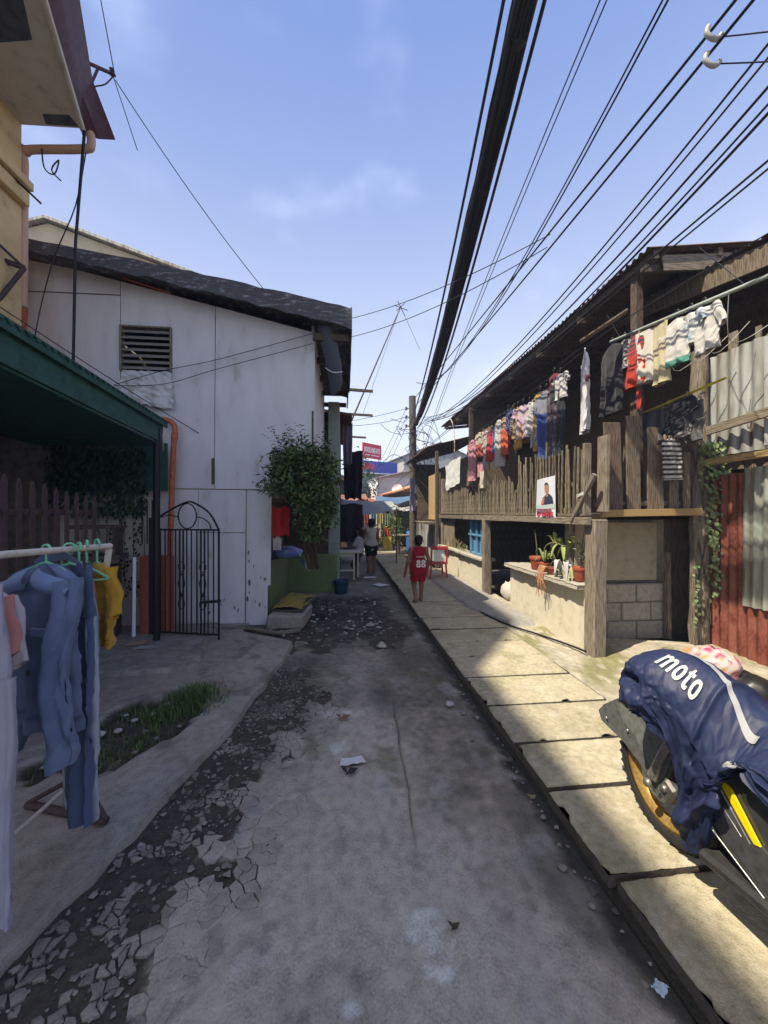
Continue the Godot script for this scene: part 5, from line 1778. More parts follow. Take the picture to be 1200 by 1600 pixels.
	cd.tube(smooth_path([V(2.75, 4.3, 10.6), V(2.95, 4.1, 10.2), V(2.98, 3.4, 10.0), V(2.92, 2.3, 10.0)], 5), 0.014, 6)
	single("bent_conduit", "bent pale conduit curving down over the far eave of the timber house", "conduit", cd, M.pale_paint, V(2.95, 2.3, 10.0))
	# the dead-end clamps on the pair of thick lines
	for q in [[V(2.44, 4.80, 2.33), V(2.6, 4.33, 2.02)], [V(2.46, 4.66, 2.36), V(2.6, 4.14, 2.05)]]:
		var c := thing("line_clamp", "grey plastic dead-end clamp hooked on the pair of thick overhead lines", "clamp", q[0], "clamps on the overhead lines")
		var m := MB.new()
		m.col = Color(0.42, 0.42, 0.42)
		m.tube(smooth_path([q[0] + Vector3(-0.015, 0.035, 0.02), q[0] + Vector3(-0.03, -0.01, 0.02), q[0] + Vector3(0.0, -0.055, 0.03), q[0] + Vector3(0.045, -0.05, 0.03), q[0] + Vector3(0.06, -0.03, 0.04)], 4), 0.016, 8)
		part(c, "hook", m, M.plastic)
		var w := MB.new()
		w.tube(sagging(q[0] + Vector3(0.05, -0.04, 0.03), q[1] + Vector3(0.6, 0.0, 0.3), 0.02, 8), 0.0045, 5)
		part(c, "tail_wire", w, M.cable)

# ---------- gate and the things before the plywood house ----------
func iron_bar(t: Node3D, called: String, pts: Array, r: float) -> void:
	var m := MB.new()
	m.tube(pts, r, 6)
	part(t, called, m, M.iron)

func gate() -> void:
	var t := thing("iron_gate", "black wrought iron gate standing open before the white wall boards", "gate", V(-1.9, 0, 4.98))
	var a := V(-2.27, 0.0, 5.08)
	var b := V(-1.50, 0.0, 4.88)
	var at := func(u: float, h: float) -> Vector3: return a.lerp(b, u) + Vector3(0, h + 0.04, 0)
	for u in [0.0, 1.0]: iron_bar(t, "stile", [at.call(u, 0.0), at.call(u, 1.36)], 0.013)
	for h in [0.06, 1.34]: iron_bar(t, "rail", [at.call(0.0, h), at.call(1.0, h)], 0.012)
	for u in [0.09, 0.18, 0.27, 0.46, 0.54, 0.63, 0.82, 0.91]:
		iron_bar(t, "upright", [at.call(u, 0.06), at.call(u, 1.34)], 0.008)
	for u in [0.34, 0.40, 0.70, 0.76]:
		iron_bar(t, "upright", [at.call(u, 0.06), at.call(u, 1.34)], 0.011)
	# two columns of rings and lozenges
	for cx in [0.37, 0.73]:
		for q in [[0.88, 0.055], [0.42, 0.055]]:
			var ring := []
			for k in 17: ring.append(at.call(cx + cos(k * TAU / 16.0) * q[1] * 0.95, q[0] + sin(k * TAU / 16.0) * q[1] * 1.15))
			iron_bar(t, "ring", ring, 0.006)
		for sg in [-1.0, 1.0]:
			iron_bar(t, "lozenge_bar", smooth_path([at.call(cx, 0.80), at.call(cx + sg * 0.055, 0.68), at.call(cx + sg * 0.02, 0.58), at.call(cx, 0.5)], 3), 0.006)
	# arched head with a ring
	iron_bar(t, "arch", smooth_path([at.call(0.0, 1.5), at.call(0.12, 1.56), at.call(0.45, 1.68), at.call(0.62, 1.66), at.call(0.85, 1.54), at.call(1.0, 1.34)], 4), 0.012)
	var hr := []
	for k in 21: hr.append(at.call(0.47 + cos(k * TAU / 20.0) * 0.155, 1.51 + sin(k * TAU / 20.0) * 0.155))
	iron_bar(t, "head_ring", hr, 0.008)
	iron_bar(t, "scroll", smooth_path([at.call(0.0, 1.49), at.call(0.15, 1.52), at.call(0.31, 1.5)], 3), 0.007)
	iron_bar(t, "scroll", smooth_path([at.call(0.63, 1.5), at.call(0.74, 1.48), at.call(0.84, 1.42), at.call(0.87, 1.34)], 3), 0.007)
	var lk := MB.new()
	lk.box(at.call(0.86, 0.46), Vector3(0.24, 0.035, 0.02), Basis(Vector3.UP, 0.25), 0.003)
	part(t, "latch", lk, M.iron)
	var gp := MB.new()
	gp.box(V(-2.36, 0.78, 5.1), Vector3(0.08, 1.5, 0.07), Basis.IDENTITY, 0.006)
	part(t, "hinge_post", gp, M.iron)
	for k in 4: iron_bar(t, "spike", [V(-2.5 + k * 0.06, 1.2, 5.12), V(-2.5 + k * 0.06, 1.75, 5.12)], 0.008)
	# low red pier with the pale strip
	var pr := thing("red_pier", "low red plastered pier beside the iron gate", "pier", V(-2.35, 0, 5.15))
	var m := MB.new()
	m.box(V(-2.36, 0.52, 5.2), Vector3(0.36, 1.04, 0.16), Basis.IDENTITY, 0.012)
	part(pr, "pier", m, M.red_plaster)
	var ps := MB.new()
	ps.col = Color(0.75, 0.78, 0.85)
	ps.bar(V(-2.54, 0.05, 5.0), V(-2.52, 1.05, 4.98), 0.035, 0.03)
	single("white_stick", "white painted stick leaning on the red pier", "stick", ps, M.plastic, V(-2.54, 0.05, 5.0))
	# downpipes
	var dp := MB.new()
	dp.tube(smooth_path([V(-2.55, 2.85, 5.42), V(-2.36, 2.84, 5.45), V(-2.28, 2.80, 5.46), V(-2.25, 2.7, 5.46), V(-2.27, 2.4, 5.46), V(-2.30, 1.5, 5.46), V(-2.33, 0.05, 5.46)], 4), 0.036, 12)
	var d1 := single("orange_downpipe", "orange plastic downpipe coming down from the green porch roof", "pipe", dp, M.orange_pipe, V(-2.33, 0.05, 5.46))
	var cl := MB.new()
	cl.tube([V(-2.252, 2.66, 5.46), V(-2.256, 2.58, 5.46)], 0.042, 12)
	part(d1, "pipe_joint", cl, M.orange_pipe)
	var d2 := MB.new()
	d2.tube(smooth_path([V(-4.5, 4.70, 5.52), V(-4.25, 4.70, 5.52), V(-4.17, 4.66, 5.52), V(-4.15, 4.5, 5.52), V(-4.2, 3.3, 5.52)], 4), 0.042, 12)
	single("upper_downpipe", "short orange downpipe elbow high on the wall beside the yellow house", "pipe", d2, M.orange_pipe, V(-4.2, 3.3, 5.52))

func left_side_things() -> void:
	# green walls of the alcove
	var gw := thing("green_wall", "low green plastered wall in the alcove under the bush", "wall", V(-0.6, 0, 7.8))
	var a := MB.new()
	a.box(V(-0.6, 0.37, 7.85), Vector3(0.98, 0.76, 0.14), Basis(Vector3.UP, -0.12), 0.012)
	part(gw, "front_face", a, M.green_plaster)
	var b := MB.new()
	b.box(V(-1.12, 0.42, 6.9), Vector3(0.1, 0.84, 1.9), Basis.IDENTITY, 0.012)
	part(gw, "side_face", b, M.green_plaster)
	var dk := MB.new()
	dk.box(V(-0.75, 1.25, 8.85), Vector3(1.0, 1.2, 0.05))
	part(gw, "back_boards", dk, M.dark_timber)
	# bush
	var at := V(-0.42, 0.72, 6.0)
	var t := thing("hanging_bush", "dense dark green bush overhanging the green wall at the house corner", "bush", at)
	var st := MB.new()
	for i in 9:
		var e := Vector3(rr(-0.55, 0.2), rr(0.9, 1.6), rr(0.4, 0.95))
		st.tube(smooth_path([at + Vector3(rr(-0.1, 0.1), 0, 0), at + e * 0.5 + Vector3(0, 0.15, 0), at + e], 4), [0.018, 0.017, 0.016, 0.015, 0.013, 0.012, 0.01, 0.008, 0.005], 5)
	part(t, "stems", st, M.dark_timber)
	var fo := MB.new()
	for i in 8000:
		var q := Vector3(rr(-1, 1), rr(-1, 1), rr(-1, 1))
		if q.length() > 1.0: q = q.normalized() * rr(0.75, 1.02)
		var lump := 1.0 + 0.45 * n1.get_noise_3dv(q * 2.2 + Vector3(4, 1, 7)) + 0.2 * n2.get_noise_3dv(q * 6.0)
		var c := V(-0.53, 1.92, 5.22)
		var pos := c + Vector3(q.x * 0.50 * lump, q.y * 0.66 * lump, q.z * 0.36 * lump)
		if q.y < -0.1: pos.x = c.x + 0.16 + (pos.x - c.x) * 0.6
		leaf(fo, pos, Vector3(rr(-0.8, 0.8), rr(-1.1, 0.3), rr(-0.8, 0.8)).normalized(), Vector3(rr(-1, 1), 0.8, rr(-0.4, 1)).normalized(), rr(0.035, 0.11), rr(0.25, 0.5), tint(Color(0.08, 0.13, 0.05) if rng.randf() > 0.12 else Color(0.17, 0.18, 0.05), 0.5))
	# sprays that stick out at the top
	for i in 26:
		var p0 := V(-0.53, 1.92, 5.22) + Vector3(rr(-0.4, 0.4), rr(0.42, 0.6), rr(-0.2, 0.25))
		var d := Vector3(rr(-0.6, 0.3), rr(0.4, 1.0), rr(-0.2, 0.5)).normalized() * rr(0.12, 0.34)
		for k in 9:
			leaf(fo, p0 + d * (k / 8.0), Vector3(rr(-1, 1), rr(-0.3, 0.4), rr(-1, 1)).normalized(), Vector3(rr(-0.5, 0.5), 1, rr(-0.5, 0.5)).normalized(), rr(0.04, 0.07), 0.4, tint(Color(0.055, 0.09, 0.035), 0.4))
	part(t, "foliage", fo, M.leaf)
	# red cloth and printed bag, blue bag
	cloth_sheet("red_rag", "bright red rag hung on the corner under the bush", "cloth", V(-0.97, 1.66, 5.42), V(-0.72, 1.68, 5.45), 0.40, Color(0.55, 0.03, 0.035), 0.045)
	cloth_sheet("printed_bag", "white printed plastic bag hung below the red rag", "bag", V(-0.96, 1.25, 5.45), V(-0.84, 1.25, 5.48), 0.18, Color(0.55, 0.53, 0.5), 0.02)
	var bg := MB.new()
	var bc := V(-0.92, 0.93, 6.55)
	bg.grid(28, 16, func(u: float, v: float):
		var az := u * TAU
		var el := lerpf(-1.3, 1.5, v)
		var d := Vector3(cos(el) * cos(az) * 0.25, sin(el) * 0.105, -cos(el) * sin(az) * 0.16)
		d *= 1.0 + 0.22 * n1.get_noise_3dv(d * 9.0)
		return [bc + d, Color(0.17, 0.22, 0.60).lerp(Color(0.25, 0.45, 0.75), smoothstep(0.1, 0.5, n2.get_noise_3dv(d * 8.0)))])
	var bag := single("blue_bundle", "bright blue plastic bundle lying on the low green wall", "bundle", bg, M.plastic, V(-0.92, 0.83, 6.55))
	var tl := MB.new()
	tl.grid(12, 10, func(u: float, v: float): return [V(lerpf(-0.80, -0.5, v) - 0.05 * u * v, 0.90 - 0.30 * v * (0.4 + 0.6 * u) + 0.02 * sin(v * 7.0), 6.50 + 0.16 * (u - 0.5) - 0.03 * v), Color(0.10, 0.32, 0.52).lerp(Color(0.6, 0.7, 0.75), smoothstep(0.6, 0.75, v))])
	part(bag, "flap", tl, M.plastic)
	var hd := MB.new()
	hd.col = Color(0.7, 0.72, 0.78)
	hd.tube(smooth_path([V(-0.95, 1.03, 6.42), V(-0.82, 1.02, 6.40), V(-0.72, 0.96, 6.42), V(-0.69, 0.87, 6.44)], 4), 0.008, 6)
	part(bag, "handle", hd, M.plastic)
	# concrete lump with the yellow board on top
	var bl := MB.new()
	bl.box(V(-0.75, 0.08, 5.72), Vector3(0.5, 0.2, 0.7), Basis(Vector3.UP, -0.12), 0.03)
	for i in bl.v.size(): bl.v[i] += Vector3(1, 0.6, 1) * 0.05 * n1.get_noise_3dv(bl.v[i] * 5.0)
	single("concrete_lump", "broken grey concrete lump at the corner of the plywood house", "concrete block", bl, M.concrete, V(-0.75, 0, 5.72))
	var yb := MB.new()
	yb.col = Color(0.48, 0.36, 0.06)
	yb.grid(14, 14, func(u: float, v: float): return [V(lerpf(-1.0, -0.56, u) + 0.14 * v, 0.225 + 0.02 * sin(u * 4.0 + v * 2.0) + 0.015 * n1.get_noise_2d(u * 4.0, v * 4.0), lerpf(5.6, 6.6, v)), Color(0.46, 0.35, 0.07).lerp(Color(0.22, 0.18, 0.08), smoothstep(0.1, 0.4, n1.get_noise_2d(u * 5.0 + 3.0, v * 5.0)))])
	var ybn := single("yellow_mat", "stained yellow mat lying on the broken concrete lump", "mat", yb, M.fragment, V(-0.72, 0.2, 6.1))
	var yu := MB.new()
	yu.col = Color(0.05, 0.05, 0.05)
	yu.box(V(-0.72, 0.19, 5.98), Vector3(0.44, 0.035, 0.85), Basis(Vector3.UP, -0.12), 0.01)
	part(ybn, "backing", yu, M.plain)
	# white table
	var tb := thing("white_table", "small white wooden table with crossbar standing before the dark shack", "table", V(0.1, 0, 9.2))
	var tp := MB.new()
	tp.box(V(0.12, 0.65, 9.3), Vector3(0.62, 0.035, 0.5), Basis.IDENTITY, 0.004)
	part(tb, "top", tp, M.pale_paint)
	for q in [[-0.12, 9.1], [0.27, 9.1], [-0.12, 9.5], [0.38, 9.5]]:
		plank(tb, "leg", V(q[0], 0, q[1]), V(q[0], 0.63, q[1]), 0.045, 0.045, M.pale_paint, Vector3.RIGHT, 0.05)
	plank(tb, "crossbar", V(-0.12, 0.22, 9.1), V(0.27, 0.22, 9.1), 0.03, 0.035, M.pale_paint, Vector3.UP, 0.05)
	plank(tb, "apron", V(-0.12, 0.58, 9.1), V(0.27, 0.58, 9.1), 0.03, 0.07, M.pale_paint, Vector3.UP, 0.05)
	# bucket
	var bk := thing("blue_bucket", "dark blue plastic bucket standing on the broken road edge", "bucket", V(-0.02, 0, 7.6))
	var bm := MB.new()
	bm.col = Color(0.02, 0.06, 0.10)
	bm.lathe(V(-0.02, 0.0, 7.6), [[0.0, 0.0], [0.115, 0.0], [0.15, 0.25], [0.158, 0.25], [0.158, 0.265], [0.14, 0.265], [0.11, 0.02], [0.0, 0.02]], 18)
	part(bk, "body", bm, M.plastic)
	var bh := MB.new()
	bh.col = Color(0.3, 0.3, 0.3)
	var arc := []
	for k in 13: arc.append(V(-0.02 + 0.155 * cos(k * PI / 12.0), 0.25 - 0.05 * sin(k * PI / 12.0), 7.6 - 0.15 * sin(k * PI / 12.0)))
	bh.tube(arc, 0.004, 5)
	part(bk, "handle", bh, M.iron)
	# red plastic chair by the far wall
	var ch := thing("red_chair", "red plastic chair with white panel standing by the far mossy wall", "chair", V(2.2, 0.05, 8.8))
	var red := Color(0.42, 0.045, 0.05)
	for q in [[2.03, 8.62], [2.36, 8.62], [2.03, 8.98], [2.36, 8.98]]:
		var m := MB.new()
		m.col = red
		m.bar(V(q[0] + (q[0] - 2.2) * 0.2, 0.06, q[1]), V(q[0], 0.42, q[1]), 0.04, 0.035)
		part(ch, "leg", m, M.plastic)
	var se := MB.new()
	se.col = red
	se.box(V(2.2, 0.42, 8.8), Vector3(0.42, 0.03, 0.42), Basis.IDENTITY, 0.01)
	part(ch, "seat", se, M.plastic)
	for q in [[2.02, 0.0], [2.38, 0.0]]:
		var m := MB.new()
		m.col = red
		m.bar(V(q[0], 0.42, 8.62), V(q[0], 0.80, 8.56), 0.035, 0.03)
		part(ch, "back_post", m, M.plastic)
	var ba := MB.new()
	ba.col = red
	ba.box(V(2.2, 0.78, 8.565), Vector3(0.4, 0.08, 0.02), Basis.IDENTITY, 0.006)
	part(ch, "back_rail", ba, M.plastic)
	var wp := MB.new()
	wp.col = Color(0.7, 0.69, 0.66)
	wp.box(V(2.2, 0.60, 8.585), Vector3(0.24, 0.26, 0.008), Basis.IDENTITY, 0.002)
	part(ch, "white_panel", wp, M.plain)

# ---------- garments ----------
func ctube(mb: MB, C: Array, A: Array, B: Array, n: int, amp: float, freq: float, sd: float, cf: Callable, closed := false) -> void:
	var rows := C.size()
	var st := mb.v.size()
	for i in rows:
		var t := float(i) / (rows - 1)
		var bn: Vector3 = B[i].normalized()
		for k in n:
			var a := TAU * k / n
			var cx := signf(cos(a)) * pow(absf(cos(a)), 0.8)
			var sz := signf(sin(a)) * pow(absf(sin(a)), 0.8)
			var f: float = amp * (0.25 + 0.75 * t) * (sin(freq * cx + sd + 1.3 * sin(sd + t * 2.5)) + 0.9 * n1.get_noise_2d(cx * 2.5 + sd * 3.0, t * 3.5 + (5.0 if sz < 0 else 0.0)))
			var wr: float = amp * (0.30 * n2.get_noise_2d(cx * 5.0 + sd + (9.0 if sz < 0 else 0.0), t * 6.0 + sd) + 0.32 * (0.4 - absf(n1.get_noise_2d(cx * 7.0 + sd * 2.0, t * 11.0 + cx * 4.0))))
			var rs := 1.0 + 0.10 * n2.get_noise_2d(cos(a) * 1.3 + sd * 7.0, t * 5.0 + sin(a))
			var pos: Vector3 = C[i] + (A[i] * cx + B[i] * sz) * rs + bn * (f + wr)
			mb.v.append(pos)
			mb.c.append(cf.call(t, cx, sz))
	for i in rows - 1:
		for k in n:
			var a := st + i * n + k
			var b := st + i * n + (k + 1) % n
			mb.quadi(a, a + n, b + n, b)
	if closed:
		for e in [0, rows - 1]:
			var c := mb.v.size()
			mb.v.append(C[e]); mb.c.append(cf.call(float(e) / (rows - 1), 0.0, 0.0))
			for k in n:
				mb.trii(c, st + e * n + k, st + e * n + (k + 1) % n)

func shirt_shape(mb: MB, xf: Transform3D, w: float, l: float, sd: float, cf: Callable, sleeve := 0.3, spread := 0.14, flare := 0.0, amp := 0.02) -> void:
	var C := []; var A := []; var B := []
	var n := 34
	for i in n + 1:
		var t := float(i) / n
		var hw := 0.5 * w
		if t < 0.12: hw = lerpf(0.13, 0.5, sin(t / 0.12 * PI * 0.5)) * w
		hw *= 1.0 + flare * t
		var th := 0.012 + 0.024 * sin(minf(t * 4.0, 1.0) * PI * 0.5) * (w / 0.45)
		C.append(xf * Vector3(0.01 * sin(sd + t * 3.0), -l * t, 0))
		A.append(xf.basis * Vector3(hw, 0, 0))
		B.append(xf.basis * Vector3(0, 0, th))
	ctube(mb, C, A, B, 46, amp, 7.0, sd, cf)
	if sleeve > 0.0:
		for sg in [-1.0, 1.0]:
			var C2 := []; var A2 := []; var B2 := []
			var m := 9
			for i in m + 1:
				var t := float(i) / m
				C2.append(xf * Vector3(sg * (0.40 * w + spread * sin(t * 1.4)), -0.07 * l - sleeve * t, 0.008 * sin(t * 9.0 + sd)))
				A2.append(xf.basis * Vector3(0.15 * w * (1.0 - 0.25 * t), sg * 0.02, 0))
				B2.append(xf.basis * Vector3(0, 0, 0.024 * (1.0 - 0.2 * t)))
			ctube(mb, C2, A2, B2, 16, amp * 0.5, 4.0, sd + sg, func(t, cx, sz): return cf.call(0.1 + t * 0.3, 0.8 * sg, sz))

func pants_shape(mb: MB, xf: Transform3D, w: float, l: float, sd: float, cf: Callable, rise := 0.25, amp := 0.012) -> void:
	var C := []; var A := []; var B := []
	for i in 7:
		var t := i / 6.0
		C.append(xf * Vector3(0, -l * rise * t, 0))
		A.append(xf.basis * Vector3(w * 0.5 * (0.92 + 0.08 * t), 0, 0))
		B.append(xf.basis * Vector3(0, 0, 0.02 + 0.012 * t))
	ctube(mb, C, A, B, 34, amp * 0.6, 6.0, sd, func(t, cx, sz): return cf.call(t * rise, cx, sz))
	for sg in [-1.0, 1.0]:
		var C2 := []; var A2 := []; var B2 := []
		var n := 30
		for i in n + 1:
			var t := float(i) / n
			C2.append(xf * Vector3(sg * w * (0.25 - 0.02 * t) + 0.012 * sin(t * 5.0 + sd), -l * lerpf(rise * 0.92, 1.0, t), 0.02 * sg * t))
			A2.append(xf.basis * Vector3(w * 0.25 * (1.0 - 0.15 * t), 0, 0))
			B2.append(xf.basis * Vector3(0, 0, 0.028 - 0.004 * t))
		ctube(mb, C2, A2, B2, 30, amp * 1.6, 5.0, sd + sg * 2.0, func(t, cx, sz): return cf.call(lerpf(rise, 1.0, t), cx, sz))

func hanger_shape(mb: MB, xf: Transform3D, w: float, up := 0.09) -> void:
	# hook, neck and shoulders; xf at the neck
	var hk := []
	for k in 9: hk.append(xf * Vector3(0.022 * cos(PI * 1.1 - k * PI * 0.16) , up - 0.022 + 0.022 * sin(PI * 1.1 - k * PI * 0.16), 0))
	hk.reverse()
	hk.append(xf * Vector3(-0.022 * 0.0, up * 0.45, 0))
	hk.append(xf * Vector3(0, 0, 0))
	mb.tube(hk, 0.0055, 6)
	for sg in [-1.0, 1.0]:
		mb.tube(smooth_path([xf * Vector3(0, 0.0, 0), xf * Vector3(sg * w * 0.22, -0.03, 0), xf * Vector3(sg * w * 0.44, -0.085, 0)], 4), 0.007, 6)
	mb.tube([xf * Vector3(-w * 0.44, -0.085, 0), xf * Vector3(w * 0.44, -0.085, 0)], 0.005, 6)

func garment(called: String, label: String, cat: String, kind: String, hang: Vector3, turn: float, w: float, l: float, cf: Callable, group: String, o := {}) -> Node3D:
	# hang: the point on the line or rod; the cloth starts a little below
	var t := thing(called, label, cat, hang, group)
	var drop: float = o.get("drop", 0.07)
	var xf := Transform3D(Basis(Vector3.UP, turn) * Basis(Vector3(0, 0, 1), rr(-0.07, 0.07)), hang + Vector3(0, -drop, 0))
	var mb := MB.new()
	var sd := rr(0, 30)
	if kind == "shirt": shirt_shape(mb, xf, w, l, sd, cf, o.get("sleeve", 0.2), o.get("spread", 0.09), o.get("flare", 0.0), o.get("amp", 0.018))
	elif kind == "tank": shirt_shape(mb, xf, w, l, sd, cf, 0.0, 0.0, o.get("flare", 0.0), o.get("amp", 0.018))
	elif kind == "pants": pants_shape(mb, xf, w, l, sd, cf, o.get("rise", 0.25), o.get("amp", 0.012))
	else:
		# folded over the line: a sheet with two leaves
		var C := []; var A := []; var B := []
		for i in 15:
			var q := i / 14.0
			C.append(xf * Vector3(0, -l * q + 0.01, 0))
			A.append(xf.basis * Vector3(w * 0.5, 0, 0))
			B.append(xf.basis * Vector3(0, 0, 0.012 + 0.03 * q))
		ctube(mb, C, A, B, 30, o.get("amp", 0.014), 7.0, sd, cf)
	part(t, "fabric", mb, o.get("mat", M.cloth))
	if o.get("hanger", true):
		var hm := MB.new()
		hm.col = o.get("hanger_col", Color(0.05, 0.05, 0.055))
		hanger_shape(hm, Transform3D(Basis(Vector3.UP, turn), hang + Vector3(0, -drop + 0.005, 0)), w, drop + 0.02)
		part(t, "hanger", hm, M.plastic)
	else:
		for sg in [-0.35, 0.35]:
			var pm := MB.new()
			pm.col = o.get("peg", Color(0.35, 0.25, 0.15))
			pm.box(xf * Vector3(w * sg, 0.012, 0), Vector3(0.012, 0.06, 0.02), xf.basis, 0.002)
			part(t, "clothes_peg", pm, M.plain)
	return t

func flat(k: Color) -> Callable:
	return func(_t, _x, _z): return k

func bands(k: Color, j: Color, n: float, across := false) -> Callable:
	return func(t: float, x: float, _z): return k if fposmod((x if across else t) * n, 1.0) < 0.5 else j

func patterned(k: Color, j: Color, sc: float, cut := 0.12) -> Callable:
	return func(t: float, x: float, z: float): return k.lerp(j, smoothstep(cut, cut + 0.12, n2.get_noise_3d(x * sc, t * sc * 1.6, z)))

func two(k: Color, j: Color, at: float) -> Callable:
	return func(t: float, _x, _z): return k if t < at else j

func clothes_rack() -> void:
	var t := thing("clothes_rack", "pale metal clothes rack with a rusty triangular foot on the concrete apron", "clothes rack", V(-1.4, 0.05, 1.6))
	var rl := MB.new()
	rl.tube([V(-1.19, 1.425, 2.12), V(-1.26, 1.44, 1.6), V(-1.33, 1.45, 0.6)], 0.0145, 10)
	part(t, "rail", rl, M.pale_paint)
	for q in [[2.12, -1.195], [0.55, -1.33]]:
		var lg := MB.new()
		lg.tube([V(q[1], 1.41, q[0]), V(q[1] - 0.08, 0.82, q[0] - 0.01), V(q[1] - 0.155, 0.22, q[0] + 0.03)], 0.015, 10)
		part(t, "leg", lg, M.pale_paint)
		for e in [[-0.46, 0.10], [0.02, -0.06]]:
			var ft := MB.new()
			ft.tube([V(q[1] - 0.155, 0.24, q[0] + 0.03), V(q[1] + e[0], 0.06, q[0] + e[1])], 0.012, 8)
			part(t, "brace", ft, M.maroon)
		var fb := MB.new()
		fb.tube([V(q[1] - 0.46, 0.055, q[0] + 0.10), V(q[1] + 0.02, 0.055, q[0] - 0.06)], 0.02, 10)
		part(t, "foot_bar", fb, M.maroon)
	var br := MB.new()
	br.tube([V(-1.35, 0.235, 2.14), V(-1.485, 0.235, 0.58)], 0.009, 8)
	part(t, "stretcher", br, M.pale_paint)
	var g := "clothes on the rack"
	var mint := Color(0.18, 0.50, 0.30)
	# from the far end of the rail to the near one
	garment("yellow_shirt", "mustard yellow shirt on a mint hanger at the end of the rack", "shirt", "shirt", V(-1.20, 1.44, 2.03), -0.55, 0.26, 0.40, patterned(Color(0.60, 0.34, 0.035), Color(0.50, 0.27, 0.02), 3.0), g, {"hanger_col": mint, "sleeve": 0.22, "spread": 0.05, "amp": 0.02, "drop": 0.09})
	garment("mauve_dress", "narrow faded mauve dress hanging behind the yellow shirt", "dress", "tank", V(-1.21, 1.44, 1.97), -0.85, 0.2, 0.62, flat(Color(0.40, 0.25, 0.27)), g, {"hanger_col": mint, "drop": 0.12})
	var side := func(tt: float, x: float, _z): return Color(0.62, 0.66, 0.78) if absf(absf(x) - 0.72) < 0.13 and tt > 0.1 else Color(0.12, 0.165, 0.31)
	garment("track_pants", "long blue track pants with white side stripes hanging nearly to the ground", "pants", "pants", V(-1.20, 1.435, 1.90), -0.62, 0.25, 1.14, side, g, {"hanger_col": mint, "rise": 0.22, "amp": 0.02, "drop": 0.07, "mat": M.denim})
	denim_jacket(g, mint)
	garment("white_shirt", "white short-sleeved shirt with a stitched heart on its cuff", "shirt", "shirt", V(-1.29, 1.445, 1.57), -0.35, 0.22, 0.38, flat(Color(0.58, 0.56, 0.60)), g, {"hanger_col": Color(0.7, 0.7, 0.7), "sleeve": 0.24, "spread": 0.05, "drop": 0.13})
	garment("pink_shirt", "salmon pink shirt hanging next to the white shirt", "shirt", "shirt", V(-1.285, 1.445, 1.475), 0.0, 0.24, 0.38, flat(Color(0.62, 0.27, 0.24)), g, {"hanger_col": Color(0.7, 0.7, 0.7), "sleeve": 0.2, "spread": 0.03, "drop": 0.13})
	garment("lavender_pants", "long pale lavender pants hanging at the near end of the rack", "pants", "pants", V(-1.285, 1.445, 1.40), 0.0, 0.37, 1.12, bands(Color(0.36, 0.34, 0.44), Color(0.42, 0.40, 0.49), 5.0, true), g, {"hanger_col": Color(0.7, 0.7, 0.7), "rise": 0.3, "drop": 0.09})

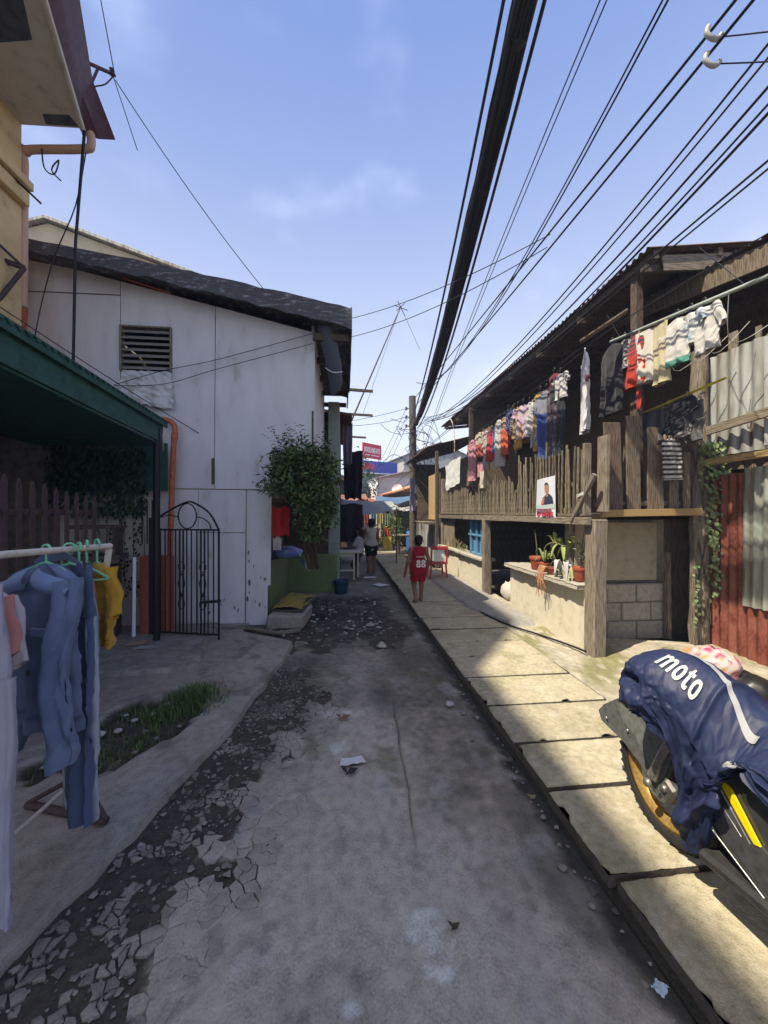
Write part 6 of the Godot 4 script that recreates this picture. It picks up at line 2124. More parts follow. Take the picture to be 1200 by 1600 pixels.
func denim_jacket(g: String, mint: Color) -> void:
	var hang := V(-1.23, 1.44, 1.79)
	var turn := -0.25
	var t := thing("denim_jacket", "light blue denim jacket on a mint green hanger", "jacket", hang, g)
	var xf := Transform3D(Basis(Vector3.UP, turn), hang + Vector3(-0.03, -0.06, 0))
	var k := Color(0.19, 0.255, 0.43)
	var cf := func(tt: float, x: float, z: float): return k * (1.0 + 0.3 * n2.get_noise_3d(x * 3.0, tt * 6.0, z)) * (0.55 if (z > 0.2 and absf(x) < 0.06) or absf(tt - 0.25) < 0.014 or absf(tt - 0.9) < 0.014 else 1.0)
	var mb := MB.new()
	shirt_shape(mb, xf, 0.34, 0.70, 3.3, cf, 0.0, 0.0, 0.06, 0.034)
	var bd := part(t, "body", mb, M.denim)
	for sg in [-1.0, 1.0]:
		var sm := MB.new()
		var C := []; var A := []; var B := []
		for i in 31:
			var u := i / 30.0
			C.append(xf * Vector3(sg * (0.14 + 0.03 * sin(u * 2.2)) + 0.012 * sin(u * 9.0), -0.06 - 0.74 * u, 0.03 * sg + 0.06 * u + 0.05 * sin(u * PI) * sg))
			A.append(xf.basis * Vector3(0.056 - 0.016 * u, 0.01 * sg, 0))
			B.append(xf.basis * Vector3(0, 0, 0.034 - 0.008 * u))
		ctube(sm, C, A, B, 30, 0.030, 4.0, 2.0 + sg, func(tt, x, z): return k * (1.08 + 0.3 * n2.get_noise_3d(x * 2.0 + sg, tt * 9.0, z)) if tt < 0.9 else k * 1.3)
		part(t, "sleeve", sm, M.denim)
	var cl := MB.new()
	for sg in [-1.0, 1.0]:
		cl.grid(10, 8, func(u: float, v: float): return [xf * Vector3(sg * (0.02 + 0.16 * u), -0.01 - 0.07 * u - 0.085 * v * (1.0 - 0.35 * u), 0.05 + 0.035 * sin(v * 2.6) + 0.012 * sin(u * 6.0)), k * 1.25])
	cl.grid(16, 5, func(u: float, v: float): return [xf * Vector3(-0.12 + 0.24 * u, 0.005 + 0.045 * (1.0 - v) - 0.05 * pow(absf(u - 0.5) * 2.0, 2.0), -0.045 - 0.03 * v), k * 1.1])
	part(t, "collar", cl, M.denim)
	for sg in [-1.0, 1.0]:
		var pk := MB.new()
		pk.col = k * 1.15
		pk.box(xf * Vector3(sg * 0.10, -0.26, 0.105), Vector3(0.10, 0.035, 0.012), xf.basis, 0.003)
		part(bd, "pocket_flap", pk, M.denim)
		var bt := MB.new()
		bt.col = Color(0.05, 0.05, 0.06)
		bt.lathe(xf * Vector3(sg * 0.05, -0.42, 0.112), [[0.0, 0.006], [0.009, 0.005], [0.011, 0.0]], 10, xf.basis * Basis(Vector3.RIGHT, PI / 2))
		part(bd, "button", bt, M.plastic)
	var hm := MB.new()
	hm.col = mint
	hanger_shape(hm, Transform3D(Basis(Vector3.UP, turn), hang + Vector3(-0.03, -0.055, 0)), 0.38, 0.075)
	part(t, "hanger", hm, M.plastic)
	# a second mint hanger shows just behind the collar
	var h2 := MB.new()
	h2.col = mint
	hanger_shape(h2, Transform3D(Basis(Vector3.UP, 0.6), V(-1.215, 1.37, 1.86)), 0.34, 0.09)
	single("empty_hanger", "mint green plastic hanger standing empty behind the denim jacket", "hanger", h2, M.plastic, V(-1.215, 1.37, 1.86), "")

# ---------- laundry of the timber house ----------
func timber_house_laundry() -> void:
	var rope := MB.new()
	rope.tube(sagging(V(3.12, 3.42, 10.2), V(3.1, 3.72, 4.2), 0.05, 20), 0.006, 5)
	single("clothes_line", "clothes line strung above the bamboo balcony under the rusty roof", "clothes line", rope, M.cable, V(3.1, 3.5, 7.0))
	var g := "laundry on the balcony line"
	var W := Color(0.68, 0.67, 0.66)
	var dark := Color(0.02, 0.022, 0.03)
	# [name, label, category, kind, along, top, width, length, colours, options]
	for q in [
		["pink_shirt", "long pink shirt at the far end of the balcony clothes line", "shirt", "shirt", 8.95, 3.36, 0.42, 0.88, flat(Color(0.62, 0.27, 0.33)), {"sleeve": 0.25}],
		["red_white_shirt", "red shirt with cream front next to the long pink shirt", "shirt", "shirt", 8.45, 3.44, 0.36, 0.5, two(Color(0.60, 0.50, 0.40), Color(0.50, 0.10, 0.09), 0.5), {}],
		["grey_shirt", "long pale grey shirt beside the small red dress", "shirt", "shirt", 8.02, 3.41, 0.30, 0.78, flat(Color(0.45, 0.46, 0.44)), {"sleeve": 0.3, "spread": 0.05}],
		["red_dress", "small bright red dress on the balcony line", "dress", "tank", 7.74, 3.34, 0.26, 0.56, flat(Color(0.60, 0.03, 0.04)), {"flare": 0.15}],
		["blue_shirt", "narrow blue shirt between the red dress and the striped white dress", "shirt", "tank", 7.52, 3.38, 0.24, 0.48, flat(Color(0.05, 0.14, 0.40)), {}],
		["striped_dress", "long white dress with thin grey stripes on the balcony line", "dress", "tank", 7.33, 3.47, 0.28, 0.84, bands(W, Color(0.45, 0.44, 0.46), 16.0), {"flare": 0.1}],
		["orange_shirt", "orange red shirt next to the striped white dress", "shirt", "tank", 7.11, 3.46, 0.25, 0.66, two(Color(0.45, 0.30, 0.25), Color(0.66, 0.12, 0.06), 0.35), {}],
		["navy_dotted_shirt", "small navy dotted shirt high on the balcony line", "shirt", "shirt", 6.93, 3.55, 0.24, 0.34, patterned(Color(0.03, 0.04, 0.16), Color(0.3, 0.3, 0.4), 9.0, 0.25), {"sleeve": 0.12}],
		["navy_striped_shorts", "navy shorts with pale stripes on the balcony line", "shorts", "pants", 6.78, 3.53, 0.26, 0.42, bands(Color(0.04, 0.05, 0.15), Color(0.35, 0.35, 0.42), 12.0), {"rise": 0.5, "hanger": false}],
		["tan_shirt", "tan patterned shirt beside the golden dress", "shirt", "tank", 6.68, 3.51, 0.22, 0.5, patterned(Color(0.50, 0.36, 0.14), Color(0.25, 0.18, 0.1), 6.0), {}],
		["golden_dress", "golden yellow printed dress hanging low on the balcony line", "dress", "tank", 6.53, 3.50, 0.30, 0.68, patterned(Color(0.62, 0.34, 0.04), Color(0.35, 0.20, 0.06), 6.0), {"flare": 0.2}],
		["lilac_dress", "pale lilac ruffled dress on the balcony line", "dress", "shirt", 6.33, 3.48, 0.34, 0.52, patterned(Color(0.58, 0.40, 0.58), Color(0.62, 0.55, 0.60), 4.0), {"sleeve": 0.14, "flare": 0.2, "amp": 0.03}],
		["white_blouse", "crumpled white blouse next to the lilac dress", "blouse", "shirt", 6.10, 3.45, 0.32, 0.5, patterned(Color(0.62, 0.62, 0.62), Color(0.42, 0.40, 0.42), 4.0), {"sleeve": 0.2, "amp": 0.03}],
		["grey_lace_blouse", "grey lace blouse between the white blouse and gold skirt", "blouse", "shirt", 5.92, 3.44, 0.30, 0.68, patterned(Color(0.50, 0.50, 0.52), Color(0.30, 0.29, 0.31), 8.0), {"sleeve": 0.22, "amp": 0.025}],
		["gold_skirt", "ochre brown long skirt on the balcony line", "skirt", "tank", 5.76, 3.52, 0.28, 0.82, two(Color(0.55, 0.35, 0.10), Color(0.48, 0.30, 0.08), 0.5), {}],
		["blue_jersey", "blue jersey with grey shoulders on the balcony line", "jersey", "shirt", 5.58, 3.50, 0.34, 0.95, two(Color(0.25, 0.27, 0.33), Color(0.04, 0.09, 0.36), 0.35), {"sleeve": 0.25}],
		["dark_patterned_dress", "dark plum patterned dress beside the blue jersey", "dress", "tank", 5.43, 3.44, 0.30, 0.82, patterned(Color(0.09, 0.05, 0.08), Color(0.22, 0.18, 0.24), 8.0), {"flare": 0.1}],
		["black_trousers", "long black trousers at the near end of the balcony line", "trousers", "pants", 5.28, 3.50, 0.30, 0.95, flat(Color(0.035, 0.04, 0.05)), {"hanger": false}],
		["maroon_shirt", "small maroon shirt hung above the black trousers", "shirt", "tank", 5.36, 3.66, 0.2, 0.28, flat(Color(0.20, 0.025, 0.05)), {}],
		["white_tee", "small white t-shirt hung above the black trousers", "t-shirt", "shirt", 5.20, 3.60, 0.24, 0.32, flat(W), {"sleeve": 0.12}]]:
		var gn := garment(q[0], q[1], q[2], q[3], V(3.1, q[5] + 0.04, q[4]), PI / 2 + rr(-0.35, 0.35), q[6] * 1.15, q[7] * 1.12, q[8], g, q[9])
	# a second row half hidden behind the first
	var kn := ["teal", "rust brown", "slate grey", "pale green", "crimson", "cream", "indigo", "faded black", "peach", "olive", "sky blue", "plum"]
	var kc := [Color(0.05, 0.25, 0.27), Color(0.30, 0.12, 0.06), Color(0.16, 0.18, 0.21), Color(0.36, 0.46, 0.32), Color(0.42, 0.03, 0.06), Color(0.60, 0.55, 0.44), Color(0.06, 0.07, 0.26), Color(0.05, 0.05, 0.055), Color(0.60, 0.36, 0.26), Color(0.20, 0.19, 0.07), Color(0.28, 0.42, 0.58), Color(0.20, 0.07, 0.16)]
	for i in 12:
		var sh := i % 3 != 1
		garment("hanging_shirt" if sh else "hanging_towel", "%s %s hung behind the front row of balcony laundry" % [kn[i], "shirt" if sh else "towel"], "shirt" if sh else "towel", "shirt" if sh else "towel", V(3.24, 3.50 + rr(-0.05, 0.06), 8.7 - i * 0.30), PI / 2 + rr(-0.5, 0.5), rr(0.30, 0.42), rr(0.5, 0.85), patterned(kc[i], kc[i] * 0.75, 4.0), "second row of balcony laundry", {"hanger": sh})
	cloth_sheet("white_sheet", "large thin white sheet hung over the bamboo railing", "sheet", V(2.62, 2.78, 9.6), V(2.62, 2.86, 8.35), 0.62, Color(0.70, 0.72, 0.72), 0.03)
	cloth_sheet("pink_towel", "pink towel hung below the grey shirt at the balcony", "towel", V(2.95, 2.68, 8.2), V(2.95, 2.68, 7.85), 0.32, Color(0.55, 0.24, 0.32), 0.02)
	cloth_sheet("cream_rag", "cream rag knotted on a tall bamboo picket", "rag", V(2.64, 2.36, 7.15), V(2.64, 2.36, 6.95), 0.30, Color(0.62, 0.58, 0.47), 0.03)
	# white polo shirt by itself
	var polo := func(t: float, x: float, _z): return Color(0.50, 0.03, 0.06) if (t < 0.05 or (absf(x) == 0.8 and t > 0.38)) else Color(0.74, 0.74, 0.77)
	garment("polo_shirt", "long white polo shirt with red collar and cuffs hanging by itself", "polo shirt", "shirt", V(2.92, 3.56, 4.36), 1.05, 0.44, 0.93, polo, "", {"sleeve": 0.3, "hanger_col": Color(0.6, 0.6, 0.6), "drop": 0.06})
	# rod under the near roof
	var rod := MB.new()
	rod.tube([V(3.45, 3.80, 4.62), V(3.45, 3.52, 2.75)], 0.02, 8)
	var rn := single("laundry_rod", "long grey green pole hung with clothes below the near roof edge", "pole", rod, M.grey_green, V(3.45, 3.52, 3.7))
	for q in [[4.45, 3.776], [2.95, 3.55]]:
		var wr := MB.new()
		wr.tube([V(3.45, q[1], q[0]), V(3.62, q[1] + 0.75, q[0] + 0.6)], 0.004, 5)
		part(rn, "wire", wr, M.cable)
	var h := func(s: float) -> float: return 3.80 - 0.28 * (4.62 - s) / 1.87
	var g2 := "clothes on the grey green rod"
	var sk := func(t: float, _x, _z): return (Color(0.60, 0.04, 0.03) if fposmod(t * 22.0, 1.0) < 0.5 else Color(0.05, 0.05, 0.10)) if t < 0.42 else Color(0.62, 0.05, 0.025)
	for q in [
		["black_vest", "black sleeveless top and trousers at the house end of the rod", "vest", "tank", 4.60, 0.42, 0.82, patterned(dark, Color(0.05, 0.05, 0.06), 4.0), {}],
		["monochrome_top", "black and white printed top next to the black vest", "top", "tank", 4.38, 0.26, 0.34, patterned(Color(0.55, 0.55, 0.55), dark, 5.0, 0.0), {}],
		["red_skirt_dress", "striped top with bright red skirt on the rod", "dress", "tank", 4.22, 0.32, 0.56, sk, {"flare": 0.35}],
		["folded_white_trousers", "cream white trousers folded over the rod", "trousers", "towel", 4.02, 0.26, 0.55, flat(Color(0.66, 0.64, 0.58)), {"hanger": false}],
		["cream_towel", "pale yellow towel folded over the rod", "towel", "towel", 3.84, 0.22, 0.6, flat(Color(0.62, 0.55, 0.36)), {"hanger": false}],
		["white_blouse", "white blouse with a green hem on the rod", "blouse", "shirt", 3.63, 0.30, 0.44, two(Color(0.70, 0.69, 0.67), Color(0.10, 0.36, 0.28), 0.86), {"sleeve": 0.22}],
		["tie_dye_shirt", "pale blue and white tie-dyed shirt on the rod", "shirt", "shirt", 3.47, 0.26, 0.28, patterned(Color(0.70, 0.72, 0.74), Color(0.30, 0.45, 0.62), 3.0), {"sleeve": 0.12}],
		["plain_white_shirt", "plain white shirt hanging at the rusty wall end of the rod", "shirt", "shirt", 3.33, 0.28, 0.40, flat(Color(0.70, 0.69, 0.66)), {"sleeve": 0.22}]]:
		garment(q[0], q[1], q[2], q[3], V(3.45, h.call(q[4]) + 0.02, q[4]), PI / 2 + rr(-0.3, 0.3), q[5], q[6] * 1.08, q[7], g2, q[8])
	cloth_sheet("red_ribbon", "thin red ribbon hanging below the striped top with red skirt", "ribbon", V(3.46, 3.03, 4.2), V(3.46, 3.03, 4.12), 0.22, Color(0.55, 0.05, 0.04), 0.008)
	var yp := MB.new()
	yp.col = Color(0.60, 0.55, 0.03)
	yp.tube([V(3.72, 2.82, 4.5), V(3.78, 2.93, 3.42)], 0.014, 8)
	single("yellow_pole", "thin yellow pole hung with dark clothes behind the trunk post", "pole", yp, M.plastic, V(3.75, 2.87, 4.0))
	var g3 := "clothes on the yellow pole"
	garment("grey_shorts", "dark grey striped shorts folded over the yellow pole", "shorts", "pants", V(3.72, 2.83, 4.28), PI / 2 + 0.1, 0.44, 0.36, bands(Color(0.07, 0.07, 0.085), Color(0.16, 0.16, 0.18), 7.0, true), g3, {"rise": 0.6, "hanger": false, "drop": 0.02})
	garment("leaf_print_shirt", "black shirt with white leaf print on the yellow pole", "shirt", "shirt", V(3.74, 2.88, 3.93), PI / 2 - 0.1, 0.38, 0.44, patterned(Color(0.035, 0.035, 0.045), Color(0.38, 0.39, 0.38), 7.0, 0.16), g3, {"hanger": false, "sleeve": 0.15, "drop": 0.02})
	garment("grey_string_shorts", "grey shorts with a pale drawstring beside the trunk post", "shorts", "pants", V(3.76, 2.80, 3.76), PI / 2, 0.26, 0.42, flat(Color(0.13, 0.13, 0.14)), g3, {"rise": 0.5, "hanger": false, "drop": 0.02})
	garment("striped_shirt", "black and white striped shirt hung low against the guard boards", "shirt", "tank", V(3.66, 2.44, 3.93), 0.25, 0.30, 0.46, bands(Color(0.62, 0.62, 0.62), Color(0.02, 0.02, 0.025), 9.0), g3, {"hanger": false, "drop": 0.02})
	# loose wires that droop under the near roof
	var lw := MB.new()
	for i in 4:
		var s := 4.0 - i * 0.2
		lw.tube(smooth_path([V(3.7 + i * 0.03, 3.62 + 0.05 * i, s), V(3.75 + i * 0.03, 3.35, s + 0.05), V(3.85 + i * 0.04, 3.22 + 0.03 * i, s + 0.02), V(4.1 + i * 0.02, 3.45 + 0.05 * (i % 3), s - 0.1)], 3), 0.004, 4)
	single("wire_tangle", "tangle of thin bare wires under the near roof by the trunk post", "wire", lw, M.zinc, V(3.9, 3.3, 3.6))

# ---------- planter ledge, poster, vine ----------
func pot(called: String, label: String, at: Vector3, r: float, h: float, group: String) -> Node3D:
	var t := thing(called, label, "flower pot", at, group)
	var m := MB.new()
	m.lathe(at, [[0.0, 0.0], [r * 0.72, 0.0], [r * 0.92, h * 0.78], [r * 1.02, h * 0.78], [r * 1.04, h], [r * 0.93, h], [r * 0.88, h * 0.86], [0.0, h * 0.84]], 22)
	part(t, "pot", m, M.terracotta)
	var so := MB.new()
	so.col = Color(0.03, 0.025, 0.02)
	so.lathe(at + Vector3(0, h * 0.86, 0), [[0.0, 0.012], [r * 0.6, 0.008], [r * 0.9, 0.0]], 16)
	part(t, "soil", so, M.dirt)
	return t

func blade(mb: MB, pts: Array, w: float, k: Color) -> void:
	# a long leaf that follows pts, keeled along the middle
	mb.col = k
	var path := smooth_path(pts, 5)
	var n := path.size()
	var st := mb.v.size()
	for i in n:
		var t := float(i) / (n - 1)
		var d: Vector3 = (path[min(i + 1, n - 1)] - path[max(i - 1, 0)]).normalized()
		var sd := d.cross(Vector3.UP)
		if sd.length() < 0.05: sd = Vector3.RIGHT
		sd = sd.normalized()
		var up := sd.cross(d).normalized()
		var hw := w * 0.5 * sin(PI * clampf(0.12 + 0.88 * t, 0.0, 0.995))
		mb.vert(path[i] - sd * hw + up * hw * 0.35)
		mb.vert(path[i])
		mb.vert(path[i] + sd * hw + up * hw * 0.35)
	for i in n - 1:
		var a := st + i * 3
		mb.quadi(a, a + 1, a + 4, a + 3)
		mb.quadi(a + 1, a + 2, a + 5, a + 4)

func planter_things() -> void:
	var g := "pots on the planter ledge"
	var p1 := pot("terracotta_pot", "larger terracotta pot with a bare stem at the doorway end of the ledge", V(2.75, 0.79, 5.18), 0.108, 0.18, g)
	var s1 := MB.new()
	s1.tube(smooth_path([V(2.75, 0.94, 5.18), V(2.73, 1.15, 5.17), V(2.70, 1.35, 5.16)], 3), [0.008, 0.008, 0.007, 0.007, 0.006, 0.005, 0.004], 6)
	part(p1, "stem", s1, M.leaf_stem)
	var p2 := pot("terracotta_pot", "small terracotta pot with arching strap leaves on the ledge", V(2.74, 0.79, 4.98), 0.08, 0.12, g)
	var b2 := MB.new()
	for i in 16:
		var a := rr(0, TAU)
		var l := rr(0.12, 0.24)
		var o := V(2.74, 0.9, 4.98)
		var d := Vector3(cos(a), 0, sin(a))
		blade(b2, [o, o + d * l * 0.5 + Vector3(0, l * rr(0.5, 0.9), 0), o + d * l + Vector3(0, l * rr(0.0, 0.6), 0)], 0.028, tint(Color(0.19, 0.24, 0.08), 0.3))
	# one long arching orchid cane with hanging leaves
	var cane := smooth_path([V(2.74, 0.92, 4.98), V(2.72, 1.12, 4.92), V(2.74, 1.20, 4.75), V(2.78, 1.17, 4.55), V(2.80, 1.22, 4.40)], 5)
	var cn := MB.new()
	cn.tube(cane, 0.008, 6)
	part(p2, "cane", cn, M.leaf_stem)
	for i in 15:
		var q: Vector3 = cane[10 + int(i * 0.7)]
		var d := Vector3(rr(-0.5, 0.3), rr(-0.7, 1.0), rr(-0.6, 0.8)).normalized() * rr(0.12, 0.2)
		blade(b2, [q, q + d * 0.5 + Vector3(0, 0.02, 0), q + d + Vector3(0, -0.04, 0)], 0.05, tint(Color(0.30, 0.36, 0.12), 0.25))
	part(p2, "leaves", b2, M.leaf)
	var p3 := pot("terracotta_dish", "shallow terracotta dish with trailing roots on the ledge", V(2.73, 0.79, 4.77), 0.078, 0.085, g)
	var r3 := MB.new()
	for i in 22:
		var o := V(2.70, 0.87, 4.78 + rr(-0.07, 0.07))
		r3.col = tint(Color(0.42, 0.22, 0.12), 0.3)
		r3.tube(smooth_path([o, o + Vector3(-0.09, 0.02, rr(-0.03, 0.03)), o + Vector3(-0.13, -0.1, rr(-0.05, 0.05)), o + Vector3(-0.12 + rr(-0.02, 0.01), rr(-0.4, -0.15), rr(-0.06, 0.06))], 3), 0.0035, 4)
	part(p3, "roots", r3, M.plain)
	var p4 := thing("pale_succulent", "pale striped plant with broad drooping leaves on the ledge", "plant", V(2.68, 0.79, 4.42), "")
	var b4 := MB.new()
	for i in 24:
		var o := V(2.68, 0.82, 4.42 + rr(-0.05, 0.05))
		var a := rr(0, TAU)
		var d := Vector3(cos(a) * 0.7 - 0.3, 0, sin(a)) * rr(0.06, 0.16)
		var k := tint(Color(0.34, 0.36, 0.20), 0.35) if i % 3 else tint(Color(0.55, 0.52, 0.55), 0.2)
		blade(b4, [o, o + d * 0.6 + Vector3(0, rr(0.04, 0.2), 0), o + d + Vector3(0, rr(-0.12, 0.14), 0)], 0.06, k)
	part(p4, "leaves", b4, M.leaf)
	var p5 := pot("terracotta_pot", "terracotta pot with a twiggy plant next to the corner post", V(2.78, 0.79, 4.24), 0.085, 0.165, g)
	var b5 := MB.new()
	var t5 := MB.new()
	for i in 9:
		var o := V(2.78, 0.93, 4.24)
		var e := o + Vector3(rr(-0.16, 0.16), rr(0.2, 0.62), rr(-0.14, 0.14))
		t5.tube(smooth_path([o, (o + e) * 0.5 + Vector3(rr(-0.04, 0.04), 0, rr(-0.04, 0.04)), e], 3), 0.004, 5)
		for k in 7:
			leaf(b5, o.lerp(e, rr(0.4, 1.0)), Vector3(rr(-1, 1), rr(-0.2, 0.8), rr(-1, 1)).normalized(), Vector3(rr(-0.5, 0.5), 1, rr(-0.5, 0.5)), rr(0.03, 0.06), 0.5, tint(Color(0.20, 0.24, 0.11), 0.4))
	part(p5, "twigs", t5, M.dark_timber)
	part(p5, "leaves", b5, M.leaf)
	# small plants on the far ledge
	var fp := thing("ledge_weeds", "dry spiky weeds growing on the far wall ledge by the blue window", "plant", V(2.72, 0.72, 8.9), "")
	var fb := MB.new()
	for i in 40:
		var o := V(2.72, 0.71, rr(8.2, 9.7))
		var d := Vector3(rr(-0.1, 0.1), 0, rr(-0.1, 0.1))
		blade(fb, [o, o + d * 0.5 + Vector3(0, rr(0.08, 0.16), 0), o + d + Vector3(0, rr(0.12, 0.36), 0)], 0.02, tint(Color(0.26, 0.22, 0.11), 0.4))
	part(fp, "leaves", fb, M.leaf)
	# campaign poster tied to the balcony
	var ps := thing("poster", "white poster with a person's portrait tied to the bamboo balcony", "poster", V(2.6, 1.53, 4.72))
	var o := V(2.615, 1.53, 4.97)
	var X := V(0, 0, -0.49)
	var Y := Vector3(0.0, 0.50, 0)
	var at := func(u: float, v: float, e: float) -> Vector3: return o + X * lerpf(u, 0.5 + (u - 0.5) * 0.86, v) * 1.0 + Vector3(-e - 0.012 * sin(u * 5.0) * v, 0, 0) + Y * v * (1.0 + 0.05 * u)
	var sheet := MB.new()
	sheet.col = Color(0.62, 0.64, 0.72)
	sheet.grid(14, 14, func(u: float, v: float): return at.call(u, v, 0.0))
	part(ps, "sheet", sheet, M.plain)
	var shp := func(nm: String, pts: Array, k: Color, e: float) -> void:
		var m := MB.new()
		m.col = k
		var poly := PackedVector2Array()
		for w in pts: poly.append(Vector2(w[0], w[1]))
		if Geometry2D.is_polygon_clockwise(poly): poly.reverse()
		var id := []
		for w in poly: id.append(m.vert(at.call(w.x, w.y, e)))
		var tr := Geometry2D.triangulate_polygon(poly)
		for i in range(0, tr.size(), 3): m.trii(id[tr[i]], id[tr[i + 1]], id[tr[i + 2]])
		part(ps, nm, m, M.plain)
	shp.call("printed_torso", [[0.36, 0.33], [0.92, 0.33], [0.86, 0.50], [0.72, 0.58], [0.58, 0.60], [0.46, 0.52]], Color(0.03, 0.04, 0.09), 0.004)
	shp.call("printed_arm", [[0.30, 0.33], [0.46, 0.33], [0.50, 0.50], [0.42, 0.53]], Color(0.45, 0.16, 0.10), 0.006)
	var face := []
	for k in 14: face.append([0.60 + 0.10 * cos(k * TAU / 14), 0.72 + 0.115 * sin(k * TAU / 14)])
	shp.call("printed_face", face, Color(0.40, 0.20, 0.13), 0.008)
	shp.call("printed_neck", [[0.55, 0.52], [0.66, 0.52], [0.65, 0.65], [0.56, 0.65]], Color(0.38, 0.19, 0.12), 0.006)
	var hair := []
	for k in 9: hair.append([0.60 + 0.115 * cos(k * PI / 8), 0.75 + 0.125 * sin(k * PI / 8)])
	hair.append([0.51, 0.80]); hair.append([0.60, 0.83]); hair.append([0.69, 0.80])
	shp.call("printed_hair", hair, Color(0.03, 0.02, 0.02), 0.010)
	shp.call("printed_band", [[0.02, 0.22], [0.98, 0.22], [0.98, 0.33], [0.02, 0.33]], Color(0.42, 0.52, 0.52), 0.004)
	var em := []
	for k in 12: em.append([0.16 + 0.10 * cos(k * TAU / 12), 0.09 + 0.08 * sin(k * TAU / 12)])
	shp.call("printed_emblem", em, Color(0.50, 0.06, 0.10), 0.004)
	var bs := Basis(Vector3(0, 0, 1), Vector3.UP, Vector3(-1, 0, 0))
	lettering(ps, "LABABONA", at.call(0.46, 0.175, 0.0), bs, 0.36, 0.05, Color(0.25, 0.10, 0.14), 0.004)
	lettering(ps, "ROVEN", at.call(0.62, 0.085, 0.0), bs, 0.25, 0.055, Color(0.45, 0.05, 0.08), 0.004)
	shp.call("printed_line", [[0.34, 0.02], [0.95, 0.02], [0.95, 0.035], [0.34, 0.035]], Color(0.45, 0.2, 0.25), 0.004)
	# vine on the trunk post
	var vn := thing("climbing_vine", "leafy green vine climbing the rough trunk post beside the red sheets", "vine", V(4.15, 0.3, 4.0))
	var vs := MB.new()
	var vl := MB.new()
	for i in 6:
		var a := i * 1.05
		var pts := []
		for k in 9:
			var f := k / 8.0
			pts.append(V(4.2 + 0.11 * cos(a + f * 3.0), lerpf(0.3, 2.4, f), 4.12 - 0.11 * absf(sin(a + f * 3.0))))
		vs.tube(smooth_path(pts, 2), 0.006, 5)
	part(vn, "stem", vs, M.dark_timber)
	for i in 340:
		var h := 2.4 - 1.8 * pow(rng.randf(), 2.2)
		var wd := 0.17 if h > 1.85 else 0.08
		var q := V(4.25 + rr(-wd, wd * 0.8), h, 4.0 - rr(-0.03, 0.10))
		leaf(vl, q, Vector3(rr(-0.6, 0.6), -1, rr(0.0, 0.7)).normalized(), Vector3(rr(-0.9, 0.2), 0.4, 1).normalized(), rr(0.035, 0.07), 0.8, tint(Color(0.17, 0.23, 0.11), 0.4))
	for i in 40:
		leaf(vl, V(4.0 + rr(-0.03, 0.03), rr(0.3, 1.0), 3.98 - rr(0.0, 0.04)), Vector3(rr(-0.6, 0.6), -1, rr(0.0, 0.7)).normalized(), Vector3(rr(-0.9, 0.2), 0.4, 1).normalized(), rr(0.03, 0.05), 0.8, tint(Color(0.17, 0.24, 0.10), 0.35))
	part(vn, "leaves", vl, M.leaf)
	# sack in the doorway
	var sk := MB.new()
	sk.grid(20, 12, func(u: float, v: float):
		var az := u * TAU
		var el := lerpf(-1.2, 1.5, v)
		var d := Vector3(cos(el) * cos(az) * 0.15, sin(el) * 0.17 + 0.15, -cos(el) * sin(az) * 0.28)
		return [V(2.92, 0.06, 6.4) + d * (1.0 + 0.2 * n1.get_noise_3dv(d * 8.0)), Color(0.62, 0.58, 0.52)])
	single("pale_sack", "crumpled pale sack lying in the doorway of the timber house", "sack", sk, M.cloth, V(2.92, 0.06, 6.4))

# ---------- people ----------
func cap_d(p: Vector3, b: Array) -> float:
	var a: Vector3 = b[0]
	var d: Vector3 = b[1] - a
	var t := clampf((p - a).dot(d) / maxf(d.length_squared(), 1e-9), 0.0, 1.0)
	return (p - (a + d * t)).length() - lerpf(b[2], b[3], t)

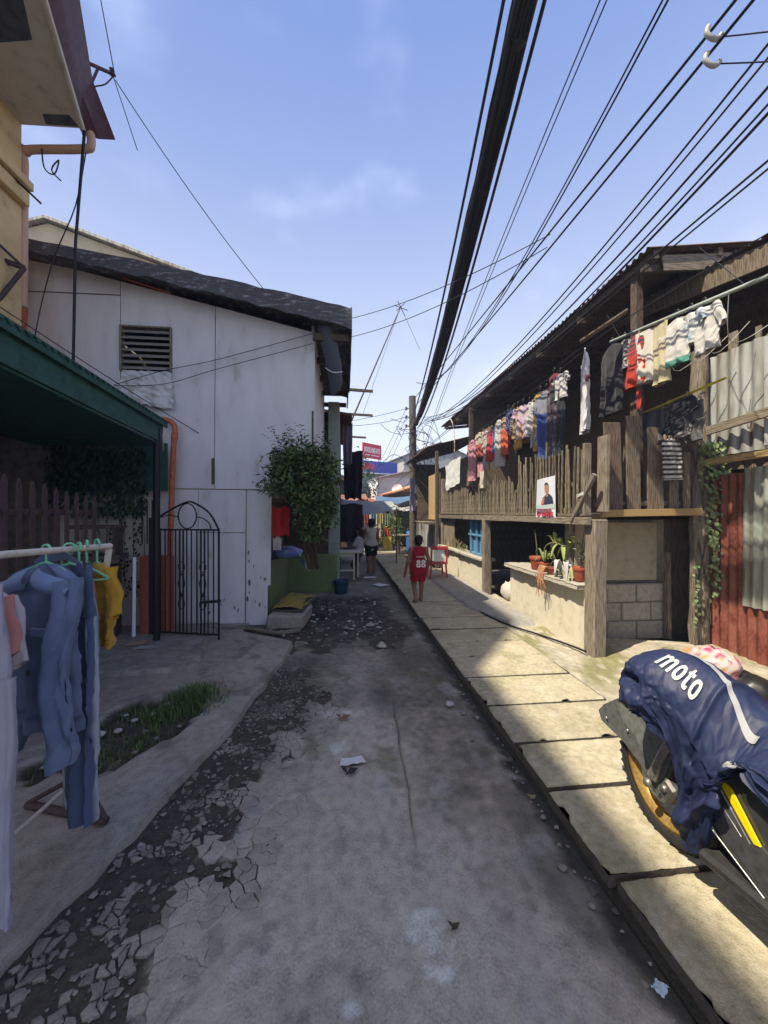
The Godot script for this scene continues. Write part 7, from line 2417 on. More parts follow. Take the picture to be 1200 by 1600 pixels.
func net(mb: MB, bones: Array, cell: float, k: float, cf: Callable) -> void:
	# surface nets over the smooth union of tapered capsules
	var lo := Vector3(1e9, 1e9, 1e9)
	var hi := -lo
	for b in bones:
		for e in 2:
			var r: Vector3 = Vector3.ONE * (b[2 + e] + cell * 2.5)
			lo = lo.min(b[e] - r); hi = hi.max(b[e] + r)
	var n := Vector3i(((hi - lo) / cell).ceil()) + Vector3i.ONE
	var f := PackedFloat32Array()
	f.resize(n.x * n.y * n.z)
	f.fill(1.0)
	for b in bones:
		var r: float = maxf(b[2], b[3]) + cell * 2.0 + k
		var b0: Vector3 = (b[0].min(b[1]) - Vector3.ONE * r - lo) / cell
		var b1: Vector3 = (b[0].max(b[1]) + Vector3.ONE * r - lo) / cell
		for z in range(maxi(int(b0.z), 0), mini(int(b1.z) + 1, n.z)):
			for y in range(maxi(int(b0.y), 0), mini(int(b1.y) + 1, n.y)):
				for x in range(maxi(int(b0.x), 0), mini(int(b1.x) + 1, n.x)):
					var i := x + n.x * (y + n.y * z)
					var d := cap_d(lo + Vector3(x, y, z) * cell, b)
					var o := f[i]
					var h := maxf(k - absf(d - o), 0.0) / k
					f[i] = minf(d, o) - h * h * k * 0.25
	var id := {}
	var dx := [0, 1, 0, 1, 0, 1, 0, 1]
	var dy := [0, 0, 1, 1, 0, 0, 1, 1]
	var dz := [0, 0, 0, 0, 1, 1, 1, 1]
	var ed := [[0, 1], [2, 3], [4, 5], [6, 7], [0, 2], [1, 3], [4, 6], [5, 7], [0, 4], [1, 5], [2, 6], [3, 7]]
	for z in n.z - 1:
		for y in n.y - 1:
			for x in n.x - 1:
				var i0 := x + n.x * (y + n.y * z)
				var s := []
				var neg := 0
				for c in 8:
					var q: float = f[i0 + dx[c] + n.x * (dy[c] + n.y * dz[c])]
					s.append(q)
					if q < 0.0: neg += 1
				if neg == 0 or neg == 8: continue
				var sum := Vector3.ZERO
				var m := 0
				for e in ed:
					var a: float = s[e[0]]
					var b: float = s[e[1]]
					if (a < 0.0) != (b < 0.0):
						var t := a / (a - b)
						sum += Vector3(dx[e[0]], dy[e[0]], dz[e[0]]).lerp(Vector3(dx[e[1]], dy[e[1]], dz[e[1]]), t)
						m += 1
				var pos := lo + (Vector3(x, y, z) + sum / m) * cell
				mb.col = cf.call(pos)
				id[i0] = mb.vert(pos)
	var sy := n.x
	var sz := n.x * n.y
	for z in range(1, n.z - 1):
		for y in range(1, n.y - 1):
			for x in range(1, n.x - 1):
				var i := x + n.x * (y + n.y * z)
				var a := f[i] < 0.0
				if a != (f[i + 1] < 0.0):
					var q := [id[i - sy - sz], id[i - sz], id[i], id[i - sy]]
					if a: mb.quadi(q[0], q[1], q[2], q[3])
					else: mb.quadi(q[3], q[2], q[1], q[0])
				if a != (f[i + sy] < 0.0):
					var q := [id[i - 1 - sz], id[i - 1], id[i], id[i - sz]]
					if a: mb.quadi(q[0], q[1], q[2], q[3])
					else: mb.quadi(q[3], q[2], q[1], q[0])
				if a != (f[i + sz] < 0.0):
					var q := [id[i - 1 - sy], id[i - sy], id[i], id[i - 1]]
					if a: mb.quadi(q[0], q[1], q[2], q[3])
					else: mb.quadi(q[3], q[2], q[1], q[0])

func ear_nose(mb: MB, xf: Transform3D, H: float) -> void:
	for sg in [-1.0, 1.0]:
		var c := xf * Vector3(sg * 0.072 * H, 0.925 * H, 0.0)
		mb.grid(6, 6, func(u: float, v: float): return c + xf.basis * Vector3(sg * 0.012 * sin(v * PI), (v - 0.5) * 0.055 * H, (u - 0.5) * 0.028 * H * sin(v * PI)))

func person(label: String, at: Vector3, turn: float, H: float, pose: Dictionary, skin: Color, top: Color, low: Color, long_shorts: float, group := "") -> Array:
	# body faces local -z; local joints are fractions of the height H
	var xf := Transform3D(Basis(Vector3.UP, turn), at)
	var t := thing("person", label, "person", at, group)
	var P := func(x: float, y: float, z: float) -> Vector3: return xf * (Vector3(x, y, z) * H)
	var hipL: Vector3 = P.call(-0.052, 0.50, 0.0)
	var hipR: Vector3 = P.call(0.052, 0.50, 0.0)
	var kL: Vector3 = P.call(-0.055, 0.275, pose.get("kneeL", -0.02))
	var kR: Vector3 = P.call(0.055, 0.275, pose.get("kneeR", -0.02))
	var aL: Vector3 = P.call(-0.055, 0.04, pose.get("footL", 0.0))
	var aR: Vector3 = P.call(0.055, 0.04, pose.get("footR", 0.0))
	var shL: Vector3 = P.call(-0.115, 0.80, 0.0)
	var shR: Vector3 = P.call(0.115, 0.80, 0.0)
	var eL: Vector3 = P.call(pose.get("elbowLx", -0.155), 0.625, pose.get("elbowLz", 0.02))
	var eR: Vector3 = P.call(pose.get("elbowRx", 0.155), 0.625, pose.get("elbowRz", 0.02))
	var wL: Vector3 = P.call(pose.get("handLx", -0.165), pose.get("handLy", 0.475), pose.get("handLz", -0.03))
	var wR: Vector3 = P.call(pose.get("handRx", 0.165), pose.get("handRy", 0.475), pose.get("handRz", -0.03))
	var b := [
		[P.call(0, 0.84, 0.0), P.call(0, 0.88, -0.005), 0.033 * H, 0.032 * H],
		[P.call(0, 0.945, 0.0), P.call(0, 0.90, -0.015), 0.064 * H, 0.052 * H],
		[P.call(0, 0.895, -0.068), P.call(0, 0.915, -0.064), 0.012 * H, 0.008 * H],
		[P.call(0, 0.76, 0.0), P.call(0, 0.60, 0.0), 0.078 * H, 0.07 * H],
		[shL, shR, 0.042 * H, 0.042 * H], [hipL, hipR, 0.068 * H, 0.068 * H],
		[shL, eL, 0.034 * H, 0.026 * H], [eL, wL, 0.026 * H, 0.019 * H], [shR, eR, 0.034 * H, 0.026 * H], [eR, wR, 0.026 * H, 0.019 * H],
		[hipL, kL, 0.056 * H, 0.038 * H], [kL, aL, 0.038 * H, 0.024 * H], [hipR, kR, 0.056 * H, 0.038 * H], [kR, aR, 0.038 * H, 0.024 * H],
		[aL, aL + xf.basis * Vector3(-0.01, -0.022, -0.085) * H, 0.024 * H, 0.018 * H], [aR, aR + xf.basis * Vector3(0.01, -0.022, -0.085) * H, 0.024 * H, 0.018 * H]]
	# hands: a palm, four fingers and a thumb
	for e in [[eL, wL, -1.0], [eR, wR, 1.0]]:
		var d: Vector3 = (e[1] - e[0]).normalized()
		var fw := (xf.basis * Vector3(0, 0, -1)).normalized()
		var sd := d.cross(fw).normalized()
		b.append([e[1], e[1] + d * 0.045 * H, 0.016 * H, 0.019 * H])
		for k in 4:
			var o: Vector3 = e[1] + d * 0.05 * H + fw * (k - 1.5) * 0.011 * H
			b.append([o, o + (d * [0.038, 0.044, 0.041, 0.032][k] + sd * e[2] * 0.0 + fw * 0.004) * H, 0.0065 * H, 0.005 * H])
		b.append([e[1] + d * 0.015 * H + fw * 0.015 * H, e[1] + d * 0.04 * H + fw * 0.034 * H, 0.0075 * H, 0.006 * H])
	var body := MB.new()
	net(body, b, 0.0145 * H, 0.022 * H, func(_p): return skin)
	ear_nose(body, xf, H)
	part(t, "body", body, M.skin_free)
	var hr := MB.new()
	var hb := [[P.call(0, 0.962, 0.012), P.call(0, 0.915, 0.022), 0.066 * H, 0.055 * H]]
	if pose.get("long_hair", false): hb.append([P.call(0, 0.93, 0.035), P.call(0, 0.80, 0.05), 0.05 * H, 0.035 * H])
	net(hr, hb, 0.014 * H, 0.02 * H, func(_p): return Color(0.012, 0.01, 0.01))
	part(t, "hair", hr, M.skin_free)
	var sw: float = pose.get("shirt_wide", 0.0)
	var sb := [[P.call(0, 0.76, 0.0), P.call(0, 0.60, 0.0), 0.092 * H, 0.090 * H + sw], [P.call(-0.085, 0.80, 0.0), P.call(0.085, 0.80, 0.0), 0.045 * H, 0.045 * H], [P.call(-0.04, 0.55, 0.0), P.call(0.04, 0.55, 0.0), 0.085 * H + sw, 0.085 * H + sw], [P.call(-0.05, 0.47, 0.0), P.call(0.05, 0.47, 0.0), 0.07 * H + sw, 0.07 * H + sw]]
	if pose.get("sleeves", false):
		sb.append([shL, shL.lerp(eL, 0.6), 0.045 * H, 0.042 * H]); sb.append([shR, shR.lerp(eR, 0.6), 0.045 * H, 0.042 * H])
	var sh := MB.new()
	net(sh, sb, 0.0145 * H, 0.03 * H, func(p): return top * (1.0 + 0.12 * n2.get_noise_3dv(p * 9.0)))
	part(t, "shirt", sh, M.cloth_free)
	var pb := [[hipL, hipR, 0.078 * H, 0.078 * H], [hipL, hipL.lerp(kL, long_shorts), 0.074 * H, 0.066 * H], [hipR, hipR.lerp(kR, long_shorts), 0.074 * H, 0.066 * H]]
	var st := MB.new()
	net(st, pb, 0.0145 * H, 0.02 * H, func(p): return low * (1.0 + 0.12 * n2.get_noise_3dv(p * 9.0)))
	part(t, "shorts", st, M.cloth_free)
	return [t, xf]

func people() -> void:
	# child in a red jersey, walking away
	var c := person("child in a red jersey numbered 88 and red shorts walking barefoot away on the slabs", V(1.30, 0.05, 6.5), 0.12, 1.13, {"kneeL": -0.06, "footL": 0.045, "kneeR": -0.02, "footR": -0.05, "elbowLx": -0.175, "handLx": -0.20, "handLy": 0.46, "elbowRx": 0.16, "handRx": 0.15, "shirt_wide": 0.022}, Color(0.20, 0.10, 0.065), Color(0.34, 0.012, 0.03), Color(0.36, 0.014, 0.03), 0.62)
	var xf: Transform3D = c[1]
	var bs := xf.basis
	lettering(c[0], "88", xf * Vector3(0, 0.60 * 1.13, 0.0), bs, 0.165, 0.125, Color(0.70, 0.66, 0.64), 0.135)
	lettering(c[0], "PARALEJ", xf * Vector3(0, 0.70 * 1.13, 0.0), bs, 0.15, 0.032, Color(0.55, 0.42, 0.42), 0.125)
	# older one in a white vest and dark shorts
	person("person in a white sleeveless vest and dark shorts standing in the alley", V(0.75, 0.0, 10.0), 0.25, 1.40, {"kneeL": -0.01, "footL": 0.01, "footR": -0.02, "elbowLx": -0.15, "elbowLz": -0.06, "handLx": -0.08, "handLy": 0.66, "handLz": -0.2, "elbowRx": 0.15, "elbowRz": -0.06, "handRx": 0.08, "handRy": 0.66, "handRz": -0.2}, Color(0.19, 0.10, 0.065), Color(0.52, 0.51, 0.47), Color(0.012, 0.016, 0.028), 0.55)
	# seated behind the white table, leaning over it
	var s := person("person in a white shirt bending over the white table", V(0.42, -0.12, 9.75), 1.35, 1.30, {"kneeL": -0.10, "kneeR": -0.10, "footL": -0.04, "footR": -0.02, "sleeves": true, "elbowLz": -0.1, "elbowRz": -0.1, "handLx": -0.12, "handLy": 0.60, "handLz": -0.24, "handRx": 0.12, "handRy": 0.60, "handRz": -0.24, "long_hair": true}, Color(0.15, 0.08, 0.055), Color(0.42, 0.42, 0.46), Color(0.06, 0.05, 0.06), 0.9)

# ---------- motorcycle ----------
var COVER := []
var crumple := FastNoiseLite.new()

func cover_at(u: float, v: float) -> Vector3:
	# u 0..1 front to rear, v 0..1 left hem over the top to right hem
	var nr := COVER.size() - 1
	var nc: int = COVER[0].size() - 1
	var fu := clampf(u, 0.0, 1.0) * nr
	var iu := mini(int(fu), nr - 1)
	var fv := clampf(v, 0.0, 1.0) * nc
	var iv := mini(int(fv), nc - 1)
	var rows := []
	for r in [iu - 1, iu, iu + 1, iu + 2]:
		var row: Array = COVER[clampi(r, 0, nr)]
		rows.append(row[iv].cubic_interpolate(row[iv + 1], row[maxi(iv - 1, 0)], row[mini(iv + 2, nc)], fv - iv))
	return rows[1].cubic_interpolate(rows[2], rows[0], rows[3], fu - iu)

func cover_point(u: float, v: float, off := 0.0) -> Vector3:
	var p := cover_at(u, v)
	var du := cover_at(u + 0.01, v) - cover_at(u - 0.01, v)
	var dv := cover_at(u, v + 0.01) - cover_at(u, v - 0.01)
	var n := du.cross(dv).normalized()
	if n.y < 0 and v > 0.25 and v < 0.75: n = -n
	if v <= 0.25 and n.x > 0: n = -n
	if v >= 0.75 and n.x < 0: n = -n
	# crumpled nylon: creased ridges in the cloth, deeper away from the taut top
	var lift := 0.22 + 0.78 * smoothstep(0.5, 0.12, v)
	var q := Vector3(u * 1.9, v * 1.5, 0.0)
	q += Vector3(n2.get_noise_3dv(q * 2.0), n1.get_noise_3dv(q * 2.0), 0) * 0.15
	var w := 0.030 * lift * (0.22 - absf(n1.get_noise_3dv(q * 2.0)))
	w += 0.012 * lift * (0.2 - absf(n2.get_noise_3dv(q * 4.6 + Vector3(3, 8, 1))))
	w += 0.003 * (0.2 - absf(n1.get_noise_3dv(q * 11.0 + Vector3(9, 2, 5)))) * (0.3 + lift)
	w += 0.014 * exp(-pow((u - 0.44 + 0.12 * (0.5 - v)) / 0.014, 2.0)) * (1.0 if v > 0.2 else 0.4)
	# sharp crumples of stiff nylon
	w += 0.030 * lift * (crumple.get_noise_2d(q.x * 4.2, q.y * 4.2) + 0.75) + 0.012 * lift * (crumple.get_noise_2d(q.x * 10.0 + 5.0, q.y * 10.0) + 0.75)
	# the hollow under the hood, the sleeve lump below it and the long diagonal fold
	w -= 0.055 * exp(-pow((u - 0.075) / 0.05, 2.0) - pow((v - 0.235) / 0.035, 2.0))
	w += 0.035 * exp(-pow((u - 0.12) / 0.06, 2.0) - pow((v - 0.135) / 0.05, 2.0))
	var t := clampf(((u - 0.40) * 0.24 + (v - 0.07) * 0.2) / (0.24 * 0.24 + 0.2 * 0.2), 0.0, 1.0)
	w += 0.030 * exp(-pow(Vector2(u - 0.40 - 0.24 * t, v - 0.07 - 0.2 * t).length() / 0.022, 2.0))
	return p + n * (w + off)

func motorcycle() -> void:
	crumple.noise_type = FastNoiseLite.TYPE_CELLULAR
	crumple.cellular_return_type = FastNoiseLite.RETURN_DISTANCE2_SUB
	crumple.frequency = 1.0
	crumple.fractal_octaves = 1
	crumple.seed = 12
	var PC := 1.55
	var t := thing("motorcycle", "dark grey motorcycle with gold wheel and yellow side stripe, parked on the slabs", "motorcycle", V(PC, 0.05, 1.1))
	var G0 := 0.045
	for q in [[1.68, "front"], [0.42, "rear"]]:
		var ax := V(PC, 0.285 + G0, q[0])
		var ty := MB.new()
		ty.col = Color(0.03, 0.03, 0.032)
		var prof := []
		for k in 15:
			var a := TAU * k / 14.0
			prof.append([0.243 + 0.045 * cos(a), 0.042 * sin(a)])
		var bs := Basis(Vector3(0, 0, 1), Vector3(1, 0, 0), Vector3(0, 1, 0))
		ty.lathe(ax, prof, 48, bs)
		# tread blocks
		for k in 40:
			var a := TAU * k / 40.0
			for sg in [-1.0, 1.0]:
				var d := Vector3(0, sin(a), cos(a))
				ty.box(ax + d * 0.286 + Vector3(sg * 0.016, 0, 0), Vector3(0.024, 0.003, 0.026), Basis(Vector3(1, 0, 0), d, Vector3(1, 0, 0).cross(d)).rotated(d, 0.5 * sg), 0.002)
		var wh := part(t, "wheel", ty, M.rubber)
		var rm := MB.new()
		rm.col = Color(0.46, 0.29, 0.085)
		rm.lathe(ax, [[0.205, -0.034], [0.222, -0.036], [0.206, -0.030], [0.178, -0.016], [0.172, 0.0], [0.178, 0.016], [0.206, 0.030], [0.222, 0.036], [0.205, 0.034]], 48, bs)
		rm.lathe(ax, [[0.0, -0.05], [0.035, -0.05], [0.045, -0.02], [0.045, 0.02], [0.035, 0.05], [0.0, 0.05]], 20, bs)
		part(wh, "rim", rm, M.gold_paint)
		for k in 10:
			var a := TAU * (k / 2) / 5.0 + (0.16 if k % 2 else -0.16) + 0.3
			var a2 := TAU * (k / 2) / 5.0 + 0.3
			var sp := MB.new()
			sp.col = Color(0.46, 0.29, 0.085)
			sp.bar(ax + Vector3(0, sin(a2), cos(a2)) * 0.04, ax + Vector3(0, sin(a), cos(a)) * 0.2, 0.024, 0.018, Vector3.RIGHT, 0.004)
			part(wh, "spoke", sp, M.gold_paint)
		var dc := MB.new()
		dc.col = Color(0.35, 0.35, 0.36)
		dc.lathe(ax + Vector3(-0.06, 0, 0), [[0.06, 0.0], [0.095, 0.0], [0.095, 0.004], [0.06, 0.004], [0.06, 0.0]], 32, bs)
		part(wh, "brake_disc", dc, M.metal)
	# fork legs and caliper
	for sg in [-1.0, 1.0]:
		var fk := MB.new()
		fk.col = Color(0.42, 0.41, 0.38)
		fk.tube([V(PC + sg * 0.085, 0.30 + G0, 1.67), V(PC + sg * 0.085, 0.42 + G0, 1.625), V(PC + sg * 0.085, 0.85, 1.44)], [0.026, 0.022, 0.018], 12)
		part(t, "fork_leg", fk, M.metal)
	var cp := MB.new()
	cp.col = Color(0.28, 0.27, 0.25)
	cp.box(V(PC - 0.10, 0.36, 1.56), Vector3(0.05, 0.10, 0.07), Basis(Vector3.RIGHT, 0.5), 0.012)
	cp.col = Color(0.36, 0.34, 0.28)
	cp.lathe(V(PC - 0.125, 0.37, 1.565), [[0.0, 0.012], [0.014, 0.012], [0.016, 0.0]], 12, Basis(Vector3(0, 0, 1), PI / 2))
	cp.lathe(V(PC - 0.12, 0.33, 1.66), [[0.0, 0.018], [0.018, 0.016], [0.02, 0.0]], 12, Basis(Vector3(0, 0, 1), PI / 2))
	part(t, "brake_caliper", cp, M.metal)
	# front fender: two side blades and the arched top between them
	var prof := [Vector2(2.075, 0.455), Vector2(2.03, 0.51), Vector2(1.93, 0.59), Vector2(1.80, 0.655), Vector2(1.66, 0.675), Vector2(1.56, 0.65), Vector2(1.555, 0.50), Vector2(1.60, 0.37), Vector2(1.655, 0.265), Vector2(1.70, 0.31), Vector2(1.78, 0.355), Vector2(1.88, 0.39), Vector2(1.97, 0.40), Vector2(2.05, 0.41)]
	var fd := MB.new()
	fd.col = Color(0.13, 0.14, 0.135)
	for sg in [-1.0, 1.0]:
		var pl := PackedVector2Array(prof)
		fd.prism(pl, Transform3D(Basis(Vector3(0, 0, -1), Vector3.UP, Vector3(1, 0, 0)), V(PC + sg * 0.072 + 0.005, 0, 0)), 0.01)
	for i in 5:
		var a: Vector2 = prof[i]
		var b: Vector2 = prof[i + 1]
		var n := 8
		for k in n:
			var x0 := -0.072 + 0.144 * k / n
			var x1 := -0.072 + 0.144 * (k + 1) / n
			var c0 := 0.02 * cos(x0 / 0.072 * PI * 0.5)
			var c1 := 0.02 * cos(x1 / 0.072 * PI * 0.5)
			fd.quad(V(PC + x0, a.y + c0, a.x), V(PC + x0, b.y + c0, b.x), V(PC + x1, b.y + c1, b.x), V(PC + x1, a.y + c1, a.x))
	var fdn := part(t, "front_fender", fd, M.grey_plastic)
	# raised blade line on the fender side
	var rl := MB.new()
	rl.col = Color(0.19, 0.20, 0.19)
	rl.prism(PackedVector2Array([Vector2(1.92, 0.575), Vector2(1.80, 0.64), Vector2(1.66, 0.655), Vector2(1.575, 0.63), Vector2(1.57, 0.50), Vector2(1.61, 0.385), Vector2(1.655, 0.325), Vector2(1.70, 0.385), Vector2(1.78, 0.46), Vector2(1.87, 0.50)]), Transform3D(Basis(Vector3(0, 0, -1), Vector3.UP, Vector3(1, 0, 0)), V(PC - 0.0765, 0, 0)), 0.006)
	part(fdn, "side_blade", rl, M.grey_plastic)
	for q in [[2.0, 0.45], [1.84, 0.47]]:
		var bt := MB.new()
		bt.col = Color(0.6, 0.6, 0.6)
		bt.lathe(V(PC - 0.084, q[1], q[0]), [[0.0, 0.004], [0.007, 0.003], [0.008, 0.0]], 10, Basis(Vector3(0, 0, 1), PI / 2))
		part(fdn, "bolt", bt, M.metal)
	# side fairing, stepped, with yellow stripe and bare metal edges
	var px := 1.405
	var xb := Basis(Vector3(0, 0, -1), Vector3.UP, Vector3(1, 0, 0))
	var f1 := MB.new()
	f1.col = Color(0.045, 0.048, 0.05)
	f1.prism(PackedVector2Array([Vector2(1.42, 0.50), Vector2(1.385, 0.44), Vector2(1.30, 0.37), Vector2(1.05, 0.26), Vector2(0.3, 0.24), Vector2(0.2, 0.5), Vector2(0.3, 0.68), Vector2(1.05, 0.66), Vector2(1.30, 0.66), Vector2(1.38, 0.58)]), Transform3D(xb, V(px + 0.05, 0, 0)), 0.05)
	part(t, "side_fairing", f1, M.gloss_dark)
	var f2 := MB.new()
	f2.col = Color(0.075, 0.078, 0.08)
	f2.prism(PackedVector2Array([Vector2(1.375, 0.50), Vector2(1.32, 0.42), Vector2(1.05, 0.30), Vector2(0.3, 0.30), Vector2(0.3, 0.42), Vector2(1.02, 0.42), Vector2(1.20, 0.50), Vector2(1.33, 0.58)]), Transform3D(xb, V(px + 0.012, 0, 0)), 0.02)
	part(t, "lower_panel", f2, M.gloss_dark)
	var ys := MB.new()
	ys.col = Color(0.85, 0.62, 0.0)
	ys.prism(PackedVector2Array([Vector2(1.305, 0.615), Vector2(1.245, 0.60), Vector2(1.145, 0.475), Vector2(1.165, 0.468)]), Transform3D(xb, V(px - 0.004, 0, 0)), 0.008)
	part(t, "yellow_stripe", ys, M.plastic)
	for q in [[[1.335, 0.62], [1.18, 0.455]], [[1.39, 0.475], [1.30, 0.385]], [[1.36, 0.41], [1.05, 0.272]], [[1.29, 0.52], [1.21, 0.455]]]:
		var ed := MB.new()
		ed.col = Color(0.5, 0.5, 0.5)
		ed.tube([V(px - 0.006, q[0][1], q[0][0]), V(px - 0.006, q[1][1], q[1][0])], 0.0035, 6)
		part(t, "metal_edge", ed, M.metal)
	var fb := MB.new()
	fb.col = Color(0.05, 0.05, 0.05)
	fb.box(V(PC, 0.29, 1.12), Vector3(0.34, 0.05, 0.5), Basis(Vector3.RIGHT, -0.12), 0.015)
	fb.box(V(PC, 0.42, 0.75), Vector3(0.24, 0.34, 0.7), Basis.IDENTITY, 0.04)
	fb.box(V(PC, 0.62, 1.36), Vector3(0.30, 0.5, 0.08), Basis(Vector3.RIGHT, -0.3), 0.03)
	part(t, "frame_body", fb, M.gloss_dark)
	var std := MB.new()
	std.tube([V(PC - 0.12, 0.28, 1.0), V(PC - 0.26, 0.05, 0.92)], 0.012, 8)
	part(t, "side_stand", std, M.iron)
	var hb := MB.new()
	hb.tube(smooth_path([V(1.28, 0.86, 1.52), V(1.36, 0.88, 1.48), V(1.5, 0.84, 1.46), V(1.62, 0.82, 1.5), V(1.72, 0.76, 1.54)], 4), 0.016, 8)
	part(t, "handlebar", hb, M.iron)
	var se := MB.new()
	se.box(V(PC, 0.74, 0.7), Vector3(0.26, 0.10, 0.8), Basis.IDENTITY, 0.04)
	part(t, "seat", se, M.rubber)
	# the navy cover
	COVER = [
		[V(1.31, 0.69, 1.63), V(1.275, 0.80, 1.65), V(1.295, 0.905, 1.635), V(1.43, 0.94, 1.67), V(1.55, 0.90, 1.70), V(1.66, 0.78, 1.70), V(1.70, 0.58, 1.70)],
		[V(1.30, 0.70, 1.515), V(1.255, 0.80, 1.52), V(1.285, 0.93, 1.52), V(1.43, 0.995, 1.535), V(1.57, 0.93, 1.56), V(1.69, 0.78, 1.58), V(1.74, 0.54, 1.60)],
		[V(1.35, 0.58, 1.44), V(1.315, 0.70, 1.43), V(1.31, 0.86, 1.40), V(1.44, 0.985, 1.43), V(1.58, 0.93, 1.45), V(1.71, 0.77, 1.46), V(1.77, 0.5, 1.46)],
		[V(1.40, 0.23, 1.45), V(1.36, 0.47, 1.385), V(1.335, 0.74, 1.32), V(1.46, 0.93, 1.34), V(1.60, 0.895, 1.36), V(1.73, 0.74, 1.38), V(1.80, 0.45, 1.38)],
		[V(1.41, 0.31, 1.34), V(1.36, 0.50, 1.30), V(1.355, 0.66, 1.23), V(1.49, 0.855, 1.25), V(1.62, 0.85, 1.27), V(1.75, 0.70, 1.28), V(1.81, 0.45, 1.28)],
		[V(1.37, 0.70, 1.22), V(1.35, 0.73, 1.19), V(1.375, 0.75, 1.16), V(1.50, 0.835, 1.15), V(1.63, 0.83, 1.16), V(1.76, 0.69, 1.17), V(1.82, 0.48, 1.17)],
		[V(1.36, 0.66, 1.04), V(1.345, 0.70, 1.02), V(1.375, 0.765, 0.96), V(1.50, 0.835, 0.96), V(1.63, 0.825, 0.96), V(1.76, 0.68, 0.96), V(1.82, 0.48, 0.96)],
		[V(1.36, 0.55, 0.3), V(1.34, 0.65, 0.3), V(1.38, 0.76, 0.3), V(1.50, 0.82, 0.3), V(1.63, 0.81, 0.3), V(1.74, 0.66, 0.3), V(1.80, 0.48, 0.3)]]
	var cv := thing("motorcycle_cover", "crumpled navy rain cover with white lettering draped over the motorcycle", "cover", V(1.5, 0.4, 1.3))
	var cm := MB.new()
	cm.grid(230, 170, func(u: float, v: float): return [cover_point(u, v), Color(0.024, 0.034, 0.09) * (1.0 + 0.2 * n2.get_noise_2d(u * 6.0, v * 6.0))])
	part(cv, "fabric", cm, M.nylon)
	# grey reflective tape running to the rear
	var rt := MB.new()
	rt.col = Color(0.30, 0.31, 0.32)
	rt.grid(40, 3, func(u: float, v: float): return cover_point(lerpf(0.075, 0.66, u), lerpf(0.515, 0.54, v) + 0.02 * sin(u * 5.0) - 0.07 * smoothstep(0.5, 1.0, u), 0.006))
	part(cv, "reflective_tape", rt, M.plain)
	var r2 := MB.new()
	r2.col = Color(0.36, 0.37, 0.38)
	r2.grid(10, 3, func(u: float, v: float): return cover_point(lerpf(0.69, 0.72, v), lerpf(0.05, 0.24, u), 0.004))
	part(cv, "side_tape", r2, M.plain)
	# lettering follows the cloth
	var tm := TextMesh.new()
	var f := SystemFont.new()
	f.font_names = PackedStringArray(["Droid Sans"])
	f.font_weight = 800
	tm.font = f
	tm.text = "moto"
	tm.font_size = 96
	tm.pixel_size = 0.01
	tm.depth = 0.0
	tm.curve_step = 1.0
	var arr := tm.get_mesh_arrays()
	var bx := tm.get_aabb()
	var lt := MB.new()
	lt.col = Color(0.55, 0.56, 0.50)
	var vs: PackedVector3Array = arr[Mesh.ARRAY_VERTEX]
	var ii: PackedInt32Array = arr[Mesh.ARRAY_INDEX]
	for q in vs:
		var x := (q.x - bx.position.x) / bx.size.x
		var y := (q.y - bx.position.y) / bx.size.y
		lt.vert(cover_point(0.165 + 0.20 * x + 0.02 * y, lerpf(0.385, 0.465, y), 0.007))
	lt.ix = ii
	part(cv, "lettering", lt, M.plain)
	# bag and box behind the motorcycle
	var bx2 := MB.new()
	bx2.col = Color(0.50, 0.30, 0.14)
	bx2.box(V(3.36, 0.15, 3.33), Vector3(0.22, 0.22, 0.22), Basis(Vector3.UP, 0.5), 0.006)
	single("cardboard_box", "small brown cardboard box on the ground behind the motorcycle", "box", bx2, M.fragment, V(3.36, 0.05, 3.33))
	var fb2 := MB.new()
	fb2.grid(30, 20, func(u: float, v: float):
		var az := u * TAU
		var el := lerpf(-1.4, 1.5, v)
		var d := Vector3(cos(el) * cos(az) * 0.19, sin(el) * 0.19, -cos(el) * sin(az) * 0.17)
		d *= 1.0 + 0.3 * n1.get_noise_3dv(d * 9.0)
		var k := Color(0.66, 0.55, 0.55).lerp(Color(0.5, 0.06, 0.16), smoothstep(0.05, 0.2, n2.get_noise_3dv(d * 14.0)))
		k = k.lerp(Color(0.50, 0.36, 0.06), smoothstep(0.25, 0.4, n1.get_noise_3dv(d * 12.0 + Vector3(3, 3, 3))))
		return [V(3.18, 0.24, 2.99) + d, k])
	single("floral_bundle", "bundle of pink and white floral cloth on the ground behind the motorcycle", "bundle", fb2, M.cloth, V(3.18, 0.05, 2.99))
	var bb := MB.new()
	bb.grid(20, 14, func(u: float, v: float):
		var az := u * TAU
		var el := lerpf(-1.4, 1.5, v)
		var d := Vector3(cos(el) * cos(az) * 0.16, sin(el) * 0.12, -cos(el) * sin(az) * 0.2)
		return [V(3.34, 0.14, 2.86) + d * (1.0 + 0.25 * n1.get_noise_3dv(d * 9.0)), Color(0.012, 0.012, 0.014)])
	single("black_bag", "black plastic bag on the ground beside the floral bundle", "bag", bb, M.plastic, V(3.34, 0.03, 2.86))

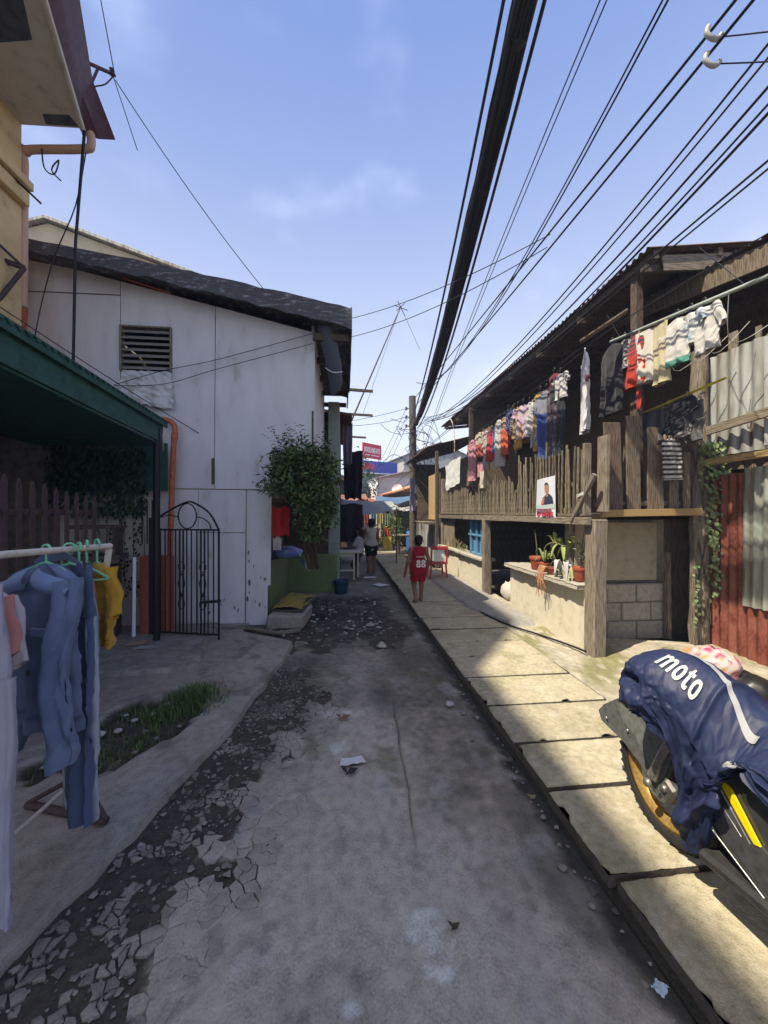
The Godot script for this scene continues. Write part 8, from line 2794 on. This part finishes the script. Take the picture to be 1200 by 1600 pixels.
# ---------- grass, litter, hose ----------
func litter_and_grass() -> void:
	var gr := MB.new()
	for i in 13000:
		var p := rr(-2.1, -0.95)
		var s := rr(2.3, 3.75)
		var clump := exp(-pow((p + 1.22) / 0.24, 2.0) - pow((s - 3.38) / 0.24, 2.0))
		var d := bare_patch(p, s) * (0.18 + 0.6 * smoothstep(0.0, 0.4, n2.get_noise_2d(p * 3.0, s * 3.0)))
		if rng.randf() > maxf(d, clump): continue
		var h := rr(0.012, 0.055) + 0.11 * clump
		var o := V(p, -0.005, s)
		var l := Vector3(rr(-1, 1), 0, rr(-1, 1)) * h * 0.7
		gr.col = tint(Color(0.095, 0.15, 0.05), 0.5)
		var sd := Vector3(-l.z, 0, l.x).normalized() * rr(0.002, 0.004)
		var a := gr.vert(o - sd); var b := gr.vert(o + sd)
		var c := gr.vert(o + l * 0.4 + Vector3(0, h * 0.7, 0) - sd * 0.7); var e := gr.vert(o + l * 0.4 + Vector3(0, h * 0.7, 0) + sd * 0.7)
		var f := gr.vert(o + l + Vector3(0, h, 0))
		gr.quadi(a, b, e, c); gr.trii(c, e, f)
	var go := single("grass", "patch of short dark green grass and weeds in the bare soil of the apron", "grass", gr, M.leaf, V(-1.5, 0, 3.0))
	go.set_meta("kind", "stuff")
	# scraps in the bare patch and on the road
	var n := 0
	for q in [[-1.72, 2.95, 0.07, 1], [-1.62, 2.98, 0.06, 1], [-1.45, 3.35, 0.06, 1], [-1.38, 3.28, 0.05, 0], [-1.52, 3.42, 0.05, 0], [-1.55, 2.55, 0.035, 1], [-1.36, 2.7, 0.04, 0], [-1.30, 2.85, 0.03, 0], [-1.62, 2.7, 0.035, 0], [-1.85, 2.6, 0.03, 0], [-1.58, 3.12, 0.05, 1], [-1.48, 3.2, 0.04, 1], [-1.68, 3.2, 0.035, 1], [-1.42, 2.95, 0.03, 0], [-1.72, 2.72, 0.03, 1], [-0.75, 5.05, 0.04, 1], [-0.2, 5.0, 0.05, 0], [0.2, 4.8, 0.06, 0], [0.3, 5.3, 0.04, 1], [-0.45, 6.0, 0.06, 1], [0.55, 6.6, 0.05, 1], [-1.2, 3.0, 0.035, 0], [-1.05, 5.0, 0.06, 1], [-1.25, 4.95, 0.05, 1], [-1.45, 5.1, 0.045, 0], [-0.55, 4.9, 0.05, 0], [-0.35, 5.3, 0.05, 0], [0.1, 5.6, 0.06, 1], [0.35, 6.1, 0.07, 0], [-0.2, 6.3, 0.06, 1], [0.5, 5.0, 0.05, 0], [0.7, 4.3, 0.05, 0], [0.88, 3.1, 0.07, 1], [0.95, 2.95, 0.05, 0], [0.9, 2.6, 0.03, 0], [1.02, 2.2, 0.035, 0], [1.04, 1.9, 0.03, 0], [0.98, 1.62, 0.04, 0], [1.0, 1.45, 0.03, 0]]:
		var st := MB.new()
		var k := Color(0.50, 0.49, 0.48) if q[3] == 1 else Color(0.26, 0.245, 0.22)
		var cc := V(q[0], 0.012, q[1])
		st.grid(9, 6, func(u: float, v: float):
			var az := u * TAU
			var el := lerpf(-1.5, 1.5, v)
			var d: Vector3 = Vector3(cos(el) * cos(az), sin(el) * 0.55, -cos(el) * sin(az)) * q[2] * 0.5
			return [cc + d * (1.0 + 0.5 * n1.get_noise_3dv((cc + d) * 25.0)), k])
		if q[3] == 1: single("plaster_lump", "pale crumbled plaster lump lying in the dirt", "rubble", st, M.fragment, cc, "pale plaster lumps on the ground")
		else: single("stone", "small grey brown stone lying loose on the ground", "stone", st, M.fragment, cc, "loose stones on the ground")
	paper("white_paper", "torn white paper strip lying on the road near a dead leaf", V(0.06, 0.012, 2.45), 0.17, 0.07, Color(0.58, 0.58, 0.57), 0.12)
	paper("cardboard_scrap", "white sheet of paper lying flat beside the white table end of the alley", V(0.82, 0.015, 8.3), 0.28, 0.32, Color(0.62, 0.61, 0.58), 0.6)
	paper("foam_scrap", "thin white sheet lying in the alley by the person in the vest", V(0.66, 0.012, 9.3), 0.34, 0.22, Color(0.58, 0.57, 0.55), 0.1)
	paper("cardboard_flap", "tan cardboard scrap lying before the red pier", V(-2.35, 0.085, 4.7), 0.22, 0.16, Color(0.36, 0.26, 0.16), 0.4)
	paper("cardboard_flap", "grey cardboard sheet lying beside the tan scrap", V(-2.2, 0.084, 4.55), 0.2, 0.12, Color(0.34, 0.32, 0.29), 0.1)
	paper("candy_wrapper", "small shiny blue and white wrapper lying in the gutter", V(1.06, 0.0, 1.18), 0.05, 0.035, Color(0.45, 0.58, 0.66), 0.5)
	# dead leaves
	for q in [[0.02, 2.33, 0.09, Color(0.03, 0.026, 0.022)], [-0.02, 2.95, 0.10, Color(0.20, 0.10, 0.045)], [0.32, 2.75, 0.03, Color(0.3, 0.28, 0.25)], [0.41, 1.42, 0.045, Color(0.06, 0.045, 0.03)], [1.03, 2.02, 0.05, Color(0.25, 0.2, 0.12)]]:
		var lf := MB.new()
		leaf(lf, V(q[0], 0.014, q[1]), Vector3(0.8, 0.1, -0.4).normalized(), Vector3(0.1, 1, 0.2), q[2], 0.5, q[3])
		leaf(lf, V(q[0] + 0.01, 0.02, q[1]), Vector3(-0.5, 0.25, -0.6).normalized(), Vector3(0.3, 1, 0.2), q[2] * 0.7, 0.5, q[3])
		single("dead_leaf", "curled brown dead leaf lying on the road", "leaf", lf, M.leaf, V(q[0], 0.01, q[1]), "dead leaves on the road")
	# black hose along the foot of the wall
	var hs := MB.new()
	hs.tube(smooth_path([V(2.02, 0.07, 6.4), V(2.15, 0.06, 5.5), V(2.28, 0.055, 5.0), V(2.45, 0.06, 4.6), V(2.58, 0.07, 4.2), V(2.62, 0.09, 3.9)], 6), 0.012, 7)
	single("black_hose", "thin black hose lying along the foot of the planter wall", "hose", hs, M.cable, V(2.3, 0.05, 5.0))
	var bh := MB.new()
	bh.tube(smooth_path([V(-1.6, 0.03, 5.35), V(-1.2, 0.035, 5.3), V(-0.85, 0.03, 5.1), V(-0.55, 0.03, 5.2)], 5), 0.03, 7)
	for i in bh.v.size(): bh.v[i].y += 0.012 * n1.get_noise_3dv(bh.v[i] * 9.0)
	single("rag_rope", "dark muddy twisted cloth lying along the edge of the apron", "rag", bh, M.old_boards, V(-1.1, 0.02, 5.2))

func paper(called: String, label: String, at: Vector3, w: float, d: float, k: Color, turn: float) -> void:
	var m := MB.new()
	var bs := Basis(Vector3.UP, turn)
	m.grid(10, 8, func(u: float, v: float):
		var x := (u - 0.5) * w * (1.0 - 0.25 * v) + 0.01 * n1.get_noise_2d(v * 9.0, w * 50.0)
		var z := (0.5 - v) * d + 0.012 * n1.get_noise_2d(u * 7.0, w * 30.0)
		return [at + bs * Vector3(x, 0.004 + 0.012 * absf(n2.get_noise_2d(u * 4.0 + w * 10.0, v * 4.0)), z), k * (1.0 + 0.1 * n2.get_noise_2d(u * 5.0, v * 5.0))])
	single(called, label, "paper" if called.contains("paper") or called.contains("foam") or called.contains("wrapper") else "cardboard", m, M.plain, at)
